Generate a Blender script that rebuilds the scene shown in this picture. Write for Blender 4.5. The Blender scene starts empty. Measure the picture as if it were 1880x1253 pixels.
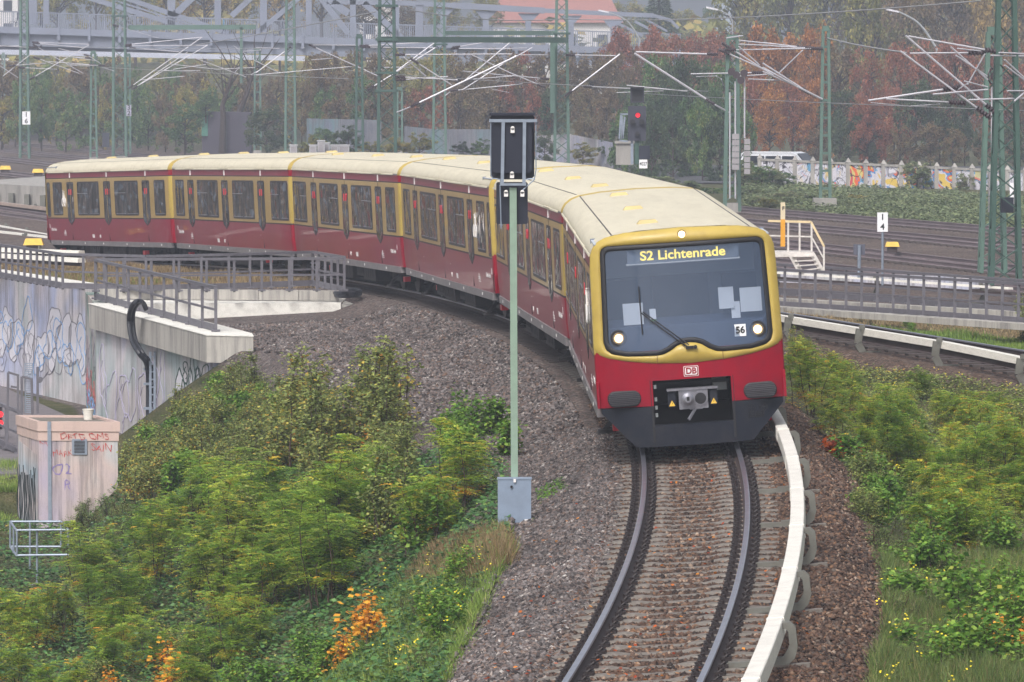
import bpy, math, random
import numpy as np
from mathutils import Vector, Matrix
R_ = math.radians
rng = np.random.default_rng(7); random.seed(7)
scene = bpy.context.scene
col = scene.collection
# ---------------------------------------------------------------- camera
F = 9740.0; CW, CH = 1880.0, 1253.0
PITCH = math.atan((626.5 - 100.0) / F)
CAMZ = 6.3
cd = bpy.data.cameras.new("camera"); cam = bpy.data.objects.new("camera", cd); col.objects.link(cam)
cd.sensor_width = 36.0; cd.lens = F / CW * 36.0; cd.clip_start = 1.0; cd.clip_end = 4000.0
cam.location = (0, 0, CAMZ); cam.rotation_euler = (R_(90) - PITCH, 0, 0)
scene.camera = cam
# ---------------------------------------------------------------- sky, sun, exposure
SUN_EL, SUN_AZ = R_(48), R_(200)
w = bpy.data.worlds.new("World"); scene.world = w; w.use_nodes = True
nt = w.node_tree; bg = nt.nodes["Background"]
sky = nt.nodes.new("ShaderNodeTexSky"); sky.sky_type = 'NISHITA'; sky.sun_disc = False
sky.sun_elevation = SUN_EL; sky.sun_rotation = SUN_AZ; sky.air_density = 1.0; sky.dust_density = 6.0; sky.ozone_density = 1.0
hs = nt.nodes.new("ShaderNodeHueSaturation"); hs.inputs["Saturation"].default_value = 0.35
nt.links.new(sky.outputs[0], hs.inputs["Color"]); nt.links.new(hs.outputs[0], bg.inputs[0])
bg.inputs[1].default_value = 0.14
sd = bpy.data.lights.new("sun", 'SUN'); sun = bpy.data.objects.new("sun", sd); col.objects.link(sun)
sd.energy = 1.6; sd.angle = R_(16); sd.color = (1.0, 0.97, 0.93)
sun.rotation_euler = Vector((math.sin(SUN_AZ)*math.cos(SUN_EL), math.cos(SUN_AZ)*math.cos(SUN_EL), math.sin(SUN_EL))).to_track_quat('Z', 'Y').to_euler()
scene.view_settings.view_transform = 'Standard'; scene.view_settings.look = 'None'
scene.view_settings.gamma = 1.0; scene.view_settings.use_curve_mapping = False
scene.view_settings.exposure = 0.32
scene.render.engine = 'CYCLES'; scene.cycles.use_denoising = True
scene.cycles.max_bounces = 6; scene.cycles.diffuse_bounces = 3; scene.cycles.transparent_max_bounces = 12
scene.cycles.volume_bounces = 0
# ---------------------------------------------------------------- helpers
def lin(v):
    v = v / 255.0
    return v / 12.92 if v <= 0.04045 else ((v + 0.055) / 1.055) ** 2.4
def c(r, g, b): return (lin(r), lin(g), lin(b), 1.0)
def ray(px, py):
    xc, yc = (px - CW/2) / F, (CH/2 - py) / F
    cs, sn = math.cos(PITCH), math.sin(PITCH)
    return Vector((xc, cs + yc * sn, -sn + yc * cs))
def W(px, py, Y):
    r = ray(px, py); return Vector((0, 0, CAMZ)) + r * (Y / r.y)
def WZ(px, py, Z):
    r = ray(px, py); return Vector((0, 0, CAMZ)) + r * ((Z - CAMZ) / r.z)
def tag(o, label=None, cat=None, group=None, kind=None):
    if label: o["label"] = label
    if cat: o["category"] = cat
    if group: o["group"] = group
    if kind: o["kind"] = kind
    return o
def empty(name, loc=(0, 0, 0), label=None, cat=None, group=None, rz=0, parent=None):
    o = bpy.data.objects.new(name, None); col.objects.link(o); o.location = loc; o.rotation_euler = (0, 0, rz)
    o.empty_display_size = 0.1
    if parent: o.parent = parent
    return tag(o, label, cat, group)
def copy_tree(o, parent=None):
    k = o.copy(); col.objects.link(k); k.parent = parent
    for ch in list(o.children): copy_tree(ch, k)
    return k
class MB:
    def __init__(s): s.v = []; s.f = []; s.m = []; s.loops = {}
    def vert(s, p): s.v.append(tuple(p)); return len(s.v) - 1
    def face(s, idx, m=0): s.f.append(tuple(idx)); s.m.append(m)
    def quad(s, a, b, cc, d, m=0):
        n = len(s.v); s.v += [tuple(a), tuple(b), tuple(cc), tuple(d)]; s.f.append((n, n+1, n+2, n+3)); s.m.append(m)
    def poly(s, pts, m=0):
        n = len(s.v); s.v += [tuple(p) for p in pts]; s.f.append(tuple(range(n, n+len(pts)))); s.m.append(m)
    def hexa(s, p8, m=0):
        n = len(s.v); s.v += [tuple(p) for p in p8]
        for q in ((0,3,2,1),(4,5,6,7),(0,1,5,4),(1,2,6,5),(2,3,7,6),(3,0,4,7)):
            s.f.append(tuple(n+i for i in q)); s.m.append(m)
    def box(s, lo, hi, m=0):
        x0,y0,z0 = lo; x1,y1,z1 = hi
        s.hexa([(x0,y0,z0),(x1,y0,z0),(x1,y1,z0),(x0,y1,z0),(x0,y0,z1),(x1,y0,z1),(x1,y1,z1),(x0,y1,z1)], m)
    def bar(s, a, b, wd, h=None, m=0, up=(0, 0, 1)):
        h = h or wd; a = Vector(a); b = Vector(b); d = (b - a)
        if d.length < 1e-6: return
        d.normalize(); up = Vector(up)
        if abs(d.dot(up)) > .98: up = Vector((0, 1, 0)) if abs(d.y) < .9 else Vector((1, 0, 0))
        r = d.cross(up).normalized(); u = r.cross(d).normalized()
        r = r * wd / 2; u = u * h / 2
        s.hexa([a-r-u, a+r-u, b+r-u, b-r-u, a-r+u, a+r+u, b+r+u, b-r+u], m)
    def tube(s, pts, rad, n=8, m=0, caps=True):
        pts = [Vector(p) for p in pts]; rings = []
        rads = rad if isinstance(rad, (list, tuple)) else [rad] * len(pts)
        prev = None
        for i, p in enumerate(pts):
            d = (pts[min(i+1, len(pts)-1)] - pts[max(i-1, 0)])
            if d.length < 1e-9: d = Vector((0, 0, 1))
            d.normalize()
            if prev is None:
                up = Vector((0, 0, 1)) if abs(d.z) < .95 else Vector((1, 0, 0))
                r = d.cross(up).normalized()
            else:
                r = (prev - d * prev.dot(d)).normalized()
            prev = r; u = d.cross(r)
            k = len(s.v)
            for j in range(n):
                a = 2*math.pi*j/n; s.v.append(tuple(p + (r*math.cos(a) + u*math.sin(a)) * rads[i]))
            rings.append(k)
        for i in range(len(rings)-1):
            a, b = rings[i], rings[i+1]
            for j in range(n):
                s.f.append((a+j, a+(j+1) % n, b+(j+1) % n, b+j)); s.m.append(m)
        if caps:
            s.f.append(tuple(rings[0]+j for j in range(n))[::-1]); s.m.append(m)
            s.f.append(tuple(rings[-1]+j for j in range(n))); s.m.append(m)
    def cyl(s, a, b, r, n=16, m=0): s.tube([a, b], r, n, m)
    def loft(s, rings, closed=True, caps=True, mf=None, m=0):
        base = []
        for rg in rings:
            base.append(len(s.v)); s.v += [tuple(p) for p in rg]
        n = len(rings[0])
        for i in range(len(rings)-1):
            a, b = base[i], base[i+1]
            for j in range(n if closed else n-1):
                k = (j+1) % n
                s.f.append((a+j, a+k, b+k, b+j)); s.m.append(mf(i, j) if mf else m)
        if caps:
            s.f.append(tuple(base[0]+j for j in range(n))[::-1]); s.m.append(mf(0, -1) if mf else m)
            s.f.append(tuple(base[-1]+j for j in range(n))); s.m.append(mf(len(rings)-1, -1) if mf else m)
    def build(s, name, mats, parent=None, smooth=False, bevel=0, loc=None):
        me = bpy.data.meshes.new(name); me.from_pydata(s.v, [], s.f)
        if not isinstance(mats, (list, tuple)): mats = [mats]
        for mm in mats: me.materials.append(mm)
        if len(mats) > 1: me.polygons.foreach_set("material_index", s.m)
        if smooth: me.polygons.foreach_set("use_smooth", [True]*len(s.f))
        me.update()
        o = bpy.data.objects.new(name, me); col.objects.link(o)
        if parent: o.parent = parent
        if loc: o.location = loc
        if smooth == 'auto':
            try: me.set_sharp_from_angle(angle=R_(35))
            except Exception: pass
        if bevel:
            b = o.modifiers.new("bevel", 'BEVEL'); b.width = bevel; b.segments = 2; b.limit_method = 'ANGLE'
        return o
def npmesh(name, V, Fq, mats, parent=None, midx=None, attr=None, smooth=False):
    me = bpy.data.meshes.new(name); nf, k = Fq.shape
    me.vertices.add(len(V)); me.vertices.foreach_set("co", np.ascontiguousarray(V, dtype=np.float32).ravel())
    me.loops.add(nf*k); me.loops.foreach_set("vertex_index", np.ascontiguousarray(Fq, dtype=np.int32).ravel())
    me.polygons.add(nf); me.polygons.foreach_set("loop_start", np.arange(0, nf*k, k, dtype=np.int32))
    try: me.polygons.foreach_set("loop_total", np.full(nf, k, dtype=np.int32))
    except Exception: pass
    if not isinstance(mats, (list, tuple)): mats = [mats]
    for mm in mats: me.materials.append(mm)
    if midx is not None: me.polygons.foreach_set("material_index", midx.astype(np.int32))
    if smooth: me.polygons.foreach_set("use_smooth", np.ones(nf, dtype=bool))
    for an, av in (attr or {}).items():
        a = me.attributes.new(an, 'FLOAT', 'POINT'); a.data.foreach_set("value", np.ascontiguousarray(av, dtype=np.float32))
    me.update(calc_edges=True)
    if name is None: return me
    o = bpy.data.objects.new(name, me); col.objects.link(o)
    if parent: o.parent = parent
    return o
# ---------------------------------------------------------------- materials
def nodes(name):
    m = bpy.data.materials.new(name); m.use_nodes = True
    t = m.node_tree; return m, t, t.nodes["Principled BSDF"]
def N(t, kind, **kw):
    n = t.nodes.new(kind)
    for k, v in kw.items():
        if k.startswith('i_'):
            n.inputs[k[2:].replace('_', ' ')].default_value = v
        else: setattr(n, k, v)
    return n
def mixc(t, fac, a, b, mode='MIX'):
    n = t.nodes.new('ShaderNodeMix'); n.data_type = 'RGBA'; n.blend_type = mode
    for sock, val in ((n.inputs[0], fac), (n.inputs[6], a), (n.inputs[7], b)):
        if hasattr(val, 'links'): t.links.new(val, sock)
        else: sock.default_value = val
    return n.outputs[2]
def ramp(t, fac, stops, interp='LINEAR'):
    n = t.nodes.new('ShaderNodeValToRGB'); n.color_ramp.interpolation = interp
    while len(n.color_ramp.elements) < len(stops): n.color_ramp.elements.new(0.5)
    for e, (p, cc) in zip(n.color_ramp.elements, stops):
        e.position = p; e.color = cc if len(cc) == 4 else (*cc, 1)
    t.links.new(fac, n.inputs[0]); return n.outputs[0]
def mat(name, colr, rough=.6, metal=0, var=.15, scale=2.0, dirt=None, dirt_amt=.4, dscale=(1, 1, 1), bump=0, bscale=30, coat=0, spec=.5):
    m, t, p = nodes(name)
    tc = N(t, 'ShaderNodeTexCoord')
    mp = N(t, 'ShaderNodeMapping'); mp.inputs['Scale'].default_value = dscale
    t.links.new(tc.outputs['Object'], mp.inputs[0])
    nz = N(t, 'ShaderNodeTexNoise', i_Scale=scale, i_Detail=6.0, i_Roughness=.6); t.links.new(mp.outputs[0], nz.inputs['Vector'])
    dark = tuple(v*(1-var) for v in colr[:3]) + (1,); lite = tuple(min(1, v*(1+var)) for v in colr[:3]) + (1,)
    cc = ramp(t, nz.outputs[0], [(.3, dark), (.7, lite)])
    if dirt:
        n2 = N(t, 'ShaderNodeTexNoise', i_Scale=scale*2.3, i_Detail=8.0, i_Roughness=.65); t.links.new(mp.outputs[0], n2.inputs['Vector'])
        fac = ramp(t, n2.outputs[0], [(.45, (0, 0, 0)), (.75, (dirt_amt,)*3)])
        cc = mixc(t, fac, cc, dirt)
    t.links.new(cc, p.inputs['Base Color'])
    p.inputs['Roughness'].default_value = rough; p.inputs['Metallic'].default_value = metal
    p.inputs['Coat Weight'].default_value = coat; p.inputs['Specular IOR Level'].default_value = spec
    if bump:
        nb = N(t, 'ShaderNodeTexNoise', i_Scale=bscale, i_Detail=5.0); t.links.new(tc.outputs['Object'], nb.inputs['Vector'])
        b = N(t, 'ShaderNodeBump'); b.inputs['Strength'].default_value = bump; b.inputs['Distance'].default_value = .02
        t.links.new(nb.outputs[0], b.inputs['Height']); t.links.new(b.outputs[0], p.inputs['Normal'])
    return m
def glow(name, colr, e):
    m, t, p = nodes(name); p.inputs['Base Color'].default_value = colr
    p.inputs['Emission Color'].default_value = colr; p.inputs['Emission Strength'].default_value = e; return m
def leafmat(name, stops, rough=.55, trans=.35, objvar=.25):
    """colour by the per-leaf 'rnd' attribute, shifted a little per plant"""
    m, t, p = nodes(name)
    at = N(t, 'ShaderNodeAttribute'); at.attribute_name = 'rnd'
    oi = N(t, 'ShaderNodeObjectInfo')
    ad = N(t, 'ShaderNodeMath', operation='MULTIPLY_ADD'); t.links.new(oi.outputs['Random'], ad.inputs[0]); ad.inputs[1].default_value = objvar; t.links.new(at.outputs['Fac'], ad.inputs[2])
    sb = N(t, 'ShaderNodeMath', operation='SUBTRACT', use_clamp=True); t.links.new(ad.outputs[0], sb.inputs[0]); sb.inputs[1].default_value = objvar/2
    cc = ramp(t, sb.outputs[0], stops)
    gi = N(t, 'ShaderNodeNewGeometry')
    hv = N(t, 'ShaderNodeHueSaturation'); t.links.new(cc, hv.inputs['Color'])
    mr = N(t, 'ShaderNodeMapRange'); t.links.new(gi.outputs['Random Per Island'], mr.inputs[0]); mr.inputs[3].default_value = .65; mr.inputs[4].default_value = 1.3
    t.links.new(mr.outputs[0], hv.inputs['Value'])
    t.links.new(hv.outputs[0], p.inputs['Base Color']); p.inputs['Roughness'].default_value = rough; p.inputs['Specular IOR Level'].default_value = .3
    tr = N(t, 'ShaderNodeBsdfTranslucent'); t.links.new(hv.outputs[0], tr.inputs[0])
    mx = N(t, 'ShaderNodeMixShader'); mx.inputs[0].default_value = trans
    t.links.new(p.outputs[0], mx.inputs[1]); t.links.new(tr.outputs[0], mx.inputs[2])
    t.links.new(mx.outputs[0], t.nodes['Material Output'].inputs[0]); return m
FONT = None
def text_obj(name, s, size, matx, mt, parent=None, ext=.004, align='CENTER', xs=1.0, bold=0.0):
    """lettering as a thin mesh; matx places local x (reading) / y (up) axes"""
    cu = bpy.data.curves.new(name, 'FONT'); cu.body = s; cu.size = size; cu.extrude = ext; cu.align_x = align; cu.align_y = 'CENTER'; cu.offset = bold; cu.space_line = .8
    tmp = bpy.data.objects.new(name, cu); col.objects.link(tmp)
    dg = bpy.context.evaluated_depsgraph_get(); me = bpy.data.meshes.new_from_object(tmp.evaluated_get(dg))
    bpy.data.objects.remove(tmp); bpy.data.curves.remove(cu)
    me.materials.clear(); me.materials.append(mt)
    me.transform(matx @ Matrix.Diagonal((xs, 1, 1, 1)))
    o = bpy.data.objects.new(name, me); col.objects.link(o)
    if parent: o.parent = parent
    return o
def frame(o, x, y):
    """matrix from origin, x axis, y axis"""
    x = Vector(x).normalized(); y = Vector(y); z = x.cross(y).normalized(); y = z.cross(x)
    return Matrix(((x.x, y.x, z.x, o[0]), (x.y, y.y, z.y, o[1]), (x.z, y.z, z.z, o[2]), (0, 0, 0, 1)))
# ---------------------------------------------------------------- layout of the tracks
RR, YT, XT, YF = 304.4, 87.8, 2.854, 83.47
A0 = math.asin((YF - YT) / RR); CX = XT - RR; CANT = 0.067
def zr(s):
    s = np.clip(s, -60, 135); return .2 - .0002*(s-31)**2
def tp(s, d=0.0, h=0.0):
    """point beside track one: s metres behind the train's front, d to the right, h above rail"""
    a = A0 + s/RR; r = RR + d
    return Vector((CX + r*math.cos(a), YT + r*math.sin(a), float(zr(s)) + h + CANT*d))
def tdir(s):
    a = A0 + s/RR; sl = -.0004*(min(max(s, -60), 135)-31)
    f = Vector((-math.sin(a), math.cos(a), sl)).normalized(); r = Vector((math.cos(a), math.sin(a), CANT)).normalized()
    return f, r, r.cross(f).normalized()
def sd_of(X, Y):
    r = np.hypot(X-CX, Y-YT); a = np.arctan2(Y-YT, X-CX); return (a-A0)*RR, r-RR
T2Y = [60, 98, 111.6, 127, 160, 195, 218, 245, 560]; T2X = [24.7, 14.5, 10.8, 6.6, -1.5, -13, -21.5, -31.5, -150]; T2Z = [-.7, -.3, -.05, .0, -.2, -.95, -1.0, -1.1, -2.2]
def t2x(Y): return np.interp(Y, T2Y, T2X)
def t2z(Y): return np.interp(Y, T2Y, T2Z)
PY = [60, 110, 150, 200, 560]; PZ = [-.9, -.8, -.78, -.72, -2.2]
def plain(Y): return np.interp(Y, PY, PZ)
MAIN = {1: (11.3, 239, .235), 2: (11.3, 215, .24), 3: (10.1, 193, .24), 4: (9.0, 175.7, .26), 5: (-23, 240, .25)}
def tkx(k, Y):
    x0, y0, sl = MAIN[k]; s2 = sl + (.1 if k == 4 else .04)
    return np.where(Y > y0, x0 - (Y-y0)*sl, x0 - (Y-y0)*s2)
CRY = [40, 57, 60, 67, 79, 90, 100, 110, 118, 123.3, 123.7, 139.7, 147.2, 157, 168, 200, 260, 700]; CRX = [-3.2, -1.1, -.8, -.25, .15, -.5, -2.2, -4.0, -5.0, -5.7, -6.4, -10.65, -11.6, -15.0, -19.2, -29, -60, -300]
def crest(Y): return np.interp(Y, CRY, CRX)
def smooth01(x): x = np.clip(x, 0, 1); return x*x*(3-2*x)
def H(X, Y):
    X = np.asarray(X, float); Y = np.asarray(Y, float)
    s, d = sd_of(X, Y); z1 = zr(s)
    cr = crest(Y)
    # right of the near track
    bedR = z1 - .196 + CANT*np.clip(d, -1.3, 1.5) - .5*np.maximum(0, d-2.0)
    bedL = z1 - .196 + CANT*np.clip(d, -1.3, 1.5) - .36*np.clip(-d-1.6, 0, 1.0) - .05*np.maximum(0, -d-2.6)
    bed = np.where(d > 0, bedR, bedL)
    pl = plain(Y) + .06*np.sin(X*.9+Y*.31)*np.sin(Y*.47)*(Y < 125)
    d2 = np.abs(X - t2x(Y))*.96
    bed2 = t2z(Y) - .2 - .45*np.maximum(0, d2-2.1)
    right = np.maximum(pl, np.maximum(bedR, bed2))
    up = np.where(d > 0, right, np.maximum(bedL, np.where(Y > 150, bed2, -99)))
    bank = -.34 - .10*np.maximum(0, (137-.62*(X-7)) - Y - .6)
    up = np.where((X > t2x(Y)+2.2) & (Y < 137.2-1.55*(X-7.05)) & (Y > 100) & (X < 16), np.maximum(up, bank), up)
    up = np.where(Y > 150, np.maximum(up, plain(Y)), up)
    # the hillside beyond the last main line
    e = X - tkx(1, Y); ramp_ = smooth01((Y-330)/60.)
    hill = plain(Y) + np.clip((e-13)*.45, 0, 7.5)*ramp_*smooth01((-20-X)/14.) + .25*np.sin(X*.4)*np.sin(Y*.13)*(e > 6)*(Y < 290)
    up = np.where((e > 3) & (Y > 200), np.maximum(up, hill), up)
    # the embankment falling to the left
    L = cr - X
    fall_near = (zr(sd_of(cr, Y)[0]) - .24 - .3 - .05*np.maximum(0, -sd_of(cr, Y)[1]-2.6)) - .70*np.maximum(0, L-.1)
    floor = np.where(Y < 118, -4.0, -3.45)
    bumps = .12*np.sin(X*1.7+1.3*np.sin(Y*.6))*np.cos(Y*.9)
    low = np.maximum(fall_near + bumps*smooth01(L), floor)
    cone = np.maximum(-2.1 - .3*np.hypot(X+7.1, Y-123.7), -3.45)
    low = np.where(Y > 123.7, cone, low)
    return np.where(X < cr - .12, low, up)
# ================================================================ ground
def ballast_mat(name, warm=0.0):
    m, t, p = nodes(name)
    geo = N(t, 'ShaderNodeNewGeometry')
    vo = N(t, 'ShaderNodeTexVoronoi', i_Scale=19.0); t.links.new(geo.outputs['Position'], vo.inputs['Vector'])
    sep = N(t, 'ShaderNodeSeparateColor'); t.links.new(vo.outputs['Color'], sep.inputs[0])
    return m, t, p, geo, vo, sep
STONE = [(0, c(46, 40, 40)), (.25, c(80, 74, 72)), (.45, c(112, 106, 104)), (.6, c(100, 84, 78)), (.78, c(138, 132, 130)), (.93, c(116, 90, 74)), (1, c(186, 180, 174))]
STONE_R = [(0, c(44, 36, 34)), (.3, c(80, 62, 52)), (.55, c(108, 82, 68)), (.75, c(102, 92, 84)), (.92, c(134, 98, 72)), (1, c(170, 150, 132))]
def make_ground_mat():
    m, t, p, geo, vo, sep = ballast_mat("ground")
    g1 = ramp(t, sep.outputs[0], STONE); g2 = ramp(t, sep.outputs[0], STONE_R)
    ar = N(t, 'ShaderNodeAttribute'); ar.attribute_name = 'rust'
    ag = N(t, 'ShaderNodeAttribute'); ag.attribute_name = 'gravel'
    grav = mixc(t, ar.outputs['Fac'], g1, g2)
    big = N(t, 'ShaderNodeTexNoise', i_Scale=.35, i_Detail=5.0); t.links.new(geo.outputs['Position'], big.inputs['Vector'])
    gd = ramp(t, big.outputs[0], [(.3, (.60, .60, .62)), (.7, (.96, .97, 1.0))])
    grav = mixc(t, 1.0, grav, gd, 'MULTIPLY')
    ns = N(t, 'ShaderNodeTexNoise', i_Scale=1.6, i_Detail=9.0, i_Roughness=.7); t.links.new(geo.outputs['Position'], ns.inputs['Vector'])
    soil = ramp(t, ns.outputs[0], [(.3, c(44, 46, 30)), (.45, c(66, 70, 40)), (.58, c(88, 84, 56)), (.75, c(112, 100, 76))])
    edge = N(t, 'ShaderNodeMath', operation='MULTIPLY_ADD', use_clamp=True)
    sb = N(t, 'ShaderNodeMath', operation='SUBTRACT'); t.links.new(ns.outputs[0], sb.inputs[0]); sb.inputs[1].default_value = .5
    t.links.new(sb.outputs[0], edge.inputs[0]); edge.inputs[1].default_value = 1.2; t.links.new(ag.outputs['Fac'], edge.inputs[2])
    st = ramp(t, edge.outputs[0], [(.42, (0, 0, 0)), (.58, (1, 1, 1))])
    t.links.new(mixc(t, st, soil, grav), p.inputs['Base Color'])
    p.inputs['Roughness'].default_value = .85; p.inputs['Specular IOR Level'].default_value = .25
    b = N(t, 'ShaderNodeBump'); b.inputs['Strength'].default_value = .9; b.inputs['Distance'].default_value = .04; b.invert = True
    t.links.new(vo.outputs['Distance'], b.inputs['Height']); t.links.new(b.outputs[0], p.inputs['Normal'])
    return m
M_ground = make_ground_mat()
offs = np.concatenate([[-600, -300, -120, -60, -40, -30, -24, -20, -17, -15], np.arange(-13, -.6, .5), [-.3, -.15, -.05, .15], np.arange(.6, 18, .35), np.arange(18.5, 50, 2), [60, 80, 120, 200, 350, 700]])
rows = np.concatenate([[1, 20, 40], np.arange(46, 123.4, .45), [123.6, 123.78], np.arange(124.2, 139.5, .6), [139.7], np.arange(140.2, 147, .6), [147.2], np.arange(147.8, 156.8, .6), [157.], np.arange(157.6, 160, .6), np.arange(160, 260, 2), np.arange(260, 460, 5), np.arange(470, 700, 20), [760, 900, 1100, 1400]])
YY, OO = np.meshgrid(rows, offs, indexing='ij'); XX = crest(YY) + OO
XX = np.where(OO > 0, crest(YY) + OO*(1+np.maximum(0, (YY-200))/260.), XX)
ZZ = H(XX, YY)
ss_, dd_ = sd_of(XX, YY)
ZZ += np.where((YY < 122) & (OO < -.4), .07*np.sin(XX*5.1+YY*2.2)+.06*np.sin(YY*4.3-XX*3), 0)
grav = np.where((OO > -.5) & (dd_ < 2.55), 1.0, 0.0)
grav = np.where((YY > 146) & (OO > 2) & (XX - tkx(1, YY) < 4), 1.0, grav)
grav = np.where((np.abs(XX-t2x(YY)) < 2.6), 1.0, grav)
grav = np.where((OO < -9) & (YY > 124), 1.0, grav)
rust = np.where(dd_ > -.4, .85, np.where(dd_ > -3.2, .35, .12))*np.where(YY < 126, 1, .55)
ny, nx = XX.shape
V = np.stack([XX, YY, ZZ], -1).reshape(-1, 3)
i = (np.arange(ny-1)[:, None]*nx + np.arange(nx-1)[None]).ravel()
Fq = np.stack([i, i+1, i+nx+1, i+nx], 1)
o = npmesh("ground", V, Fq, M_ground, attr={'gravel': grav.ravel(), 'rust': rust.ravel()}, smooth=True); tag(o, kind='structure')
# ---------------------------------------------------------------- loose stones (nobody could count them)
def stones(name, n, sfun, size, rust, label):
    s, d = sfun(n)
    ph_ = np.abs(((s+31.2+.3) % .6)-.3); kp = (np.abs(d) > 1.22) | (ph_ > .13) | (rng.random(len(s)) < .06); s, d = s[kp], d[kp]
    a = A0 + s/RR; X = CX + (RR+d)*np.cos(a); Y = YT + (RR+d)*np.sin(a); Z = H(X, Y)
    base = np.array([[1, 0, 0], [0, 1, 0], [-1, 0, 0], [0, -1, 0], [0, 0, 1], [0, 0, -1]], float)
    m = len(X)
    sc = size*(.55+.75*rng.random((m, 1, 1)))*np.stack([.8+.6*rng.random(m), .7+.5*rng.random(m), .5+.4*rng.random(m)], 1)[:, None, :]
    v = (base[None] + rng.normal(0, .22, (m, 6, 3)))*sc
    th = rng.random(m)*6.28; ph = rng.normal(0, .5, m)
    cz, sz, cx_, sx_ = np.cos(th), np.sin(th), np.cos(ph), np.sin(ph)
    y2 = v[..., 1]*cx_[:, None]-v[..., 2]*sx_[:, None]; z2 = v[..., 1]*sx_[:, None]+v[..., 2]*cx_[:, None]; x2 = v[..., 0]
    v = np.stack([x2*cz[:, None]-y2*sz[:, None], x2*sz[:, None]+y2*cz[:, None], z2], -1)
    v += np.stack([X, Y, Z + np.where(np.abs(d) < 1.3, 0, size*.25)], 1)[:, None, :]
    tri = np.array([[0, 1, 4], [1, 2, 4], [2, 3, 4], [3, 0, 4], [1, 0, 5], [2, 1, 5], [3, 2, 5], [0, 3, 5]])
    Fq = (np.arange(m)[:, None, None]*6 + tri[None]).reshape(-1, 3)
    mm, t, p = nodes(name)
    gi = N(t, 'ShaderNodeNewGeometry'); cc = ramp(t, gi.outputs['Random Per Island'], STONE_R if rust else STONE)
    nz = N(t, 'ShaderNodeTexNoise', i_Scale=.35, i_Detail=5.0); t.links.new(gi.outputs['Position'], nz.inputs['Vector'])
    cc = mixc(t, 1.0, cc, ramp(t, nz.outputs[0], [(.3, (.60, .60, .62)), (.7, (.96, .97, 1.0))]), 'MULTIPLY')
    t.links.new(cc, p.inputs['Base Color']); p.inputs['Roughness'].default_value = .8; p.inputs['Specular IOR Level'].default_value = .3
    o = npmesh("ballast", v.reshape(-1, 3), Fq, mm); tag(o, label, "ballast", kind='stuff')
stones("stone_warm", 62000, lambda n: (rng.uniform(-30, 14, n), rng.uniform(-1.3, 2.55, n)), .036, True, "reddish brown ballast stones under and right of the near track")
stones("stone_grey", 60000, lambda n: (rng.uniform(-30, 8, n), rng.uniform(-3.1, -1.1, n) - .0*rng.random(n)), .040, False, "grey ballast stones along the left shoulder of the near track")
def far_left(n):
    s = rng.uniform(6, 55, n); d = -1.6 - rng.random(n)*9.5
    a = A0+s/RR; X = CX+(RR+d)*np.cos(a); Y = YT+(RR+d)*np.sin(a); k = (X > crest(Y)+.2) & (Y < 142)
    return s[k], d[k]
stones("stone_slope", 90000, far_left, .045, False, "purplish grey gravel fill behind the abutment")
# ---------------------------------------------------------------- the near track
M_rail_head = mat("rail_head", c(186, 188, 202), rough=.3, metal=.9, var=.1, scale=4)
M_rail_side = mat("rail_side", c(62, 50, 50), rough=.7, var=.2, scale=6, dirt=c(40, 32, 32))
M_rail_far = mat("rail_far", c(112, 100, 104), rough=.6, var=.15, scale=1)
M_sleeper = mat("sleeper", c(116, 110, 104), rough=.85, var=.22, scale=5, dirt=c(62, 46, 38), dirt_amt=.6, bump=.3)
M_sleeper_dark = mat("sleeper_dark", c(74, 66, 64), rough=.85, var=.25, scale=3, dirt=c(50, 38, 34), dirt_amt=.6)
M_clip = mat("clip", c(40, 31, 32), rough=.6, var=.3, scale=20)
M_white = mat("cover_white", c(226, 222, 214), rough=.45, var=.03, scale=1.5, dirt=c(150, 146, 138), dirt_amt=.35, dscale=(1, 1, 6))
M_brack = mat("bracket", c(112, 112, 106), rough=.6, metal=.2, var=.15, scale=4, dirt=c(92, 78, 66))
RAILP = [(-.036, 0), (-.036, -.03), (-.01, -.045), (-.01, -.12), (-.07, -.145), (-.07, -.155), (.07, -.155), (.07, -.145), (.01, -.12), (.01, -.045), (.036, -.03), (.036, 0), (.025, .006), (-.025, .006)]
def rail_mesh(name, pts_fn, svals, parent, mats):
    mb = MB(); rings = []
    for s in svals:
        P, r, u = pts_fn(s); rings.append([P + r*x + u*(y-.006) for x, y in RAILP])
    hd = {10, 11, 12, 13, 0}
    mb.loft(rings, mf=lambda i, j: 0 if j in hd else 1)
    return mb.build(name, mats, parent)
near = empty("railway_track", tp(-5), "near curved track running out under the front of the train", "railway track")
near.location = (0, 0, 0)
def t1fn(d):
    def fn(s):
        f, r, u = tdir(s); return tp(s, d), r, u
    return fn
for d in (-.753, .753):
    rail_mesh("rail", t1fn(d), np.arange(-34, 128, .8), near, [M_rail_head, M_rail_side])
def sleeper_mb(half=1.2, clips=True):
    mb = MB()
    prof = [(-.13, -.10), (-.13, .0), (-.095, .03), (.095, .03), (.13, 0), (.13, -.10)]
    xs = [-half, -1.0, -.45, -.3, .3, .45, 1.0, half]; zs = [-.02, 0, 0, -.025, -.025, 0, 0, -.02]
    mb.loft([[(x, y, z+dz) for y, z in prof] for x, dz in zip(xs, zs)])
    if clips:
        for sx in (-1, 1):
            for k in (-1, 1):
                x = sx*.753 + k*.13
                mb.box((x-.06, -.08, .03), (x+.06, .08, .075), 1)
                mb.cyl((x, 0, .07), (x, 0, .125), .025, 8, 1)
                mb.tube([(x-.05*k, -.07, .05), (x+.02*k, -.06, .1), (x+.05*k, 0, .1), (x+.02*k, .06, .1), (x-.05*k, .07, .05)], .013, 5, 1)
            mb.box((sx*.753-.08, -.085, .03), (sx*.753+.08, .085, .04), 1)
    return mb
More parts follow.
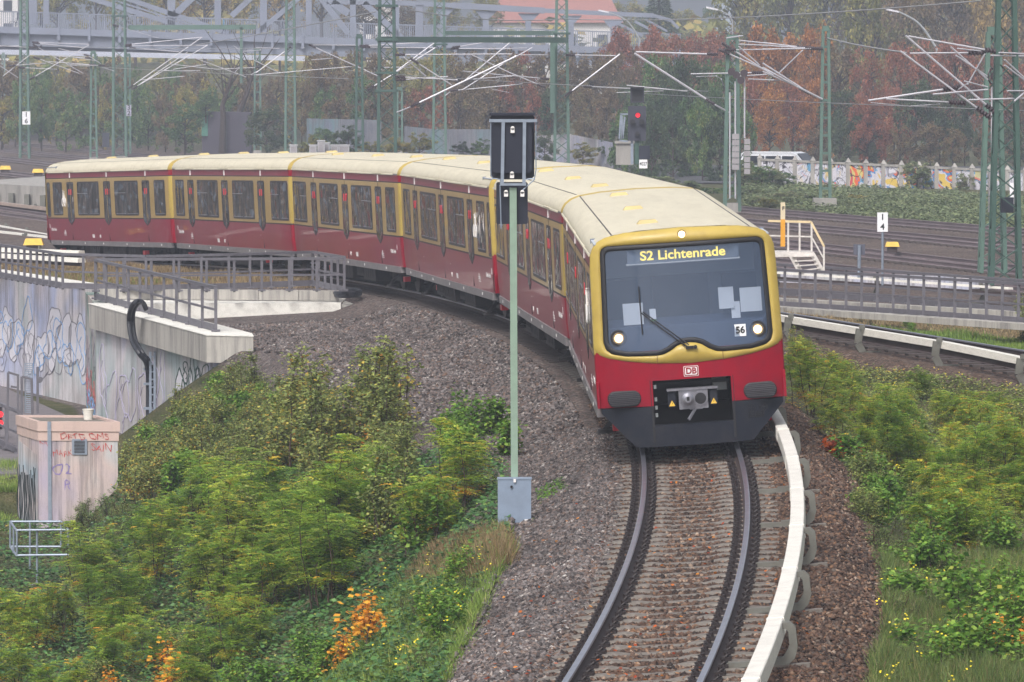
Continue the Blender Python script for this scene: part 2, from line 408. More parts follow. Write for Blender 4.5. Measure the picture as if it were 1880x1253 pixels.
slp = sleeper_mb().build("sleeper", [M_sleeper, M_clip], near)
slong = sleeper_mb(1.2)
slong.box((1.2, -.07, -.06), (1.85, .07, .03), 0)
slong = slong.build("sleeper", [M_sleeper, M_clip], near)
def place_local(o, s, d=0, h=0):
    f, r, u = tdir(s); P = tp(s, d, h)
    o.matrix_world = Matrix(((r.x, f.x, u.x, P.x), (r.y, f.y, u.y, P.y), (r.z, f.z, u.z, P.z), (0, 0, 0, 1)))
SUP = []
n_s = 0; s = -31.2; first = {0: slp, 1: slong}; usedk = set()
while s < 26:
    lng = (n_s % 8 == 3); k = 1 if lng else 0
    if k in usedk: o = first[k].copy(); col.objects.link(o); o.parent = near
    else: o = first[k]; usedk.add(k)
    place_local(o, s, 0, -.195)
    if lng: SUP.append(s)
    s += .6; n_s += 1
# beyond the nearest hundred: one part
mb = MB()
while s < 128:
    f, r, u = tdir(s); P = tp(s, 0, -.195)
    mb.hexa([P + r*x + f*y + u*z for x, y, z in ((-1.3, -.13, -.1), (1.3, -.13, -.1), (1.3, .13, -.1), (-1.3, .13, -.1), (-1.3, -.12, .03), (1.3, -.12, .03), (1.3, .12, .03), (-1.3, .12, .03))]); s += .6
o = mb.build("sleeper", M_sleeper_dark, near); o["kind"] = 'stuff'
# ---------------------------------------------------------------- conductor rail with white cover and hooped brackets
cr_ = empty("conductor_rail", (0, 0, 0), "white covered conductor rail curving along the right of the near track", "conductor rail")
D3 = 1.46
prof3 = [(-.10, .13), (-.092, .305), (-.082, .315), (.082, .315), (.092, .305), (.10, .13), (.088, .13), (.084, .21), (-.084, .21), (-.088, .13)]
mb = MB(); sv = list(np.arange(-33.6, 16, 1.2))
for i in range(len(sv)-1):                       # cover lengths meet with a small overlap
    rings = []
    for s in np.linspace(sv[i], sv[i+1], 3):
        f, r, u = tdir(s); P = tp(s, D3)
        rings.append([P + r*x + u*y for x, y in prof3])
    mb.loft(rings)
mb.build("cover", M_white, cr_)
for s in SUP:
    f, r, u = tdir(s); P = tp(s+.35, D3); mb = MB()
    for q in (0,):
        mb.loft([[P + r*(x*k) + u*(.22+(y-.22)*1.0) + f*(q*8+off) + r*0 for x, y in ((-.106, .14), (-.097, .312), (-.086, .322), (.086, .322), (.097, .312), (.106, .14))] for off, k in ((0, 1.02), (.035, 1.02))], m=0)
    mb.build("cover_joint", M_white, cr_)
mb = MB(); rings = []
for s in np.arange(-33.6, 16, 1.2):
    f, r, u = tdir(s); P = tp(s, D3); rings.append([P + r*x + u*y for x, y in ((-.04, .07), (.04, .07), (.05, .19), (-.05, .19))])
mb.loft(rings); mb.build("contact_rail", M_rail_side, cr_)
for s in SUP:
    f, r, u = tdir(s); mb = MB()
    pth = [(.09, .30), (.18, .31), (.24, .25), (.25, .02), (.21, -.10), (.12, -.18), (-.25, -.17)]
    inner = [(.09, .235), (.13, .235), (.155, .20), (.16, .06), (.135, .0), (.08, -.08), (-.25, -.09)]
    P = tp(s, D3)
    A = [P + r*x + u*y - f*.05 for x, y in pth]; B = [P + r*x + u*y - f*.05 for x, y in inner]
    A2 = [p + f*.1 for p in A]; B2 = [p + f*.1 for p in B]
    mb.loft([[a, b, b2, a2] for a, b, b2, a2 in zip(A, B, B2, A2)])
    mb.bar(P - r*.25 - u*.14, P - r*.55 - u*.14, .1, .06)
    mb.build("support_bracket", M_brack, cr_)
# ---------------------------------------------------------------- second track and the main lines
def simple_track(xf, zf, ys, label, parent_name="railway_track", near_y=None, step=.65):
    e = empty(parent_name, (0, 0, 0), label, "railway track")
    def fn(d):
        def g(y):
            x = float(xf(y)); x2 = float(xf(y+1)); f = Vector((x2-x, 1, 0)).normalized(); r = Vector((f.y, -f.x, 0))
            return Vector((x, y, float(zf(y)))) + r*d, r, Vector((0, 0, 1))
        return g
    for d in (-.75, .75):
        rail_mesh("rail", fn(d), ys, e, [M_rail_far if near_y is None else M_rail_head, M_rail_far if near_y is None else M_rail_side])
    mb = MB(); y = ys[0]
    while y < min(ys[-1], 420):
        P, r, u = fn(0)(y); f = u.cross(r)
        mb.hexa([P + r*a + f*b + u*(cz-.17) for a, b, cz in ((-1.25, -.13, -.1), (1.25, -.13, -.1), (1.25, .13, -.1), (-1.25, .13, -.1), (-1.25, -.12, .02), (1.25, -.12, .02), (1.25, .12, .02), (-1.25, .12, .02))]); y += step
    o = mb.build("sleeper", M_sleeper_dark, e); o["kind"] = 'stuff'
    return e, fn
_, f2 = simple_track(t2x, t2z, list(np.arange(90, 150, 2)) + list(np.arange(150, 262, 4)), "curved track behind the train, emerging at the right with a white conductor rail", near_y=1)
mlab = {1: "farthest main line track below the bushy bank", 2: "main line track passing behind the kilometre sign", 3: "main line track in front of the yellow trackside box", 4: "nearest main line track behind the double railing", 5: "track beside the concrete platform edge left of the train"}
for k in (1, 2, 3, 4):
    ys = list(np.arange(130 if k > 2 else 150, 260, 6)) + list(np.arange(260, 560, 20))
    simple_track(lambda y, k=k: tkx(k, np.array(y)), lambda y: plain(y)+.2, ys, mlab[k])
simple_track(lambda y: tkx(5, np.array(y)), lambda y: plain(y)+.15, list(np.arange(170, 330, 6)), mlab[5])
def cover_run(fn, d, ys, label, z=.25, brk=True, w_=.11, top=M_white):
    e = empty("conductor_rail", (0, 0, 0), label, "conductor rail"); mb = MB(); rings = []
    for y in ys:
        P, r, u = fn(d)(y); rings.append([P + r*a + u*b for a, b in ((-w_, z-(.08 if w_ > .09 else .0)), (-w_*.8, z+.06), (w_*.8, z+.06), (w_, z-(.08 if w_ > .09 else .0)))])
    mb.loft(rings); mb.build("cover", top, e)
    mb = MB(); rings = []
    for y in ys:
        P, r, u = fn(d)(y); rings.append([P + r*a + u*b for a, b in ((-.04, z-.2), (.04, z-.2), (.04, z-.09), (-.04, z-.09))])
    mb.loft(rings); mb.build("contact_rail", M_rail_side, e)
    if brk:
        y = ys[0]+1.5
        while y < ys[-1]:
            P, r, u = fn(d)(y); sg = -1 if d < 0 else 1; mb = MB(); f = u.cross(r)
            pth = [(.08, z+.08), (.2, z+.07), (.24, z-.25), (.1, z-.5), (-.3, z-.5)]
            for a, b in zip(pth[:-1], pth[1:]): mb.bar(P + r*a[0]*sg + u*a[1], P + r*b[0]*sg + u*b[1], .16, .05, up=f)
            mb.build("support_bracket", M_brack, e); y += 4.8
    return e
cover_run(f2, -1.65, list(np.arange(96, 150, 2)), "white covered conductor rail beside the track at the right edge")
cover_run(f2, -1.65, list(np.arange(176, 236, 3)), "lower white conductor rail left of the last carriage")
def off_fn(x0, y0, x1, y1, z):
    def fn(d):
        def g(y):
            t = (y-y0)/(y1-y0); f = Vector((x1-x0, y1-y0, 0)).normalized(); r = Vector((f.y, -f.x, 0))
            return Vector((x0+(x1-x0)*t, y, z)) + r*d, r, Vector((0, 0, 1))
        return g
    return fn
p0, p1 = WZ(-60, 410, -.9), WZ(110, 442, -.9)
cover_run(off_fn(p1.x, p1.y, p0.x, p0.y, -.9), 0, list(np.linspace(p1.y-8, p0.y, 8)), "upper white conductor rail left of the last carriage", z=.1)
p0, p1 = WZ(-40, 372, -.8), WZ(120, 392, -.8)
cover_run(off_fn(p1.x, p1.y, p0.x, p0.y, -.8), 0, list(np.linspace(p1.y, p0.y, 8)), "weathered brown conductor rail before the concrete platform edge", z=.1, top=mat("cover_brown", c(160, 142, 132), var=.15, dirt=c(110, 90, 80)))
for (ya, yb, nm) in ((457, 464, "white conductor rail just above the left railing"), (467, 478, "lowest white conductor rail seen through the left railing")):
    p0, p1 = WZ(-40, ya, -.35), WZ(150, yb, -.35)
    cover_run(off_fn(p1.x, p1.y, p0.x, p0.y, -.35), 0, list(np.linspace(p1.y, p0.y, 8)), nm, z=.0, w_=.16)
p0, p1 = WZ(1430, 503, -.3), WZ(1856, 532, -.3)
cover_run(off_fn(p1.x, p1.y, p0.x, p0.y, -.3), 0, list(np.linspace(p1.y, p0.y+6, 10)), "straight white conductor rail behind the double railing", z=.0, w_=.08)
# concrete platform edge at the far left
M_conc = mat("concrete", c(158, 154, 150), rough=.85, var=.14, scale=.9, dirt=c(92, 90, 88), dirt_amt=.7, dscale=(1, 1, .25), bump=.15)
M_conc_lt = mat("concrete_light", c(206, 204, 200), rough=.85, var=.08, scale=1.2, dirt=c(140, 138, 134), dirt_amt=.5)
mb = MB(); a, b = WZ(-60, 372, -1.0), WZ(330, 398, -1.0)
a2, b2 = a + Vector((0, 0, 1.0)), b + Vector((0, 0, 1.0)); back = Vector((3.0, 14, 0))
mb.hexa([a, b, b+back, a+back, a2, b2, b2+back, a2+back])
pe = mb.build("platform_edge", M_conc); tag(pe, "weathered concrete platform edge with dark stub brackets at far left", "platform edge")
for k in range(14):
    P = a.lerp(b, k/13.) + Vector((-.05, -.3, .15)); mb = MB(); mb.box(P - Vector((.12, .25, .15)), P + Vector((.12, .35, .45)))
    mb.build("bracket", M_brack, pe)
# yellow trackside boxes
M_yel = mat("yellow_paint", c(232, 190, 70), rough=.5, var=.08, dirt=c(150, 120, 60))
for (px, py, z, wd, lb) in ((10, 316, -.9, .5, "yellow trackside magnet box at the left edge, cut by the frame"), (70, 322, -.9, .5, "yellow trackside magnet box left of the train roof"), (62, 458, -.5, .5, "orange yellow box between white conductor rails"), (1638, 461, -.5, .35, "small yellow box beside the kilometre sign")):
    P = WZ(px, py, z); mb = MB(); h = wd*.3
    mb.hexa([P + Vector(q) for q in ((-wd*.7, -.2, .15), (wd*.7, -.2, .15), (wd*.7, .2, .15), (-wd*.7, .2, .15), (-wd*.55, -.15, .15+h*1.5), (wd*.55, -.15, .15+h*1.5), (wd*.55, .15, .15+h*1.5), (-wd*.55, .15, .15+h*1.5))], 0)
    mb.box(P+Vector((-wd*.5, -.12, -.05)), P+Vector((wd*.5, .12, .15)), 1)
    tag(mb.build("trackside_box", [M_yel, M_rail_side]), lb, "trackside box", "yellow trackside boxes")
# ================================================================ the train: one coupled thing > carriages > their windows, doors, lamps
M_tred = mat("train_red", c(142, 2, 34), rough=.42, var=.08, scale=.9, dirt=c(84, 26, 40), dirt_amt=.45, coat=.05, spec=.3)
M_tred_s = mat("train_red_side", c(132, 26, 52), rough=.35, var=.1, scale=.5, dirt=c(112, 52, 60), dirt_amt=.5, coat=.25, dscale=(1, 1, .3))  # dust and the grazing sky sheen both put into this side red
M_tyel = mat("train_yellow", c(182, 158, 78), rough=.42, var=.06, scale=.9, dirt=c(138, 112, 58), dirt_amt=.5, coat=.08, spec=.35)
M_tyel_s = mat("train_yellow_side", c(168, 140, 80), rough=.32, var=.07, scale=.5, dirt=c(140, 112, 66), dirt_amt=.45, coat=.2, dscale=(1, 1, .3))  # side yellow likewise carries dust and grazing sheen in its colour
M_troof = mat("train_roof", c(208, 200, 178), rough=.5, var=.06, scale=.6, dirt=c(176, 166, 144), dirt_amt=.4, dscale=(.5, 4, 4))
M_tline = mat("train_dark_line", c(44, 34, 40), rough=.5)
M_tgrey = mat("train_skirt_grey", c(120, 116, 118), rough=.55, var=.15, scale=2, dirt=c(80, 70, 66))
M_skirt = mat("train_skirt_dark", c(26, 30, 42), rough=.55, spec=.3, var=.1, scale=1.5, dirt=c(74, 70, 68), dirt_amt=.3)
M_black = mat("black_rubber", c(26, 25, 30), rough=.6, var=.1)
M_under = mat("underframe_dark", c(34, 31, 34), rough=.75, var=.25, scale=3, dirt=c(58, 46, 40))
M_steel = mat("worn_steel", c(150, 150, 160), rough=.4, metal=.7, var=.15, scale=6, dirt=c(90, 80, 76))
M_trim = mat("window_trim", c(50, 48, 54), rough=.5)
M_red_st = mat("door_sticker_red", c(206, 44, 62), rough=.4, var=.03)
M_mark = mat("white_marking", c(226, 222, 222), rough=.5, var=.03)
def window_glass():
    m, t, p = nodes("carriage_window_glass"); geo = N(t, 'ShaderNodeNewGeometry'); oi = N(t, 'ShaderNodeObjectInfo')
    p.inputs['Roughness'].default_value = .06; p.inputs['Specular IOR Level'].default_value = .9
    nz = N(t, 'ShaderNodeTexNoise', i_Scale=.9, i_Detail=3.0); t.links.new(geo.outputs['Position'], nz.inputs['Vector'])
    cc = ramp(t, nz.outputs[0], [(.35, c(20, 24, 30)), (.5, c(40, 44, 48)), (.62, c(62, 62, 64)), (.75, c(28, 32, 38))])
    t.links.new(cc, p.inputs['Base Color'])
    b = N(t, 'ShaderNodeBump'); b.inputs['Strength'].default_value = .5; b.inputs['Distance'].default_value = .3
    n3 = N(t, 'ShaderNodeTexNoise', i_Scale=1.7, i_Detail=1.0); t.links.new(geo.outputs['Position'], n3.inputs['Vector']); t.links.new(n3.outputs[0], b.inputs['Height']); t.links.new(b.outputs[0], p.inputs['Normal']); return m
M_glass = window_glass()
LH = 9.2
# half cross-section (y, z) from sill to roof centre
SEC = [(1.47, .76), (1.49, 1.1), (1.49, 1.54), (1.489, 1.58), (1.475, 2.4), (1.455, 2.96), (1.45, 2.99), (1.44, 3.16), (1.45, 3.2), (1.43, 3.27), (1.37, 3.36), (1.26, 3.44), (1.1, 3.495), (.7, 3.54), (0, 3.56)]
def side_y(z): return float(np.interp(z, [a[1] for a in SEC[:9]], [a[0] for a in SEC[:9]]))
def section(x, ins=0.0, zs=0.0):
    pts = [(y-ins, z-(zs if z > 3.2 else 0)) for y, z in SEC]
    full = pts + [(-y, z) for y, z in pts[-2::-1]]
    return [(x, y, z) for y, z in full]
def band(j):
    n = len(SEC)-1; k = j if j < n else 2*n-1-j
    if k < 2: return 0
    if k == 2: return 3
    if k < 5: return 1
    if k == 5: return 3
    if k == 6: return 0
    if k == 7: return 4
    return 2
def make_body(cab):
    """shell with end corners coloured brighter, as faces turned to the camera look; a cab end stops where its front begins"""
    mb = MB(); xs = []
    far = [(-LH+.05, .30, .10), (-LH+.09, .14, .05), (-LH+.18, .05, .02), (-LH+.34, 0, 0)]
    if cab: nearr = [(LH-.60, 0, 0)]
    else: nearr = [(-a, b, d) for a, b, d in far[::-1]]
    mid = [(x, 0, 0) for x in np.linspace(-LH+2, LH-2, 12)]
    xs = far + mid + nearr
    rings = [section(*q) for q in xs]; n = len(rings)
    def mf(i, j):
        if j == -1: return 5
        b = band(j); end = i < 3 or ((not cab) and i >= n-4)
        if end: return {0: 6, 1: 7, 2: 7, 3: 3, 4: 7}[b]  # corner brightness from facing the camera is set by paint colour
        return b
    mb.loft(rings, closed=False, caps=False, mf=mf)
    # floor and end walls
    for r, i in ((rings[0], 0),) + (() if cab else ((rings[-1], 1),)): mb.poly(r if i else r[::-1], 5)
    a, b = rings[0], rings[-1]
    mb.quad((-LH+.1, 1.4, .76), (-LH+.1, -1.4, .76), (LH-.6, -1.4, .76), (LH-.6, 1.4, .76), 5)
    # gutter strip and roof panel seams
    for sgn in (1, -1):
        xx = -LH+.35
        while xx < LH-1.0:
            L = 1.5 + (.6 if int(xx*7) % 2 else 0); x1 = min(xx+L-.02, LH-.65)
            mb.hexa([(xx, sgn*1.455, 3.17), (x1, sgn*1.455, 3.17), (x1, sgn*1.475, 3.17), (xx, sgn*1.475, 3.17), (xx, sgn*1.45, 3.205), (x1, sgn*1.45, 3.205), (x1, sgn*1.47, 3.2), (xx, sgn*1.47, 3.2)], 2); xx += L
        # long dark seam along the roof shoulder, and the sill line
        mb.hexa([(-LH+.3, sgn*1.085, 3.49), (LH-.7, sgn*1.085, 3.49), (LH-.7, sgn*1.105, 3.49), (-LH+.3, sgn*1.105, 3.49), (-LH+.3, sgn*1.085, 3.501), (LH-.7, sgn*1.085, 3.501), (LH-.7, sgn*1.105, 3.499), (-LH+.3, sgn*1.105, 3.499)], 3)
        for k in range(1, 16):                   # shoulder panel joints
            x = -LH + .3 + k*1.14
            if x > LH-1: break
            pts = [(1.452, 3.205), (1.432, 3.272), (1.372, 3.363), (1.262, 3.443), (1.1, 3.499)]
            for (y0, z0), (y1, z1) in zip(pts[:-1], pts[1:]):
                mb.quad((x, sgn*y0, z0), (x+.014, sgn*y0, z0), (x+.014, sgn*y1, z1), (x, sgn*y1, z1), 8)
    return mb.build("carriage_body", [M_tred_s, M_tyel_s, M_troof, M_tline, M_tgrey, M_under, M_tred, M_tyel, M_seam], smooth='auto')
M_seam = mat("roof_seam", c(150, 140, 118), rough=.6)
def rounded(x0, x1, z0, z1, r, n=4, rb=None):
    rb = rb or r; out = []
    for cx_, cz_, a0, rr in ((x1-r, z1-r, 0, r), (x0+r, z1-r, 90, r), (x0+rb, z0+rb, 180, rb), (x1-rb, z0+rb, 270, rb)):
        for k in range(n+1):
            a = R_(a0 + 90*k/n); out.append((cx_+rr*math.cos(a), cz_+rr*math.sin(a)))
    return out
def side_panel(mb, outline, sgn, off, m=0, thick=.02):
    """flat panel hugging the (slightly leaning) side wall"""
    o = [(x, sgn*(side_y(z)+off), z) for x, z in outline]; i = [(x, sgn*(side_y(z)+off-thick), z) for x, z in outline]
    if sgn < 0: mb.poly(o, m)
    else: mb.poly(o[::-1], m)
    n = len(o)
    for k in range(n):
        q = (k+1) % n; mb.quad(o[k], o[q], i[q], i[k], m)
def add_window(x0, x1, sgn, par, split):
    mb = MB(); side_panel(mb, rounded(x0, x1, 1.66, 2.84, .1), sgn, .006); f = mb.build("window", M_trim, par)
    mb = MB(); g = .045
    xs = [(x0+g, (x0+x1)/2-.05), ((x0+x1)/2+.05, x1-g)] if split else [(x0+g, x1-g)]
    for a, b in xs: side_panel(mb, rounded(a, b, 1.71, 2.79, .07), sgn, .010, 0)
    for a, b in xs: side_panel(mb, [(b-.05, 1.735), (b-.05, 1.72), (a+.05, 1.72), (a+.05, 1.735)][::-1], sgn, .013, 1)
    if split: side_panel(mb, [(xs[1][0], 2.42), (xs[1][1], 2.42), (xs[1][1], 2.44), (xs[1][0], 2.44)], sgn, .013, 1)
    mb.build("window_pane", [M_glass, M_gtrim], par); return f
M_gtrim = mat("window_bar", c(120, 120, 126), rough=.5)
def add_door(xc, sgn, par):
    mb = MB()
    # two leaves: glass strips with tapered feet, red stickers, seams
    for k in (-1, 1):
        a, b = (xc+.03, xc+.5) if k > 0 else (xc-.5, xc-.03)
        inn, out_ = (a, b) if k > 0 else (b, a)
        ol = [(inn, 1.32), (out_-k*.1, 1.46), (out_, 1.62), (out_, 2.78), (out_-k*.06, 2.84), (inn, 2.84)]
        if k < 0: ol = ol[::-1]
        side_panel(mb, ol, sgn, .008, 1)
        ol2 = [(inn+k*.03, 1.40), (out_-k*.12, 1.5), (out_-k*.04, 1.64), (out_-k*.04, 2.76), (inn+k*.03, 2.79)]
        if k < 0: ol2 = ol2[::-1]
        side_panel(mb, ol2, sgn, .012, 0)
        s_ = rounded(xc+k*.13-.055, xc+k*.13+.055, 2.38, 2.58, .03, 2); side_panel(mb, s_, sgn, .016, 2)
    side_panel(mb, [(xc-.012, .8), (xc+.012, .8), (xc+.012, 3.14), (xc-.012, 3.14)], sgn, .018, 1)
    for q in (-.72, .72): side_panel(mb, [(xc+q-.006, .8), (xc+q+.006, .8), (xc+q+.006, 3.14), (xc+q-.006, 3.14)], sgn, .003, 1)
    side_panel(mb, [(xc-.72, 3.17), (xc+.72, 3.17), (xc+.72, 3.21), (xc-.72, 3.21)], sgn, .03, 3, .04)
    side_panel(mb, [(xc-.04, 2.99), (xc+.04, 2.99), (xc+.04, 3.15), (xc-.04, 3.15)], sgn, .02, 4)
    return mb.build("door", [M_glass, M_trim, M_red_st, M_troof, M_mark], par)
def make_bogie(x, par):
    mb = MB()
    for ax in (-1.1, 1.1):
        mb.cyl((x+ax, -.80, .43), (x+ax, .80, .43), .08, 8, 0)
        for s in (-1, 1):
            mb.cyl((x+ax, s*.68, .43), (x+ax, s*.80, .43), .43, 20, 1)
            mb.box((x+ax-.16, s*.95-.1, .3), (x+ax+.16, s*.95+.1, .56), 0)
            mb.cyl((x+ax+.25*s, s*1.0, .42), (x+ax+.25*s, s*1.0, .72), .09, 10, 0)
    for s in (-1, 1):
        mb.box((x-1.5, s*.98-.07, .40), (x+1.5, s*.98+.07, .58), 0); mb.box((x-.45, s*.98-.1, .28), (x+.45, s*.98+.1, .46), 0)
        mb.cyl((x-.25, s*1.02, .55), (x-.25, s*1.02, .8), .13, 10, 0); mb.cyl((x+.25, s*1.02, .55), (x+.25, s*1.02, .8), .13, 10, 0)
        mb.box((x-.12, s*1.15, .16), (x+.12, s*1.45, .22), 0); mb.bar((x, s*1.1, .45), (x, s*1.35, .2), .07, .07, 0)
    mb.box((x-.3, -1.0, .45), (x+.3, 1.0, .72), 0)
    o = mb.build("bogie", [M_under, M_steel_w], par)
    for s in (-1, 1):
        mb = MB(); mb.box((x+1.55, s*1.2-.05, .33), (x+1.85, s*1.2+.1, .46)); mb.build("brake_box", M_red_st, par)
    return o
M_steel_w = mat("wheel_steel", c(70, 64, 66), rough=.5, metal=.5, var=.2, scale=8)
def make_underframe(par, cab):
    mb = MB()
    for sgn in (1, -1):
        y0, y1 = sorted((sgn*1.50, sgn*1.36))
        # long sill beam, stepping up near the ends
        mb.box((-LH+.5, y0, .60), (LH-(.9 if cab else .5), y1, .765), 0)
        for xx in (-7.6, -5.2, -2.9, .4, 3.1, 6.5): mb.box((xx, sgn*1.505-.004, .66), (xx+.07, sgn*1.505+.004, .72), 2)
    mb.build("sill_beam", [M_tgrey, M_under, M_mark], par)
    mb = MB()
    for x0, x1, z0, yy in ((-3.9, -2.2, .26, 1.3), (-2.0, .1, .22, 1.34), (.3, 1.6, .3, 1.25), (1.8, 3.8, .24, 1.33)):
        mb.box((x0, -yy, z0), (x1, yy, .62), 0)
        for k in range(5):
            for sgn in (-1, 1): mb.box((x0+.1+k*(x1-x0-.2)/5, sgn*yy-.01, z0+.08), (x0+.12+k*(x1-x0-.2)/5, sgn*yy+.012, .56), 1)
    mb.box((-LH+.3, -1.2, .62), (LH-.9, 1.2, .75), 0)
    for x in (-LH-.12,): mb.box((x, -.16, .5), (x+.5, .16, .78), 0)
    mb.build("equipment_box", [M_under, M_black], par)
M_vent = mat('vent_yellow', c(190, 172, 120), rough=.5)
def make_vents(par):
    for x in (-6.6, 0.2, 6.2):
        mb = MB(); w_, l = .13, .08; y_ = -.42
        mb.hexa([(a, b+y_, q+.005) for a, b, q in [(x-l-.05, -w_-.05, 3.54), (x+l+.05, -w_-.05, 3.54), (x+l+.05, w_+.05, 3.54), (x-l-.05, w_+.05, 3.54), (x-l, -w_, 3.60), (x+l, -w_, 3.60), (x+l, w_, 3.60), (x-l, w_, 3.60)]])
        mb.build("roof_vent", M_vent, par)
def make_marks(par, cab):
    for sgn in (-1, 1):
        mb = MB()
        for a, b, z0, z1 in ((1.75, 2.05, .88, 1.0), (6.0, 6.1, 1.02, 1.14), (.75, .8, 1.18, 1.2), (-4.6, -4.55, 1.18, 1.2), (8.3, 8.36, 1.2, 1.34)):
            side_panel(mb, [(a, z0), (b, z0), (b, z1), (a, z1)], sgn, .004)
        for k in range(3): side_panel(mb, [(5.9, 1.05-.05*k), (6.25, 1.05-.05*k), (6.25, 1.07-.05*k), (5.9, 1.07-.05*k)], sgn, .006)
        mb.build("marking", M_mark, par)
        fx = -sgn if sgn < 0 else -sgn
        mt = frame((7.75, sgn*(side_y(1.15)+.004), 1.15), (-sgn, 0, 0), (0, 0, 1))
        text_obj("lettering", "S-Bahn Berlin", .15, mt, M_mark, par, ext=.002)
        mt = frame((.9, sgn*(side_y(.95)+.004), .93), (-sgn, 0, 0), (0, 0, 1))
        text_obj("carriage_number", "481", .16, mt, M_mark, par, ext=.002)
        if cab:                                     # bicycle pictogram on the pane
            mb = MB(); x, z = 5.9, 2.12; yy = sgn*(side_y(z)+.014); yv = lambda zz: sgn*(side_y(zz)+.014)
            for cx_ in (-.17, .17):
                pts = [(x+cx_+.13*math.cos(a), yv(z), z+.15*math.sin(a)) for a in np.linspace(0, 2*math.pi, 15)]; mb.tube(pts, .014, 4)
            for a, b in (((-.17, 0), (-.05, .3)), ((-.05, .3), (.12, .3)), ((.12, .3), (.17, 0)), ((-.17, 0), (.0, .02)), ((0, .02), (.12, .3)), ((.12, .3), (.1, .4)), ((-.05, .3), (-.07, .38)), ((-.13, .38), (-.01, .38)), ((.04, .42), (.16, .42))):
                mb.bar((x+a[0], yv(z+a[1]), z+a[1]), (x+b[0], yv(z+b[1]), z+b[1]), .018)
            mb.build("bicycle_symbol", M_mark, par)
def make_car(cab):
    body = make_body(cab); body.name = "carriage"
    for sgn in (1, -1):
        if cab:
            add_window(7.3, 8.15, sgn, body, False) if False else None
            mb = MB(); side_panel(mb, rounded(8.02, 8.52, 1.60, 2.84, .1), sgn, .006); mb.build("window", M_trim, body)
            mb = MB(); side_panel(mb, rounded(8.06, 8.48, 1.66, 2.79, .07), sgn, .010); mb.build("window_pane", M_glass, body)
            side_ = [(6.15, 7.6, False), (.7, 3.9, True), (-4.8, -1.5, True), (-8.4, -6.95, False)]
        else:
            side_ = [(6.95, 8.4, False), (1.5, 4.8, True), (-3.9, -.7, True), (-8.75, -6.3, True)]
        for a, b, sp in side_: add_window(a, b, sgn, body, sp)
        for xc in ((4.95, -.45, -5.85) if cab else (5.85, .45, -4.95)): add_door(xc, sgn, body)
    make_underframe(body, cab); make_bogie(-6.0, body); make_bogie(6.0, body); make_vents(body); make_marks(body, cab)
    if cab: make_front(body)
    mb = MB(); mb.box((-LH-.16, -1.15, .9), (-LH+.1, 1.15, 3.3)); mb.build("gangway", M_black, body)
    return body
# ---------------------------------------------------------------- cab front
def fx(y, z):
    p = .34*(1-min(1, abs(y)/1.5)**2.3)
    r = .11*max(0, z-1.7) + .45*max(0, z-3.3)**1.5
    return LH - .42 + p - r
def polar(poly, n, ctr):
    """resample a star-shaped outline at n angles"""
    out = []
    for k in range(n):
        a = 2*math.pi*(k+.5)/n; dx, dz = math.cos(a), math.sin(a); best = None
        for (x0, z0), (x1, z1) in zip(poly, poly[1:]+poly[:1]):
            ex, ez = x1-x0, z1-z0; det = dx*(-ez) + dz*ex
            if abs(det) < 1e-12: continue
            bx, bz = x0-ctr[0], z0-ctr[1]
            t_ = (bx*(-ez) + bz*ex)/det; s_ = (dx*bz - dz*bx)/det
            if t_ > 0 and -1e-9 <= s_ <= 1+1e-9 and (best is None or t_ > best): best = t_
        out.append((ctr[0]+dx*best, ctr[1]+dz*best))
    return out
def arc_fill(pts):  # mirror a right half outline (top centre -> bottom centre)
    return pts + [(-x, z) for x, z in pts[::-1] if x > 1e-6]
M_cabglass = None
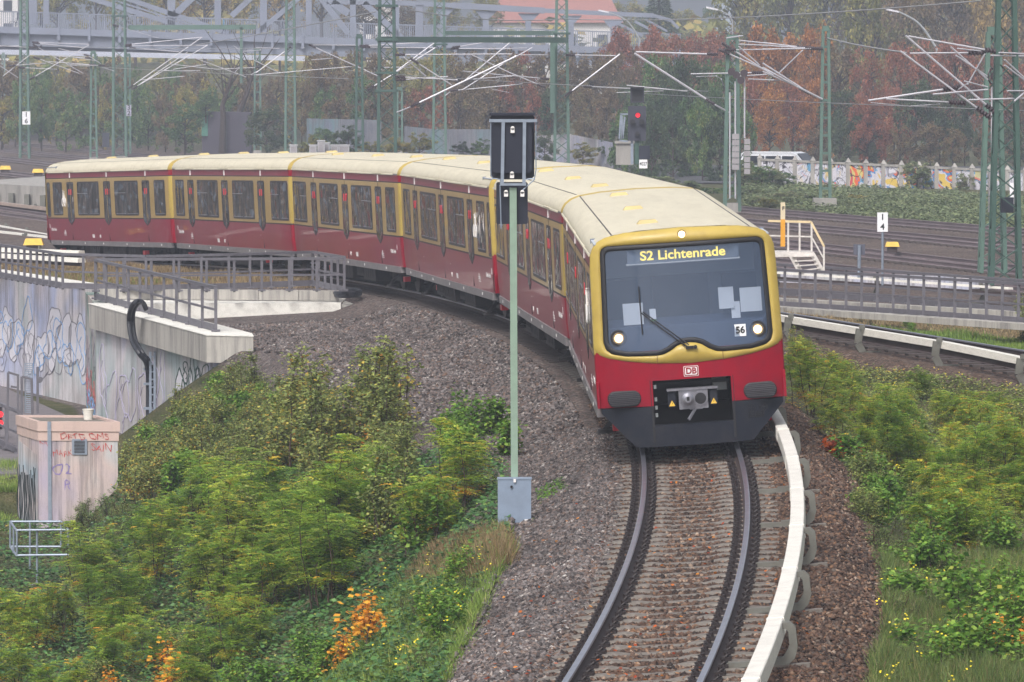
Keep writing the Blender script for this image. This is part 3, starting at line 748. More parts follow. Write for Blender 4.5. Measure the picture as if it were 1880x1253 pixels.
def make_front(par):
    n = 220; ctr = (0, 2.45)
    S = arc_fill([(0, 3.56), (.9, 3.525), (1.2, 3.47), (1.33, 3.41), (1.42, 3.31), (1.46, 3.2), (1.475, 3.0), (1.50, 1.7), (1.50, 1.18), (0, 1.18)])
    Yo = arc_fill([(0, 3.56), (.9, 3.525), (1.2, 3.47), (1.33, 3.41), (1.42, 3.31), (1.46, 3.2), (1.475, 3.0), (1.50, 1.72), (1.44, 1.62), (1.3, 1.56), (1.0, 1.50), (.6, 1.45), (0, 1.42)])
    Fo = arc_fill([(0, 3.34), (.8, 3.34), (1.2, 3.335), (1.27, 3.30), (1.305, 3.24), (1.31, 3.1), (1.345, 1.82), (1.31, 1.70), (1.22, 1.63), (1.0, 1.585), (.55, 1.575), (.42, 1.585), (.3, 1.64), (.2, 1.71), (.1, 1.745), (0, 1.755)])
    G = arc_fill([(0, 3.26), (.8, 3.26), (1.17, 3.255), (1.21, 3.23), (1.225, 3.19), (1.23, 3.1), (1.262, 1.84), (1.235, 1.76), (1.18, 1.71), (1.0, 1.665), (.56, 1.65), (.46, 1.66), (.36, 1.70), (.24, 1.78), (.12, 1.825), (0, 1.835)])
    Sp, Yp, Fp, Gp = (polar(q, n, ctr) for q in (S, Yo, Fo, G))
    def ring(P, off): return [(fx(y, z)+off, y, z) for y, z in P]
    def lerp(A, B, t): return [(a[0]*(1-t)+b[0]*t, a[1]*(1-t)+b[1]*t) for a, b in zip(A, B)]
    # shell: body ring, silhouette, then inwards
    mb = MB(); back = [(LH-.6, y, z) for y, z in Sp]
    rr_ = [back, [(fx(y, z)-.05, y*1.0, z) for y, z in Sp], [(fx(y, z)-.012, y*.992, 2.45+(z-2.45)*.996) for y, z in Sp], [(fx(y, z), y*.98, 2.45+(z-2.45)*.985) for y, z in Sp]]
    def mf(i, j):
        z = Sp[j][1]; return 0 if z < 1.64 else 1
    mb.loft(rr_[::1], caps=False, mf=mf); shell = mb.build("front_corner", [M_tred, M_tyel], par, smooth=True)
    # red apron below the yellow
    mb = MB(); nx_, P0 = 40, []
    rows_ = [1.18, 1.25, 1.35, 1.45, 1.55, 1.66]
    V = [[(fx(y, z), y, z) for y in np.linspace(-1.475, 1.475, nx_)] for z in rows_]
    mb.loft(V, closed=False, caps=False); mb.build("red_apron", M_tred, par, smooth=True)
    # yellow mask, proud of the apron, down to its curved lower lip
    mb = MB(); Yi = [(y*.982, 2.45+(z-2.45)*.988) for y, z in Yp]
    mb.loft([ring(Yp, -.02), ring(Yi, .012), ring(lerp(Yi, Fp, .5), .022), ring(Fp, .022), ring(Fp, -.01)], caps=False)
    mb.build("yellow_mask", M_tyel, par, smooth=True)
    for ys in (-.52, .52):
        mb = MB(); mb.box((fx(ys, 1.5)+.008, ys-.006, 1.455), (fx(ys, 1.5)+.027, ys+.006, 1.58)); mb.build("mask_seam", M_seam2, par)
    mb = MB(); mb.loft([ring(Fp, .0), ring(lerp(Fp, Gp, .15), .034), ring(lerp(Fp, Gp, .8), .034), ring(Gp, .02), ring(Gp, -.03)], caps=False)
    mb.build("windscreen_frame", M_black, par, smooth=True)
    mb = MB(); rs = [ring([(ctr[0]+(y-ctr[0])*k, ctr[1]+(z-ctr[1])*k) for y, z in Gp], .012) for k in (1, .8, .6, .4, .2, .02)]
    mb.loft(rs, caps=False); mb.poly(rs[-1]); mb.build("windscreen", M_cabglass, par, smooth=True)
    # cab interior
    X = LH-.75
    mb = MB(); mb.box((X-1.3, -1.40, 1.30), (X-1.27, 1.40, 3.40), 0)
    for s in (-1, 1): mb.box((X-1.27, s*1.40-.01, 1.3), (X+.16, s*1.40+.01, 3.2), 0)
    mb.box((X-1.27, -1.39, 3.36), (X+.2, 1.39, 3.38), 1); mb.box((X-1.27, -1.39, 1.30), (X+.2, 1.39, 1.32), 0)
    mb.box((X-1.26, -.45, 1.4), (X-1.22, .45, 3.0), 2); mb.box((X-1.26, -1.2, 2.75), (X-1.05, 1.2, 3.3), 1)
    for s in (-1, 1): mb.box((X-1.26, s*.95-.28, 1.9), (X-1.22, s*.95+.28, 2.7), 2)
    mb.build("cab_interior", [mat("cab_wall", c(120, 128, 142), rough=.8, var=.05), mat("cab_ceiling", c(176, 182, 192), rough=.8, var=.04), mat("cab_door", c(74, 80, 94), rough=.8)], par)
    mb = MB(); mb.hexa([(X-.35, -1.36, 1.4), (X+.20, -1.25, 1.4), (X+.20, 1.25, 1.4), (X-.35, 1.36, 1.4), (X-.35, -1.36, 2.12), (X+.12, -1.22, 2.02), (X+.12, 1.22, 2.02), (X-.35, 1.36, 2.12)])
    mb.build("driver_console", mat("console", c(64, 76, 100), rough=.6, var=.08), par)
    Mp = mat("paper_white", c(236, 236, 240), rough=.7, var=.02); Mg = mat("paper_green", c(90, 150, 90), rough=.7)
    for (y, z, wd, hh, mm) in ((-.83, 2.22, .32, .34, Mp), (-.52, 2.2, .1, .16, Mp), (-.52, 2.12, .1, .07, Mg), (.66, 2.38, .24, .34, Mp), (.80, 2.18, .14, .26, Mp), (1.05, 2.33, .34, .38, Mp)):
        yy = y; mb = MB(); mb.hexa([(X+.05, yy-wd/2, z-hh/2), (X+.06, yy-wd/2, z-hh/2), (X+.06, yy+wd/2, z-hh/2), (X+.05, yy+wd/2, z-hh/2), (X+.0, yy-wd/2, z+hh/2), (X+.01, yy-wd/2, z+hh/2), (X+.01, yy+wd/2, z+hh/2), (X+.0, yy+wd/2, z+hh/2)]); mb.build("paper_sheet", mm, par)
    # destination display behind the glass.  image-right is local -y (we look back along the train)
    xd = fx(0, 3.16)-.14
    mb = MB(); mb.box((xd-.10, -.88, 3.03), (xd, .88, 3.25), 0); mb.box((xd-.11, -.90, 3.01), (xd+.003, .90, 3.03), 1)
    dsp = mb.build("destination_display", [mat("display_field", c(120, 128, 140), rough=.6), M_mark], par)
    text_obj("display_lettering", "S2 Lichtenrade", .205, frame((xd+.004, 0, 3.14), (0, 1, 0), (0, 0, 1)), glow("display_amber", c(246, 212, 90), 1.7), par, ext=.002, bold=.004, xs=1.1)
    # plates, badge
    text_obj("train_number", "56", .15, frame((fx(.82, 1.885)+.03, .82, 1.885), (-.12, 1, 0), (0, 0, 1)), M_black, par, ext=.002, bold=.004, xs=1.0)
    mb = MB(); mb.box((fx(.82, 1.9)+.012, .73, 1.79), (fx(.82, 1.9)+.024, .91, 1.98)); mb.build("number_plate", Mp, par)
    xb = fx(0, 1.3)
    mb = MB()
    for q, (hw, hh, m_) in enumerate(((.118, .083, 1), (.110, .075, 0), (.096, .062, 1), )):
        mb.loft([[(xb+.001, y, z) for y, z in rounded(-hw, hw, 1.3-hh, 1.3+hh, .02)], [(xb+.004+.003*q, y, z) for y, z in rounded(-hw, hw, 1.3-hh, 1.3+hh, .02)]], m=m_)
    mb.build("badge", [M_tred, M_mark], par)
    text_obj("badge_lettering", "DB", .135, frame((xb+.013, 0, 1.3), (0, 1, 0), (0, 0, 1)), M_tred, par, ext=.002, bold=.004, xs=.95)
    # lamps
    Mlamp = glow("headlamp_glow", c(255, 206, 150), 3.2); Mref = mat("lamp_reflector", c(210, 190, 160), rough=.2, metal=.8)
    for yy, zz, r, nm in ((-1.10, 1.88, .085, "headlight"), (1.10, 1.88, .085, "headlight"), (0, 3.455, .055, "top_light")):
        x = fx(yy, zz)
        mb = MB()
        if r > .06:
            mb.cyl((x-.05, yy, zz), (x+.025, yy, zz), r*1.55, 24, 2)
            mb.cyl((x+.02, yy, zz), (x+.034, yy, zz), r*1.1, 24, 1)
        else: mb.cyl((x-.05, yy, zz), (x+.03, yy, zz), r*1.25, 24, 2)
        mb.cyl((x+.0, yy, zz), (x+.040, yy, zz), r*(.78 if r > .06 else 1.0), 20, 0)
        mb.build(nm, [Mlamp, Mref, M_black], par)
    # lower red side panels and dark skirt, coupler bay
    def slab(name, outline, m, off=.0, th=.06):
        mb = MB(); fr = [(fx(y, 1.2)+off, y, z) for y, z in outline]; bk = [(a-th-(.5 if abs(b) > 1.3 else .1), b, cc_) for a, b, cc_ in fr]
        mb.loft([fr, bk]); return mb.build(name, m, par)
    def fine(pts):   # subdivide horizontally so panels follow the curved front
        out = []
        for a, b in zip(pts, pts[1:]+pts[:1]):
            k = max(1, int(abs(a[0]-b[0])/.12)); out += [(a[0]+(b[0]-a[0])*i/k, a[1]+(b[1]-a[1])*i/k) for i in range(k)]
        return out
    for s in (-1, 1):
        def strips(name, y0, y1, zt, zb, m, off=0):
            mb = MB(); ys = np.linspace(y0, y1, 9); top = [(fx(y, 1.2)+off, y, zt(y)) for y in ys]; bot = [(fx(y, 1.2)+off-.04*max(0, .78-zb(y)), y, zb(y)) for y in ys]
            tb = [(a-.25, b, cc_) for a, b, cc_ in top]; bb = [(a-.25, b, cc_) for a, b, cc_ in bot]
            mb.loft([tb, top, bot, bb], closed=False, caps=False)
            for i in (0, -1): mb.quad(tb[i], top[i], bot[i], bb[i])
            return mb.build(name, m, par)
        strips("red_panel", s*.62, s*1.5, lambda y: 1.185, lambda y: .78, M_tred)
        strips("skirt_panel", s*.62, s*1.44, lambda y: .77, lambda y: .13+max(0, abs(y)-.92)*1.08, M_skirt, -.006)
        mb = MB(); mb.loft([[(LH-.35, s*1.5, .78), (LH-.35, s*1.5, 1.2), (LH-.7, s*1.5, 1.2), (LH-.7, s*1.5, .78)], [(LH-.35, s*1.46, .78), (LH-.35, s*1.46, 1.2), (LH-.7, s*1.46, 1.2), (LH-.7, s*1.46, .78)]]); mb.build("corner_panel", M_tred, par)
        # ribbed buffer pad
        yc, zc = s*1.075, .92; x = fx(yc, 1.2); mb = MB()
        for k in range(9):
            hh = .125; z = zc-hh+.0139+(k*.0278); hw = .265 - .125 + math.sqrt(max(0, .125**2-(z-zc)**2))
            mb.hexa([(x-.02, yc-hw, z-.009), (x+.13-.12*abs(k-4)/9, yc-hw+.02, z-.008), (x+.13-.12*abs(k-4)/9, yc+hw-.02, z-.008), (x-.02, yc+hw, z-.009), (x-.02, yc-hw, z+.009), (x+.13-.12*abs(k-4)/9, yc-hw+.02, z+.006), (x+.13-.12*abs(k-4)/9, yc+hw-.02, z+.006), (x-.02, yc+hw, z+.009)], 1)
        ol = [(yc+a, b) for a, b in rounded(-.265, .265, zc-.125, zc+.125, .122, 8)]
        mb.loft([[(x-.05, a, b) for a, b in ol], [(x+.075, a, b) for a, b in ol], [(x+.085, yc+(a-yc)*.93, zc+(b-zc)*.86) for a, b in ol]], m=0)
        mb.build("buffer_pad", [M_black, M_pad], par)
    mb = MB(); ys = np.linspace(-.62, .62, 9)
    top = [(fx(y, 1.2)-.008, y, .47) for y in ys]; bot = [(fx(y, 1.2)-.03, y, .13) for y in ys]
    mb.loft([[(a-.2, b, q) for a, b, q in top], top, bot, [(a-.2, b, q) for a, b, q in bot]], closed=False, caps=False); mb.build("lower_bar", M_skirt, par)
    # grille holes on the right panel
    mb = MB()
    for gx, gz, nn, mm_ in ((.86, .64, 5, 5), (1.05, .64, 5, 5), (.86, .52, 5, 4), (.99, .52, 5, 4)):
        for i in range(nn):
            for j in range(mm_):
                if gz > .6 and (i-2)**2 == (j-2)**2 and i != 2: continue
                y = gx + i*.028; z = gz - j*.026+.05; mb.box((fx(y, 1.2)-.02, y, z), (fx(y, 1.2)-.003, y+.016, z+.014))
    mb.build("grille", M_black, par)
    # bay box and coupler
    X = fx(0, 1.2)
    mb = MB(); mb.box((X-.9, -.64, .2), (X-.86, .64, 1.2)); mb.box((X-.9, -.66, 1.17), (X-.06, .66, 1.2)); mb.box((X-.9, -.66, .2), (X-.05, -.62, 1.19)); mb.box((X-.9, .62, .2), (X-.05, .66, 1.19))
    mb.box((X-.5, .34, .95), (X-.3, .56, 1.15), 1); mb.bar((X-.3, -.6, 1.1), (X-.3, .6, 1.1), .05, .05, 0)
    for z in (.6, .72, .85, 1.05): mb.box((X-.12, -.6, z), (X-.08, -.56, z+.06), 1)
    mb.build("coupler_bay", [M_black, mat("bay_grey", c(120, 124, 126), rough=.6)], par)
    mb = MB(); xf = X-.02
    mb.box((xf-.5, -.05, .68), (xf-.1, .15, .95)); mb.box((xf-.12, -.22, .70), (xf, .24, 1.0))
    mb.cyl((xf, -.08, .86), (xf+.09, -.08, .86), .105, 20); mb.tube([(xf+.09, -.08, .86), (xf+.13, -.08, .86)], [.1, .05], 20)
    mb.cyl((xf-.02, .12, .86), (xf+.025, .12, .86), .115, 20); mb.cyl((xf+.0, .12, .86), (xf+.03, .12, .86), .09, 20, 1)
    mb.box((xf-.15, -.40, 1.0), (xf+.02, .40, 1.035)); mb.bar((xf, .03, .70), (xf+.10, -.09, .54), .035, .035)
    mb.box((xf+.1, -.1, .84), (xf+.135, -.06, .9), 1)
    for s in (-1, 1):
        mb.box((xf-.12, s*.33-.06, .74), (xf-.03, s*.33+.06, .99), 2)
    mb.build("coupler", [M_steel, M_black, M_skirt], par)
    for s in (-1, 1):
        mb = MB(); mb.poly([(xf-.026, s*.33-.05, .76), (xf-.026, s*.33+.05, .76), (xf-.026, s*.33, .85)], 0)
        mb.poly([(xf-.024, s*.33-.006, .78), (xf-.024, s*.33+.008, .80), (xf-.024, s*.33+.002, .83)], 1)
        mb.build("warning_sign", [M_yel, M_black], par)
    # wiper
    mb = MB(); x = lambda y, z: fx(y, z)+.055
    mb.tube([(x(-.05, 1.66), -.04, 1.69), (x(-.4, 2.0), -.42, 2.0), (x(-.7, 2.3), -.73, 2.27)], .012, 6); mb.tube([(x(-.05, 1.69)+.01, -.01, 1.72), (x(-.4, 2.03), -.39, 2.03), (x(-.7, 2.3), -.70, 2.28)], .010, 6)
    mb.tube([(x(-.73, 1.95)-.012, -.725, 1.92), (x(-.73, 2.6)-.012, -.735, 2.68)], .011, 6); mb.box((x(0, 1.66)-.03, -.06, 1.655), (x(0, 1.66)+.01, .06, 1.70))
    mb.cyl((x(.1, 1.66)-.02, .09, 1.68), (x(.1, 1.66)+.03, .09, 1.68), .03, 10)
    mb.build("wiper", M_black, par)
M_pad = mat("buffer_rib", c(72, 70, 76), rough=.5, var=.1)
M_seam2 = mat("mask_seam", c(120, 90, 40), rough=.6)
def cab_glass():
    m, t, p = nodes("windscreen_glass"); p.inputs['Base Color'].default_value = c(92, 110, 140); p.inputs['Roughness'].default_value = .12
    p.inputs['Specular IOR Level'].default_value = .8; p.inputs['Coat Weight'].default_value = 1.0; p.inputs['Coat Roughness'].default_value = .03
    tr = N(t, 'ShaderNodeBsdfTransparent'); tr.inputs[0].default_value = (.86, .92, 1, 1); mx = N(t, 'ShaderNodeMixShader'); mx.inputs[0].default_value = .60
    t.links.new(p.outputs[0], mx.inputs[1]); t.links.new(tr.outputs[0], mx.inputs[2]); t.links.new(mx.outputs[0], t.nodes['Material Output'].inputs[0]); return m
M_cabglass = cab_glass()
train = empty("train", (0, 0, 0), "long red and yellow commuter train with cream roof, S2 Lichtenrade on its display", "train")
carA = make_car(True); carB = make_car(False); carA.parent = train; carB.parent = train
PIT = 18.4
for k in range(6):
    cab = k in (0, 2, 5)
    if k == 0: o = carA
    elif k == 1: o = carB
    else: o = copy_tree(carA if cab else carB, train)
    Pn, Pf = tp(k*PIT), tp((k+1)*PIT); mid = (Pn+Pf)/2 + tdir((k+.5)*PIT)[1]*.09
    f = (Pn-Pf).normalized()
    if k >= 4: f = -f
    _, r0, _ = tdir((k+.5)*PIT); up = Vector((0, 0, 1)); 
    rgt = Vector((r0.x, r0.y, CANT)); y = -rgt if k < 4 else rgt
    y = y if k < 4 else rgt
    # local +x forward (cab), +y must complete a right-handed frame
    z = f.cross(y).normalized()
    if z.z < 0: y = -y; z = -z
    y = z.cross(f).normalized(); z = f.cross(y)
    o.matrix_world = Matrix(((f.x, y.x, z.x, mid.x), (f.y, y.y, z.y, mid.y), (f.z, y.z, z.z, mid.z), (0, 0, 0, 1)))
# ================================================================ abutment wall, railings, hut at the left
M_wall = None
def wall_mat(name, base, graf=1.0, seed=0.0, cols=None):
    m, t, p = nodes(name); tc = N(t, 'ShaderNodeNewGeometry')
    def nz(scale, mp=(1, 1, 1), det=5.0, rough=.6, off=0.0):
        q = N(t, 'ShaderNodeMapping'); q.inputs['Scale'].default_value = mp; q.inputs['Location'].default_value = (off, off, off); t.links.new(tc.outputs['Position'], q.inputs[0])
        n = N(t, 'ShaderNodeTexNoise', i_Scale=scale, i_Detail=det, i_Roughness=rough); t.links.new(q.outputs[0], n.inputs['Vector']); return n.outputs[0]
    cc = ramp(t, nz(.6), [(.3, tuple(v*.86 for v in base[:3])), (.7, tuple(v*1.1 for v in base[:3]))])
    cols = cols or [c(196, 190, 200), c(176, 184, 214), c(206, 200, 204), c(160, 176, 178), c(204, 196, 206)]
    blotch = ramp(t, nz(.55, (1, .35, .5), 3, .5, seed), [(.30, cols[0]), (.42, cols[1]), (.52, cols[2]), (.62, cols[3]), (.72, cols[4])], 'LINEAR')
    cc = mixc(t, ramp(t, nz(.5, (1, .4, 1), 2, .5, seed+4), [(.36, (0, 0, 0)), (.5, (graf,)*3)]), cc, blotch)
    streak = ramp(t, nz(2.2, (3, 1, .12), 6, .75, seed+9), [(.46, (0, 0, 0)), (.68, (.75,)*3)])
    cc = mixc(t, streak, cc, c(92, 90, 92))
    fine = ramp(t, nz(9, (1, 1, .3), 6, .7, 2), [(.5, (0, 0, 0)), (.75, (.35,)*3)]); cc = mixc(t, fine, cc, c(120, 116, 116))
    t.links.new(cc, p.inputs['Base Color']); p.inputs['Roughness'].default_value = .85; p.inputs['Specular IOR Level'].default_value = .25
    b = N(t, 'ShaderNodeBump'); b.inputs['Strength'].default_value = .2; b.inputs['Distance'].default_value = .02; t.links.new(nz(14), b.inputs['Height']); t.links.new(b.outputs[0], p.inputs['Normal'])
    return m
M_wall = wall_mat("graffiti_wall", c(182, 176, 178))
M_wall_g = wall_mat("graffiti_wall_green", c(168, 168, 164), 1.0, 3.0, [c(150, 172, 160), c(178, 164, 160), c(112, 146, 134), c(184, 176, 180), c(160, 126, 128)])
M_cop = wall_mat("coping_concrete", c(170, 166, 160), 0.0)
M_top = mat("coping_top", c(222, 220, 214), rough=.85, var=.08, scale=2, dirt=c(150, 148, 140), dirt_amt=.5)
M_railg = mat("railing_grey", c(98, 96, 104), rough=.5, var=.12, scale=4, dirt=c(76, 72, 74), dirt_amt=.4)
M_galv = mat("galvanised", c(140, 150, 166), rough=.42, metal=.3, var=.12, scale=8)
M_hose = mat("black_hose", c(36, 38, 46), rough=.5, var=.1)
def prism(mb, plan, z0, z1, m=0, mt=None):
    """vertical prism on a plan outline; z may be a number or a list per corner"""
    n = len(plan); a = z0 if isinstance(z0, (list, tuple)) else [z0]*n; b = z1 if isinstance(z1, (list, tuple)) else [z1]*n
    lo = [(x, y, a[i]) for i, (x, y) in enumerate(plan)]; hi = [(x, y, b[i]) for i, (x, y) in enumerate(plan)]
    area = sum(plan[i][0]*plan[(i+1) % n][1]-plan[(i+1) % n][0]*plan[i][1] for i in range(n))
    if area < 0: lo = lo[::-1]; hi = hi[::-1]
    for i in range(n):
        k = (i+1) % n; mb.quad(lo[i], lo[k], hi[k], hi[i], m)
    mb.poly(hi, m if mt is None else mt); mb.poly(lo[::-1], m)
# wall line in plan, from its right end to beyond the left edge of the frame
WP = [(-6.72, 123.6), (-10.97, 139.7), (-11.85, 147.2), (-15.3, 157.0), (-19.5, 168.0)]
tops = [-.9, -.9, -.12, -.12, -.12]
for i, (mm, lb) in enumerate(((M_wall, "concrete abutment wall with white and green graffiti under the coping beam"), (M_wall_g, "wall panel with green and red graffiti behind the hut"), (M_wall, "long pale graffiti covered retaining wall at the left edge"), (M_wall, None))):
    (x0, y0), (x1, y1) = WP[i], WP[i+1]
    if lb is None: continue
    if i == 2: x1, y1 = WP[4]
    f = Vector((x1-x0, y1-y0, 0)).normalized(); nrm = Vector((f.y, -f.x, 0))   # to the right (into the fill)
    a, b = Vector((x0, y0, 0)), Vector((x1, y1, 0)); th = nrm*.55
    mb = MB(); z1 = -.88 if i == 0 else (-.3 if i == 1 else -.16)
    prism(mb, [(a.x, a.y), (b.x, b.y), (b.x+th.x, b.y+th.y), (a.x+th.x, a.y+th.y)], -4.6, z1)
    o = mb.build("retaining_wall", mm); tag(o, lb, "wall")
    WALL = o if i == 0 else globals().get('WALL')
    if i == 0: WALL0 = o
    if i == 2: WALL2 = o
    if i == 1: WALL1 = o
# top strip of the long wall
mb = MB(); a, b = Vector((WP[2][0], WP[2][1], 0)), Vector((WP[4][0], WP[4][1], 0)); f = (b-a).normalized(); nr = Vector((f.y, -f.x, 0))
prism(mb, [tuple((a-nr*.06)[:2]), tuple((b-nr*.06)[:2]), tuple((b+nr*.6)[:2]), tuple((a+nr*.6)[:2])], -.158, -.10)
mb.build("wall_top", M_top, WALL2)
# coping beam in front of the bridge corner
a = WZ(163, 557, -.25); b = WZ(379, 615, -.25); e = WZ(465, 617, -.25)
f = (b-a).normalized(); nr = Vector((f.y, -f.x, 0)).normalized(); nr = -nr if nr.x < 0 else nr
mb = MB()
plan = [(a.x, a.y), (b.x, b.y), (e.x, e.y), (e.x-.1, e.y+1.2), (a.x+1.15, a.y+.25)]
prism(mb, plan, -.90, -.272, 0)
plan2 = [(a.x-.015, a.y-.01), (b.x-.01, b.y-.02), (e.x+.01, e.y-.02), (e.x-.09, e.y+1.22), (a.x+1.16, a.y+.27)]
prism(mb, plan2, -.270, -.25, 1)
cop = mb.build("coping_beam", [M_cop, M_top]); tag(cop, "heavy weathered concrete coping beam ending above the gravel", "coping")
# low concrete kerb running down from the coping into the bushes
mb = MB(); p0, p1 = WZ(402, 668, -1.0), WZ(472, 708, -1.35)
mb.hexa([p0+Vector(q) for q in ((-.1, -.1, -.6), (.15, -.1, -.6), (.15, .2, -.6), (-.1, .2, -.6))] + [p0+Vector(q) for q in ((-.1, -.1, 0), (.15, -.1, 0), (.15, .2, 0), (-.1, .2, 0))]) if False else mb.bar(p0, p1, .22, .5)
tag(mb.build("kerb", M_conc), "low concrete kerb running down from the coping beam", "kerb")
# slab and upstand across the approach
mb = MB()
a1, b1 = WZ(175, 558, -.38), WZ(626, 556, -.38)
prism(mb, [(a1.x, a1.y), (b1.x, b1.y-.1), (b1.x+.1, b1.y+5), (a1.x-.2, a1.y+7)], -.9, -.38, 0)
tag(mb.build("approach_slab", [M_top]), kind='structure')
mb = MB(); a1, b1 = WZ(182, 549, -.36), WZ(622, 553, -.36)
for k in range(6):
    p, q = a1.lerp(b1, k/6.+.0008), a1.lerp(b1, (k+1)/6.-.0008); mb.hexa([p, q, q+Vector((0, .4, 0)), p+Vector((0, .4, 0)), p+Vector((0, 0, .27)), q+Vector((0, 0, .27)), q+Vector((0, .4, .27)), p+Vector((0, .4, .27))])
tag(mb.build("upstand", M_cop), "low concrete upstand carrying the cross railing", "upstand")
mb = MB(); p = WZ(660, 569, -.62)
mb.hexa([WZ(634, 560, -.42), WZ(697, 566, -.42), WZ(690, 558, -.42), WZ(630, 552, -.42)][0:0] or [p+Vector(q) for q in ((-.5, -.9, -.3), (.5, -.9, -.3), (.45, 1.2, -.3), (-.55, 1.2, -.3), (-.5, -.9, .2), (.5, -.9, .2), (.45, 1.2, .2), (-.55, 1.2, .2))])
tag(mb.build("cable_pit", [M_top]), "pale concrete cable pit lid beside the track", "cable pit")
# deck soil strip between the left railing and the track
# ---------------------------------------------------------------- railings: pts = base points
def railing(label, pts, h=1.0, spacing=.95, group=None, m=None, post=(.07, .07), endbig=True, base=True):
    m = m or M_railg; e = empty("railing", pts[0], label, "railing", group); e.location = (0, 0, 0)
    pts = [Vector(p) for p in pts]
    for nm, z, hh, ww in (("top_rail", h, .07, .09), ("middle_rail", h*.48, .05, .05)) + ((("base_rail", .06, .16, .05),) if base else ()):
        for a, b in zip(pts[:-1], pts[1:]):
            mb = MB(); mb.bar(a+Vector((0, 0, z)), b+Vector((0, 0, z)), ww, hh); mb.build(nm, m, e)
    for ia, (a, b) in enumerate(zip(pts[:-1], pts[1:])):
        n = max(1, int(round((b-a).length/spacing)))
        for k in range(n + (1 if ia == len(pts)-2 else 0)):
            p = a.lerp(b, k/n); mb = MB(); mb.box(p+Vector((-post[0]/2, -post[1]/2, -.05)), p+Vector((post[0]/2, post[1]/2, h-.03)))
            mb.box(p+Vector((-.1, -.1, -.02)), p+Vector((.1, .1, .02))); mb.build("post", m, e)
    return e
def RZ(lst, zt, h):  # railing base points from where the top rail shows
    return [WZ(x, y, zt) - Vector((0, 0, h)) for x, y in lst]
railing("long grey steel railing on top of the left wall", RZ([(-45, 441), (0, 450), (115, 467), (268, 471), (420, 468), (574, 463), (632, 473)], .82, .92), .92, .78)
railing("grey cross railing on the low concrete upstand", RZ([(176, 477), (632, 475)], .82, .84), .84, .78, base=False)
railing("grey railing slanting along the heavy coping beam", RZ([(175, 478), (396, 528)], .80, 1.02), 1.02, 1.75)
railing("front grey railing beyond the track at the right edge", RZ([(1380, 492), (1441, 496), (1640, 507), (1900, 523)], .75, .95), .95, .68)
railing("rear grey railing parallel to the front one at right", RZ([(1380, 483), (1441, 487), (1640, 499), (1900, 517)], .28, .85), .85, .78)
mb = MB(); a, b = WZ(1380, 561, -.2), WZ(1900, 597, -.2)
mb.hexa([a+Vector((0, -.4, -.13)), b+Vector((0, -.4, -.13)), b+Vector((.1, .3, -.13)), a+Vector((.1, .3, -.13)), a+Vector((0, -.4, .02)), b+Vector((0, -.4, .02)), b+Vector((.1, .3, .02)), a+Vector((.1, .3, .02))])
tag(mb.build("ledge", [M_cop]), "pale concrete ledge under the front right railing", "ledge")
mb = MB(); a, b = WZ(1380, 545, -.55), WZ(1900, 574, -.55)
mb.hexa([a+Vector((0, -.2, -.35)), b+Vector((0, -.2, -.35)), b+Vector((.1, .3, -.35)), a+Vector((.1, .3, -.35)), a+Vector((0, -.2, .0)), b+Vector((0, -.2, .0)), b+Vector((.1, .3, .0)), a+Vector((.1, .3, .0))])
tag(mb.build("ledge", [M_cop]), "pale concrete ledge under the rear right railing", "ledge")
mb = MB(); a, b = WZ(1380, 540, -.9), WZ(1860, 560, -.9)
a.y += 6; b.y += 6
mb.hexa([a, b, b+Vector((0, .4, 0)), a+Vector((0, .4, 0)), a+Vector((0, 0, .5)), b+Vector((0, 0, .5)), b+Vector((0, .4, .5)), a+Vector((0, .4, .5))])
tag(mb.build("retaining_wall", wall_mat("low_wall", c(190, 186, 188), .6)), "low whitish wall with scrawled graffiti behind the right railings", "wall")
# ---------------------------------------------------------------- cable hose and ladder on the wall
e = empty("cable_hose", (0, 0, 0), "thick black cable hose looping over the coping and down the wall", "cable hose")
mb = MB(); hp = [W(268, 568, 132.0), W(262, 556, 131.8), W(250, 554, 131.2), W(240, 568, 131.6), W(237, 590, 132.0), W(242, 625, 131.7), W(256, 650, 131.2), W(268, 666, 131.6), W(272, 692, 131.9), W(272, 765, 131.9)]
def smoothp(pts, n=5):
    out = []
    for i in range(len(pts)-1):
        p0, p1, p2, p3 = pts[max(i-1, 0)], pts[i], pts[i+1], pts[min(i+2, len(pts)-1)]
        for k in range(n):
            t = k/n; out.append(.5*((2*p1)+(p2-p0)*t+(2*p0-5*p1+4*p2-p3)*t*t+(3*p1-p0-3*p2+p3)*t**3))
    return out + [pts[-1]]
mb.tube(smoothp(hp), .062, 10); mb.build("hose", M_hose, e)
mb = MB(); mb.tube(smoothp([p+Vector((.09, .12, 0)) for p in hp[2:]]), .05, 8); mb.build("hose", M_hose, e)
for y in (678, 705, 750):
    mb = MB(); P = W(272, y, 131.9); mb.box(P-Vector((.11, .1, .03)), P+Vector((.11, .1, .03))); mb.build("clamp", M_galv, e)
e = empty("cable_ladder", (0, 0, 0), "grey perforated cable ladder fixed upright on the wall beside the hose", "cable ladder")
for px in (276, 284):
    mb = MB(); p, q = W(px, 646, 131.6), W(px, 790, 131.6); mb.bar(p, q, .06, .05); mb.build("upright", M_galv, e)
for k in range(9):
    z = 655 + k*14; mb = MB(); mb.bar(W(275, z, 131.6), W(285, z, 131.6), .03, .03); mb.build("rung", M_galv, e)
e = empty("coiled_hose", (0, 0, 0), "coil of grey cable hose at the railing's end beside the train", "cable hose")
mb = MB(); cc_ = WZ(638, 540, -.18)
mb.tube([cc_ + Vector((.34*math.cos(t), .9*math.sin(t), .03*t/3)) for t in np.linspace(-2.6, 8.5, 50)], .06, 8); mb.build("hose", M_hose, e)
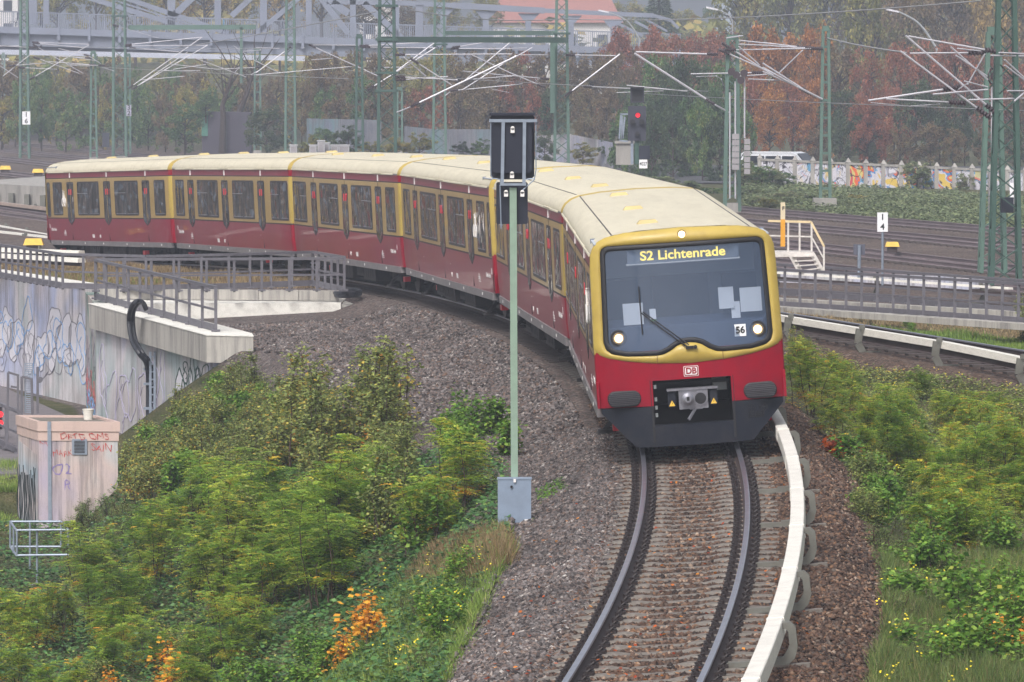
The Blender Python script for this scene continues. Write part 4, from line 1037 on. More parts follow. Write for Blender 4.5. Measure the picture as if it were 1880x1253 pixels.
# ---------------------------------------------------------------- hut
M_pink = mat("hut_pink_panel", c(196, 172, 164), rough=.75, var=.06, scale=1.5, dirt=c(150, 132, 128), dirt_amt=.4, dscale=(1, 1, .3))
M_hutg = wall_mat("hut_graffiti", c(196, 184, 184), 1.0, 7.0, [c(176, 196, 204), c(200, 186, 186), c(160, 184, 200), c(206, 196, 196), c(184, 176, 204)])
M_hutw = wall_mat("hut_wall", c(186, 172, 170), 1.0, 17.0, [c(186, 166, 162), c(176, 190, 196), c(192, 174, 170), c(170, 160, 178), c(190, 180, 178)])
M_grv = mat("roof_gravel", c(120, 114, 106), rough=.9, var=.35, scale=30, dirt=c(60, 56, 54), bump=.6, bscale=60)
M_redp = mat("red_spray", c(176, 60, 56), rough=.6); M_blkp = mat("black_spray", c(40, 48, 50), rough=.6); M_purp = mat("purple_spray", c(130, 116, 168), rough=.6); M_blup = mat("blue_spray", c(120, 164, 214), rough=.6); M_grnp = mat("green_spray", c(44, 78, 70), rough=.6)
hc = W(71, 774, 115.0); px_r = W(213, 774, 114.4); fl = W(35, 757, 117.3)
ztop = hc.z
A = Vector((hc.x, hc.y, 0)); B = Vector((px_r.x, 114.9, 0)); D = Vector((fl.x, 117.0, 0)); C = B + (D-A)
hut = empty("hut", (A.x, A.y, -4), "small pinkish concrete trackside hut covered in red and purple graffiti", "hut")
hut.location = (0, 0, 0)
mb = MB(); prism(mb, [tuple(p[:2]) for p in (A, B, C, D)], -4.3, ztop-.42); mb.build("wall", [M_hutw], hut)
ctr = (A+B+C+D)/4
def inset(k): return [tuple((ctr+(p-ctr)*k)[:2]) for p in (A, B, C, D)]
mb = MB(); prism(mb, inset(1.02), ztop-.42, ztop-.22); mb.build("cornice", M_pink, hut)
mb = MB(); prism(mb, inset(1.045), ztop-.215, ztop-.06); 
o_, i_ = inset(1.045), inset(.93)
for k in range(4):
    q = (k+1) % 4; mb.hexa([(*o_[k], ztop-.06), (*o_[q], ztop-.06), (*i_[q], ztop-.06), (*i_[k], ztop-.06), (*o_[k], ztop), (*o_[q], ztop), (*i_[q], ztop), (*i_[k], ztop)])
roof = mb.build("roof", M_pink, hut)
mb = MB(); prism(mb, inset(.925), ztop-.10, ztop-.045); mb.build("roof_gravel", M_grv, roof)
fr = (B-A).normalized(); nrm = Vector((fr.y, -fr.x, 0)); fl_ = (D-A).normalized(); nl = Vector((-fl_.y, fl_.x, 0))
if nl.x > 0: nl = -nl
def onf(u, z, off=.006): return A + fr*u + nrm*off + Vector((0, 0, z))
# white corner strip
mb = MB(); mb.hexa([onf(.2, -4, 0), onf(.28, -4, 0), onf(.28, -4, .02), onf(.2, -4, .02), onf(.2, ztop, 0), onf(.28, ztop, 0), onf(.28, ztop, .06), onf(.2, ztop, .06)]); mb.build("downpipe", M_galv, hut)
mb = MB(); u0 = .73
mb.hexa([onf(u0, ztop-.72, 0), onf(u0+.33, ztop-.72, 0), onf(u0+.33, ztop-.72, .03), onf(u0, ztop-.72, .03), onf(u0, ztop-.38, 0), onf(u0+.33, ztop-.38, 0), onf(u0+.33, ztop-.38, .03), onf(u0, ztop-.38, .03)])
vf = mb.build("vent", M_galv, hut)
for k in range(9):
    z = ztop-.68 + k*.031; mb = MB() if k == 0 else mb; mb.hexa([onf(u0+.05, z, .03), onf(u0+.28, z, .03), onf(u0+.28, z, .04), onf(u0+.05, z, .04), onf(u0+.05, z+.014, .03), onf(u0+.28, z+.014, .03), onf(u0+.28, z+.014, .04), onf(u0+.05, z+.014, .04)])
mb.build("grille", M_black, vf)
for s_, u_, z_, sz, mm in (("DFTG OMS", 1.0, ztop-.33, .19, M_redp), ("MARK", .52, ztop-.70, .17, M_redp), ("SAIN", 1.38, ztop-.58, .23, M_redp), ("O2", .50, ztop-1.05, .34, M_purp), ("KR", .10, ztop-.47, .16, M_redp), ("R", .62, ztop-1.4, .3, M_purp)):
    gt = text_obj("graffiti", s_, sz, frame(onf(u_, z_, .03 if z_ > ztop-.45 else .004), fr, (0, .0, 1)), mm, hut, ext=.002, xs=1.15 if len(s_) > 5 else .95, bold=-.003)
    for v_ in gt.data.vertices:                     # a shaky hand
        a_ = v_.co.x*23+z_*7; v_.co.z += .022*math.sin(a_)+.012*math.sin(2.7*a_+1); v_.co.x += .014*math.sin(v_.co.z*31+u_)
def onl(u, z, off=.006): return D - fl_*u + nl*off + Vector((0, 0, z))
mb = MB()
for k in range(16):
    u = .05 + .118*k; z = ztop-1.0-rng.random()*.3
    q = [onl(u + .04*rng.normal(), z - j*.28, .012) for j in range(6)]; mb.tube(q, .012, 4)
mb.build("graffiti", M_blkp, hut)
mb = MB(); L = (D-A).length
for (u0, u1, z0, z1) in ((.05, .95, -1.75, -.42),):
    mb.hexa([onl(u0*L, ztop+z0-1.2, .002), onl(u1*L, ztop+z0-1.2, .002), onl(u1*L, ztop+z0-1.2, .006), onl(u0*L, ztop+z0-1.2, .006), onl(u0*L, ztop-.55, .002), onl(u1*L, ztop-.75, .002), onl(u1*L, ztop-.75, .006), onl(u0*L, ztop-.55, .006)])
mb.build("painted_patch", M_hutg, hut)
# bucket
P = W(162, 766, 116.2); P.z = ztop-.045
bk = empty("bucket", P, "white plastic bucket standing on the hut roof", "bucket")
mb = MB(); rs = [[(r*math.cos(a), r*math.sin(a), z) for a in np.linspace(0, 2*math.pi, 25)[:-1]] for r, z in ((.095, 0), (.118, .21), (.128, .215), (.128, .235), (.11, .235), (.09, .03))]
mb.loft(rs); mb.build("pail", M_white, bk)
mb = MB(); mb.tube([(.125*math.cos(a), -.02-.02*math.sin(a), .2-.14*math.sin(a)) for a in np.linspace(0, math.pi, 12)], .005, 5); mb.build("handle", M_galv, bk)
# ---------------------------------------------------------------- lower level: path, gate, railings, signal
mb = MB(); z = -3.35
prism(mb, [(-16.5, 122), (-10.8, 122), (-11.3, 139), (-15.4, 156.5), (-20, 168), (-24, 168)], -3.9, z); o = mb.build("path", mat("path_slabs", c(112, 106, 110), rough=.85, var=.12, scale=1.5, dirt=c(84, 80, 78), bump=.3)); tag(o, kind='structure')
g = empty("gate", (0, 0, 0), "grey steel gate with perforated plate beside the underpass path", "gate")
YG = 128.0
for px0, py0, px1, py1, w_ in ((15, 684, 13, 815, .055), (33, 690, 33, 830, .055), (40, 692, 40, 830, .06), (58, 695, 60, 790, .06), (69, 674, 69, 760, .06)):
    mb = MB(); mb.bar(W(px0, py0, YG), W(px1, py1, YG), w_, w_); mb.build("post", M_railg, g)
for q in ((15, 684, 35, 690), (40, 692, 60, 697), (8, 745, 40, 758), (10, 812, 33, 822), (59, 725, 78, 728), (20, 710, 33, 712)):
    mb = MB(); mb.bar(W(q[0], q[1], YG), W(q[2], q[3], YG), .05, .05); mb.build("bar", M_railg, g)
mb = MB(); a = W(45, 668, YG+.1); b = W(61, 757, YG+.1)
mb.box((a.x, YG+.08, b.z), (a.x+.02, YG+.12, a.z)); mb.box((b.x-.02, YG+.08, b.z), (b.x, YG+.12, a.z))
for k in range(26):
    zz = b.z + (a.z-b.z)*k/25; mb.box((a.x, YG+.085, zz-.012), (b.x, YG+.105, zz+.012))
mb.build("perforated_plate", M_galv, g)
mb = MB(); P = W(73, 698, YG); mb.cyl(P-Vector((0, .05, 0)), P+Vector((0, .05, 0)), .07, 14); mb.build("lock", M_railg, g)
railing("lower grey railing at the underpass track on the left edge", [W(-40, 800, 132), W(-10, 812, 130), W(34, 832, 128)], 1.0, .9)
mb = MB(); a, b = W(-60, 822, 131), W(36, 846, 127.5)
mb.hexa([a+Vector((0, -.3, -.7)), b+Vector((0, -.3, -.7)), b+Vector((0, .4, -.7)), a+Vector((0, .4, -.7)), a+Vector((0, -.3, 0)), b+Vector((0, -.3, 0)), b+Vector((0, .4, 0)), a+Vector((0, .4, 0))])
tag(mb.build("kerb", [M_cop]), "concrete kerb below the lower left railing", "kerb")
e = empty("red_signal", W(1, 768, 133), "small twin red signal lamps cut by the left edge", "signal"); e.location = (0, 0, 0)
P = W(-4, 768, 133); mb = MB(); mb.box(P-Vector((.14, .1, .28)), P+Vector((.10, .12, .28))); mb.box(P-Vector((.04, -.1, 1.2)), P+Vector((.04, .14, -.2))); mb.build("housing", M_black, e)
for y in (761, 777):
    mb = MB(); Q = W(1, y, 132.85); mb.cyl(Q, Q+Vector((0, -.05, 0)), .075, 14); mb.build("lamp", glow("red_lamp", c(240, 40, 50), .9), e)
# ---------------------------------------------------------------- galvanised cage on a concrete block, lower left
g = empty("guard_frame", (0, 0, 0), "galvanised tube guard frame on a concrete block among the bushes", "guard frame")
Yc = 104.0
c0, c1, c2, c3 = (30, 974, Yc-.9), (126, 973, Yc-.9), (112, 958, Yc+.2), (19, 958, Yc+.2)
for dz in (0, 46):
    for p, q in ((c0, c1), (c1, c2), (c2, c3), (c3, c0)):
        if dz and p is c1: continue
        mb = MB(); mb.tube([W(p[0], p[1]+dz, p[2]), W(q[0], q[1]+dz, q[2])], .022, 8); mb.build("tube", M_galv, g)
for (x, y0, y1, yy) in ((31, 974, 1020, Yc-.9), (68, 974, 1070, Yc-.85), (125, 973, 1003, Yc-.9), (112, 958, 1003, Yc+.2), (55, 958, 1045, Yc+.2), (19, 958, 1004, Yc+.2), (25, 966, 1015, Yc-.4)):
    mb = MB(); mb.tube([W(x, y0, yy), W(x, y1, yy)], .022, 8); mb.build("post", M_galv, g)
P = W(68, 1072, Yc-.85); mb = MB(); mb.box(P+Vector((-.30, -.2, -.55)), P+Vector((.26, .3, 0))); tag(mb.build("foundation_block", M_conc, None), "concrete block under the galvanised guard frame", "foundation")
# ---------------------------------------------------------------- the near signal, seen from behind
M_sgreen = mat("pale_green_paint", c(134, 156, 140), rough=.45, var=.07, scale=3, dirt=c(110, 122, 112))
M_navy = mat("signal_black", c(30, 34, 50), rough=.45, var=.08, scale=3)
M_boxg = mat("box_grey", c(128, 142, 162), rough=.4, var=.06, scale=2, dirt=c(104, 112, 124))
YS = 79.0; q = F/YS
sg = empty("railway_signal", W(945, 970, YS), "tall pale green signal post with dark boards seen from behind, grey box at its foot", "railway signal"); sg.location = (0, 0, 0)
mb = MB(); a, b = W(945, 985, YS), W(942, 345, YS); mb.bar(a, b, .105, .09, up=(0, 1, 0)); 
for zz in (459, 463): 
    Q = W(943, zz, YS-.05); mb.cyl(Q, Q+Vector((0, -.01, 0)), .008, 6)
mb.build("post", M_sgreen, sg)
def sbox(name, x0, x1, y0, y1, d0, d1, m, ch=.06):
    a, b = W(x0, y1, YS), W(x1, y0, YS); mb = MB()
    ol = [(a.x, a.z+ch), (a.x+ch, a.z), (b.x-ch, a.z), (b.x, a.z+ch), (b.x, b.z-ch), (b.x-ch, b.z), (a.x+ch, b.z), (a.x, b.z-ch)]
    mb.loft([[(x, YS+d0, z) for x, z in ol], [(x, YS+d1, z) for x, z in ol]]); return mb.build(name, m, sg)
sbox("signal_board", 900, 981, 209, 330, .05, .22, M_navy, .05); sbox("signal_board", 904, 977, 225, 318, -.05, .05, M_navy, .04)
sbox("lower_board", 911, 969, 335, 412, .06, .14, M_navy, .02)
mb = MB(); ol = [W(900, 209, YS), W(981, 209, YS)]; mb.box((ol[0].x-.01, YS+.0, ol[0].z-.03), (ol[1].x+.01, YS+.34, ol[0].z+.01)); mb.build("hood", M_navy, sg)
for (x0, y0, x1, y1, w_) in ((898, 222, 986, 222, .045), (924, 220, 922, 340, .05), (963, 220, 962, 340, .05), (918, 339, 966, 339, .035)):
    mb = MB(); mb.bar(W(x0, y0, YS-.09), W(x1, y1, YS-.09), w_, .03, up=(0, 1, 0)) if x0 != x1 and abs(x1-x0) > 20 else mb.bar(W(x0, y0, YS-.09), W(x1, y1, YS-.09), w_, .02, up=(0, 1, 0)); mb.build("bracket_bar", M_galv, sg)
for pts in ([(984, 222), (984, 312), (981, 330), (957, 352)], [(901, 222), (901, 322), (905, 328), (918, 330), (920, 340)], [(918, 340), (920, 420)], [(966, 330), (981, 328)]):
    mb = MB(); mb.tube([W(x, y, YS-.07) for x, y in pts], .010, 6); mb.build("cable", M_galv, sg)
for x, y in ((941, 240), (940, 323), (929, 357), (959, 357)):
    mb = MB(); P = W(x, y, YS-.07); mb.box(P-Vector((.03, .03, .035)), P+Vector((.03, 0, .035))); mb.cyl(P+Vector((0, -.03, .035)), P+Vector((0, 0, .035)), .03, 12); mb.build("vent_cap", M_mark, sg)
mb = MB(); a, b = W(914, 967, YS), W(975, 878, YS); mb.box((a.x, YS-.28, a.z), (b.x, YS-.06, b.z)); mb.box((a.x-.01, YS-.29, b.z), (b.x+.01, YS-.05, b.z+.02)); bx = mb.build("control_box", M_boxg, sg)
mb = MB(); P = W(945, 882, YS-.29); mb.box(P-Vector((.018, .02, .03)), P+Vector((.018, 0, .02))); mb.build("hasp", M_mark, bx)
mb = MB(); P = W(939, 894, YS-.285); mb.cyl(P, P+Vector((0, -.02, 0)), .02, 10); mb.build("lock", M_black, bx)
mb = MB(); P = W(967, 955, YS-.285); mb.box(P-Vector((.03, .005, .01)), P+Vector((.03, 0, .01))); mb.build("label_plate", M_mark, bx)
P = W(945, 972, YS); mb = MB(); mb.box(P+Vector((-.2, -.25, -.5)), P+Vector((.22, .1, .02))); mb.build("foot", M_under, sg)

# ---------------------------------------------------------------- sprayed outlines on the walls (unreadable scrawl)
def scrawl(par, A_, B_, z0, z1, n, m, w_=.03, hgt=(.8, 1.6), off=.012, fill=None, seed=1):
    rg = np.random.default_rng(seed); A_ = Vector(A_); B_ = Vector(B_); f = (B_-A_); L_ = f.length; f.normalize(); nrm_ = Vector((-f.y, f.x, 0))
    if nrm_.x > 0: nrm_ = -nrm_
    mb = MB(); mf_ = MB()
    for k in range(n):
        u = L_*(k+.5)/n + rg.normal(0, .1); hh = rg.uniform(*hgt); zc_ = rg.uniform(z0+hh*.4, z1-hh*.5) if z1-z0 > hh else (z0+z1)/2; ww = L_/n*rg.uniform(.35, .55)
        pts_ = []; ph = rg.uniform(0, 6.28, 4); npt = 22
        for i in range(npt+1):
            a = 2*math.pi*i/npt; r1 = 1+.28*math.sin(2*a+ph[0])+.18*math.sin(3*a+ph[1])+.1*math.sin(5*a+ph[2])
            pts_.append((u+ww*r1*math.cos(a)*1.1, zc_+hh*.5*r1*math.sin(a)))
        P3 = [A_+f*a+nrm_*off+Vector((0, 0, b-A_.z)) for a, b in pts_]
        for a, b in zip(P3[:-1], P3[1:]): mb.bar(a, b, .008, w_, up=(0, 0, 1)) if abs((b-a).normalized().z) < .9 else mb.bar(a, b, w_, .008, up=nrm_)
        if k % 2 == 0:
            q = [A_+f*(u+ww*.5*math.sin(j*1.3))+nrm_*off+Vector((0, 0, zc_+hh*(.35-.14*j)-A_.z)) for j in range(6)]
            for a, b in zip(q[:-1], q[1:]): mb.bar(a, b, w_*.8, .008, up=nrm_)
        if fill:
            C3 = A_+f*u+nrm_*(off-.006)+Vector((0, 0, zc_-A_.z)); k0 = len(mf_.v); mf_.v.append(tuple(C3)); mf_.v += [tuple(p-nrm_*.006) for p in P3[:-1]]
            for i in range(npt): mf_.face((k0, k0+1+i, k0+1+(i+1) % npt))
    mb.build("graffiti", m, par)
    if fill: mf_.build("graffiti_fill", fill, par)
M_fillw = mat("spray_pale", c(206, 204, 212), rough=.7, var=.05); M_filll = mat("spray_lilac", c(186, 180, 206), rough=.7, var=.06); M_fillb = mat("spray_pale_blue", c(166, 186, 218), rough=.7, var=.06); M_gr = mat("spray_grey", c(120, 118, 130), rough=.7)
def wl(i, t): a, b = WP[i], WP[i+1] if i < 2 else WP[4]; return (a[0]+(b[0]-a[0])*t, a[1]+(b[1]-a[1])*t, 0)
scrawl(WALL0, wl(0, .03), wl(0, .36), -3.0, -1.1, 6, M_grnp, .045, (1.0, 1.7), fill=M_fillw, seed=3)
scrawl(WALL0, wl(0, .05), wl(0, .3), -1.7, -1.0, 5, M_grnp, .03, (.4, .7), seed=31)
scrawl(WALL0, wl(0, .42), wl(0, .98), -3.5, -1.2, 7, M_filll, .03, (1.0, 1.8), seed=4)
scrawl(WALL1, wl(1, .05), wl(1, .95), -2.9, -.5, 7, M_gr, .02, (.5, 1.2), seed=5); scrawl(WALL1, wl(1, .05), wl(1, .9), -3.2, -2.2, 5, M_redp, .02, (.5, .9), seed=6); scrawl(WALL1, wl(1, .1), wl(1, .9), -3.3, -2.9, 4, M_blup, .05, (.3, .4), seed=61)
scrawl(WALL2, wl(2, .0), wl(2, .55), -2.6, -.9, 9, M_gr, .02, (1.0, 1.9), fill=M_fillw, seed=7)
scrawl(WALL2, wl(2, .0), wl(2, .6), -2.9, -.7, 12, M_blup, .03, (.5, 1.4), seed=8)
scrawl(WALL2, wl(2, .05), wl(2, .5), -3.1, -1.6, 8, M_gr, .015, (.4, 1.0), seed=9)
# ================================================================ catenary masts, signals, signs
M_mast = mat("mast_green", c(84, 112, 102), rough=.5, var=.12, scale=2, dirt=c(80, 92, 84), dirt_amt=.4)
M_mast_dk = mat("mast_green_dark", c(54, 82, 74), rough=.5, var=.12, scale=2)
M_tube = mat("cantilever_tube", c(186, 184, 192), rough=.4, metal=.1, var=.06, scale=3)
M_ins = mat("insulator_brown", c(62, 50, 56), rough=.3)
M_wire = mat("wire", c(150, 150, 154), rough=.5)
M_sign = mat("sign_white", c(232, 232, 236), rough=.5, var=.03)
def lattice(mb, x, y, z0, z1, w0, w1, t=.09, step=None, m=0):
    step = step or (w0+w1)*.42; n = max(2, int((z1-z0)/step))
    def cor(k, i): 
        f = k/n; w = (w0*(1-f)+w1*f)/2; z = z0+(z1-z0)*f
        return Vector((x+(-w, w, w, -w)[i], y+(-w, -w, w, w)[i], z))
    for i in range(4): mb.bar(cor(0, i), cor(n, i), t, t, m)
    for k in range(n):
        for i in range(4):
            j = (i+1) % 4
            if k % 2: mb.bar(cor(k, i), cor(k+1, j), t*.7, t*.3, m)
            else: mb.bar(cor(k, j), cor(k+1, i), t*.7, t*.3, m)
def ladder(mb, x, y, z0, z1, w0, w1, t=.11, step=.8, m=0):
    n = max(2, int((z1-z0)/step))
    for s in (-1, 1): mb.bar((x+s*w0/2, y, z0), (x+s*w1/2, y, z1), t, t*1.6, m, up=(0, 1, 0))
    for k in range(n+1):
        f = k/n; w = (w0*(1-f)+w1*f)/2; z = z0+(z1-z0)*f
        mb.box((x-w, y-.03, z-.055), (x+w, y+.03, z+.055), m)
def mast(label, px, Y, ytop, ybase, wb, wt, kind='lattice', tubes=(), mt=None, plates=(), r=.03, foot=True):
    """px/ytop/ybase in photo pixels at distance Y; wb, wt widths in photo pixels"""
    k = Y/F; b = W(px, ybase, Y); tp_ = W(px, ytop, Y)
    e = empty("catenary_mast", b, label, "catenary mast", "green catenary masts"); e.location = (0, 0, 0)
    mb = MB(); (lattice if kind == 'lattice' else ladder)(mb, b.x, b.y, b.z-.4, tp_.z, wb*k, wt*k, **({'t': .15 if Y > 200 else .12} if kind == 'lattice' else {'t': .14 if Y > 200 else .1}))
    if tp_.z < 12 and ytop > 0: mb.box((b.x-wt*k*.6, Y-wt*k*.6, tp_.z-.1), (b.x+wt*k*.6, Y+wt*k*.6, tp_.z+.15))
    mb.build("mast_frame", mt or M_mast, e)
    for yy in plates:
        z = W(px, yy, Y).z; mb = MB(); mb.box((b.x-wb*k*.62, Y-wb*k*.6, z-.06), (b.x+wb*k*.62, Y+wb*k*.6, z+.06)); mb.build("plate", mt or M_mast_dk, e)
    if foot: mb = MB(); mb.box((b.x-wb*k*.6, Y-wb*k*.6, b.z-.8), (b.x+wb*k*.6, Y+wb*k*.6, b.z-.02)); mb.build("footing", M_conc, e)
    for q in tubes:
        dy = q[4] if len(q) > 4 else 0; rr = r*(q[5] if len(q) > 5 else 1)
        a = W(q[0], q[1], Y+dy-.6); bb = W(q[2], q[3], Y+dy-.2); mb = MB(); mb.tube([a, bb], rr, 6); o = mb.build("cantilever", M_tube, e)
        # a dark ribbed insulator where a long tube meets its mast
        for P_, Q_ in ((a, bb), (bb, a)):
            if abs(P_.x-b.x) < 1.4 and (P_-Q_).length > 2.0:
                d = (Q_-P_).normalized(); mi = MB(); mi.tube([P_+d*.05*i for i in range(11)], [.05 if i % 2 else .09 for i in range(11)], 8); mi.build("insulator", M_ins, o); break
    return e
def zc(ox, oy, sc=3.9167):
    return lambda *L: [(ox+q[0]/sc, oy+q[1]/sc, ox+q[2]/sc, oy+q[3]/sc) + tuple(q[4:]) for q in L]
z1, z2, z3, z4 = zc(0, 0), zc(470, 0), zc(940, 0), zc(1400, 0)
mast("green lattice mast carrying the 1 6 sign at far left", 45.5, 400, -40, 291, 17, 11, tubes=z1((0, 330, 255, 345), (20, 550, 300, 330), (0, 475, 130, 560), (65, 475, 330, 455), (210, 575, 640, 325), (230, 305, 640, 320), (240, 310, 600, 345), (235, 320, 600, 530), (240, 410, 570, 530), (130, 487, 410, 500), (0, 335, 140, 330)))
mast("tall green lattice mast left of centre above the last carriage", 220, 405, -40, 287, 24, 20, plates=(30,), tubes=z1((900, 325, 1450, 270, 0, 1.2), (920, 640, 1455, 268, 0, 1.3), (950, 645, 1350, 375), (1000, 612, 1495, 325, 0, 1.3), (900, 332, 1490, 328), (930, 345, 1290, 375), (1020, 577, 1325, 550), (1140, 508, 1440, 510), (1220, 462, 1560, 500), (1245, 500, 1480, 465), (1390, 415, 1770, 555), (810, 180, 1140, 275, 0, .5)))
mast("slim ladder mast behind the tall left lattice mast with the 3 2 plate", 235, 412, 102, 287, 9, 8, 'ladder')
mast("slim ladder mast between the two left lattice masts", 172, 385, 97, 289, 12, 7, 'ladder', tubes=z1((420, 350, 650, 405), (350, 445, 690, 470), (500, 468, 755, 473), (540, 415, 700, 440), (640, 405, 725, 460), (735, 485, 820, 512), (400, 405, 660, 420)))
mast("faint thin ladder mast at the very left edge", 7, 470, 100, 246, 6, 4, 'ladder', mt=mat("mast_pale", c(118, 136, 134), var=.05))  # paler, greyer green than the other masts
mast("slim ladder mast in front of the dark shed", 473, 420, 92, 276, 12, 9, 'ladder', tubes=z1((1680, 330, 1880, 470), (1750, 370, 1880, 362), (1540, 500, 1880, 485), (1800, 540, 1880, 500), (1690, 520, 1720, 485), (1830, 540, 1880, 538)))
mast("green lattice mast right of the dark shed", 533.5, 360, -40, 282, 19, 13, tubes=z2((0, 525, 250, 340, 0, 1.2), (0, 440, 165, 525), (0, 540, 690, 480), (0, 345, 170, 350), (380, 322, 880, 550, 0, 1.3), (410, 325, 740, 327), (400, 432, 555, 420)))
mast("square post with ladder bracing left of the thick mast", 660, 320, 68, 279, 13, 9, 'ladder', mt=M_mast_dk, tubes=z2((750, 332, 1300, 302), (760, 340, 1280, 347), (800, 650, 1290, 345, 0, 1.3), (1000, 520, 1280, 312, 0, 1.2), (860, 487, 1120, 485)))
mast("thick dark green double lattice mast in the centre of the yard", 710.5, 270, -60, 330, 33, 24, plates=(11, 73, 134, 167), mt=M_mast_dk, tubes=z2((1000, 395, 1840, 390), (1005, 578, 1380, 552), (1000, 552, 1450, 577), (1110, 770, 1875, 405, 0, 1.7), (1060, 410, 1220, 548), (1110, 420, 1410, 615), (1010, 810, 1110, 770, 0, 1.1)))
mast("thin ladder mast just right of the thick central mast", 734, 380, 164, 276, 9, 8, 'ladder')
mast("tall lattice mast standing above the roof of the fourth carriage", 807, 330, -50, 300, 24, 15, plates=(82,), tubes=z2((1410, 345, 1700, 297), (1400, 352, 1880, 350), (1490, 590, 1835, 300, 0, 1.3), (1490, 645, 1870, 400, 0, 1.3), (1395, 655, 1880, 610, 0, 1.2), (1540, 390, 1880, 550, 0, 1.2), (1485, 512, 1840, 548), (1560, 570, 1850, 548), (1690, 640, 1820, 668, 0, .6), (1360, 690, 1410, 650)) + z3((0, 350, 105, 347), (0, 425, 145, 345, 0, 1.3)))
mast("lattice mast with a square side post behind the black signal", 1031, 290, -50, 300, 26, 17, plates=(62,), tubes=z3((60, 397, 260, 397), (385, 397, 745, 402, 0, 1.2), (380, 695, 775, 392, 0, 1.6), (0, 545, 265, 570), (0, 530, 240, 630, 0, 1.2), (0, 612, 75, 605), (510, 622, 850, 638, 0, 1.2), (825, 615, 1260, 658, 0, 1.2), (750, 668, 1090, 655, 0, .8)))
e = empty("side_post", (0, 0, 0), "green square post with a long beam tied to the lattice mast", "post"); mb = MB(); a, b = W(1014.5, 72, 289), W(1014.5, 208, 289); mb.box((a.x-.13, 288.9, b.z), (a.x+.13, 289.2, a.z)); mb.build("post", M_mast, e)
mb = MB(); mb.bar(W(696, 73, 272), W(1040, 74, 289), .25, .3); mb.build("beam", M_mast, e)
mb = MB(); mb.bar(W(818, 61, 330), W(1016, 61, 300), .2, .25); mb.build("beam", M_mast, e)
e = empty("cross_beam", (0, 0, 0), "pale green beam with hanging post right of the tall left mast", "beam"); mb = MB(); mb.bar(W(236, 51, 405), W(470, 50, 405), .2, .35); mb.build("beam", M_mast, e)
mb = MB(); mb.bar(W(443, 50, 405), W(443, 153, 405), .2, .2); mb.build("post", M_mast, e)
m12 = mast("green lattice mast with counterweights beside the train roof", 1344, 240, 70, 372, 27, 17, mt=M_mast, tubes=z3((890, 375, 1480, 393, 0, 1.5), (880, 385, 1460, 755, 0, 1.8), (1460, 755, 1560, 810, 0, 1.3), (1285, 533, 1800, 523, 0, 1.1), (1510, 310, 1880, 545, 0, 1.2), (1490, 358, 1880, 530, 0, 1.2), (1630, 292, 1880, 318, 0, 1.2), (1630, 320, 1880, 330, 0, 1.1), (1530, 360, 1880, 356), (1640, 548, 1830, 537), (1700, 570, 1880, 577), (1630, 335, 1780, 470), (1325, 553, 1470, 548, 0, .8), (1470, 548, 1505, 570, 0, .8), (1505, 570, 1520, 615, 0, .8), (1540, 275, 1660, 258, 0, 1.2)))
m13 = mast("slim green ladder mast on a concrete block before the graffiti wall", 1515, 245, 54, 363, 18, 10, 'ladder', mt=M_mast, foot=False, tubes=z4((0, 308, 320, 345, 0, 1.2), (0, 328, 380, 350, 0, 1.1), (0, 355, 430, 350), (0, 455, 350, 680, 0, 1.4), (0, 485, 330, 670, 0, 1.3), (0, 515, 250, 625, 0, 1.2), (250, 625, 430, 715, 0, 1.6), (290, 362, 120, 525, 0, 1.0), (0, 575, 120, 578), (0, 537, 90, 528)))
P = W(1515, 364, 245); mb = MB(); mb.box(P+Vector((-.55, -.5, -.75)), P+Vector((.5, .5, 0))); mb.build("footing", M_conc, m13)
m14 = mast("big green lattice mast in front at the right edge", 1845, 150, -60, 497, 52, 26, mt=M_mast_dk, r=.026, foot=False, tubes=z4((1050, 262, 1720, 380, 0, 1.1), (1030, 258, 1700, 835, 0, 1.2), (990, 368, 1640, 850, 0, 1.1), (1060, 385, 1600, 380), (760, 725, 1420, 627, 0, 1.25), (890, 713, 1460, 742, 0, 1.0), (1225, 680, 1620, 645), (1600, 388, 1475, 610, 0, .8), (1355, 340, 1620, 575), (1390, 400, 1615, 550), (1475, 600, 1400, 650, 0, .7), (1450, 585, 1620, 628, 0, .8), (1480, 720, 1880, 708), (1700, 380, 1880, 388), (1740, 430, 1880, 560), (1740, 470, 1880, 575), (1760, 655, 1880, 655), (1400, 350, 1600, 372, 0, .8), (1640, 400, 1880, 405), (1810, 730, 1880, 670), (780, 740, 1060, 765, 0, .5), (1060, 765, 1275, 750, 0, .5)))
m15 = mast("darker green lattice mast with pulley wheel directly behind the big right mast", 1822, 158, 59, 476, 44, 19, mt=M_mast, foot=False)
# pulley wheel and weights
def stack(par, x0, x1, y0, y1, Y, n):
    a, b = W(x0, y1, Y), W(x1, y0, Y)
    for k in range(n):
        z0_ = a.z+(b.z-a.z)*k/n; z1_ = a.z+(b.z-a.z)*(k+.88)/n; mb = MB(); mb.box((a.x, Y-.15, z0_), (b.x, Y+.15, z1_)); mb.build("counterweight", M_cw, par)
M_cw = mat("counterweight_grey", c(150, 146, 150), rough=.7, var=.08, scale=4)
stack(m12, 1344, 1357, 245, 312, 238.5, 6); stack(m12, 1366, 1377, 254, 320, 238.5, 6)
for x, y0, y1 in ((1350, 150, 365), (1367, 128, 254), (1340, 170, 365)): mb = MB(); mb.tube([W(x, y0, 238.6), W(x, y1, 238.6)], .04, 6); mb.build("guide_rod", M_tube, m12)
for x, y in ((1343, 132), (1352, 138), (1366, 135), (1360, 148)): mb = MB(); P = W(x, y, 238.4); mb.cyl(P, P+Vector((0, .1, 0)), .17, 14); mb.build("pulley_wheel", M_ins, m12)
stack(m15, 1815, 1827, 315, 390, 156.9, 5)
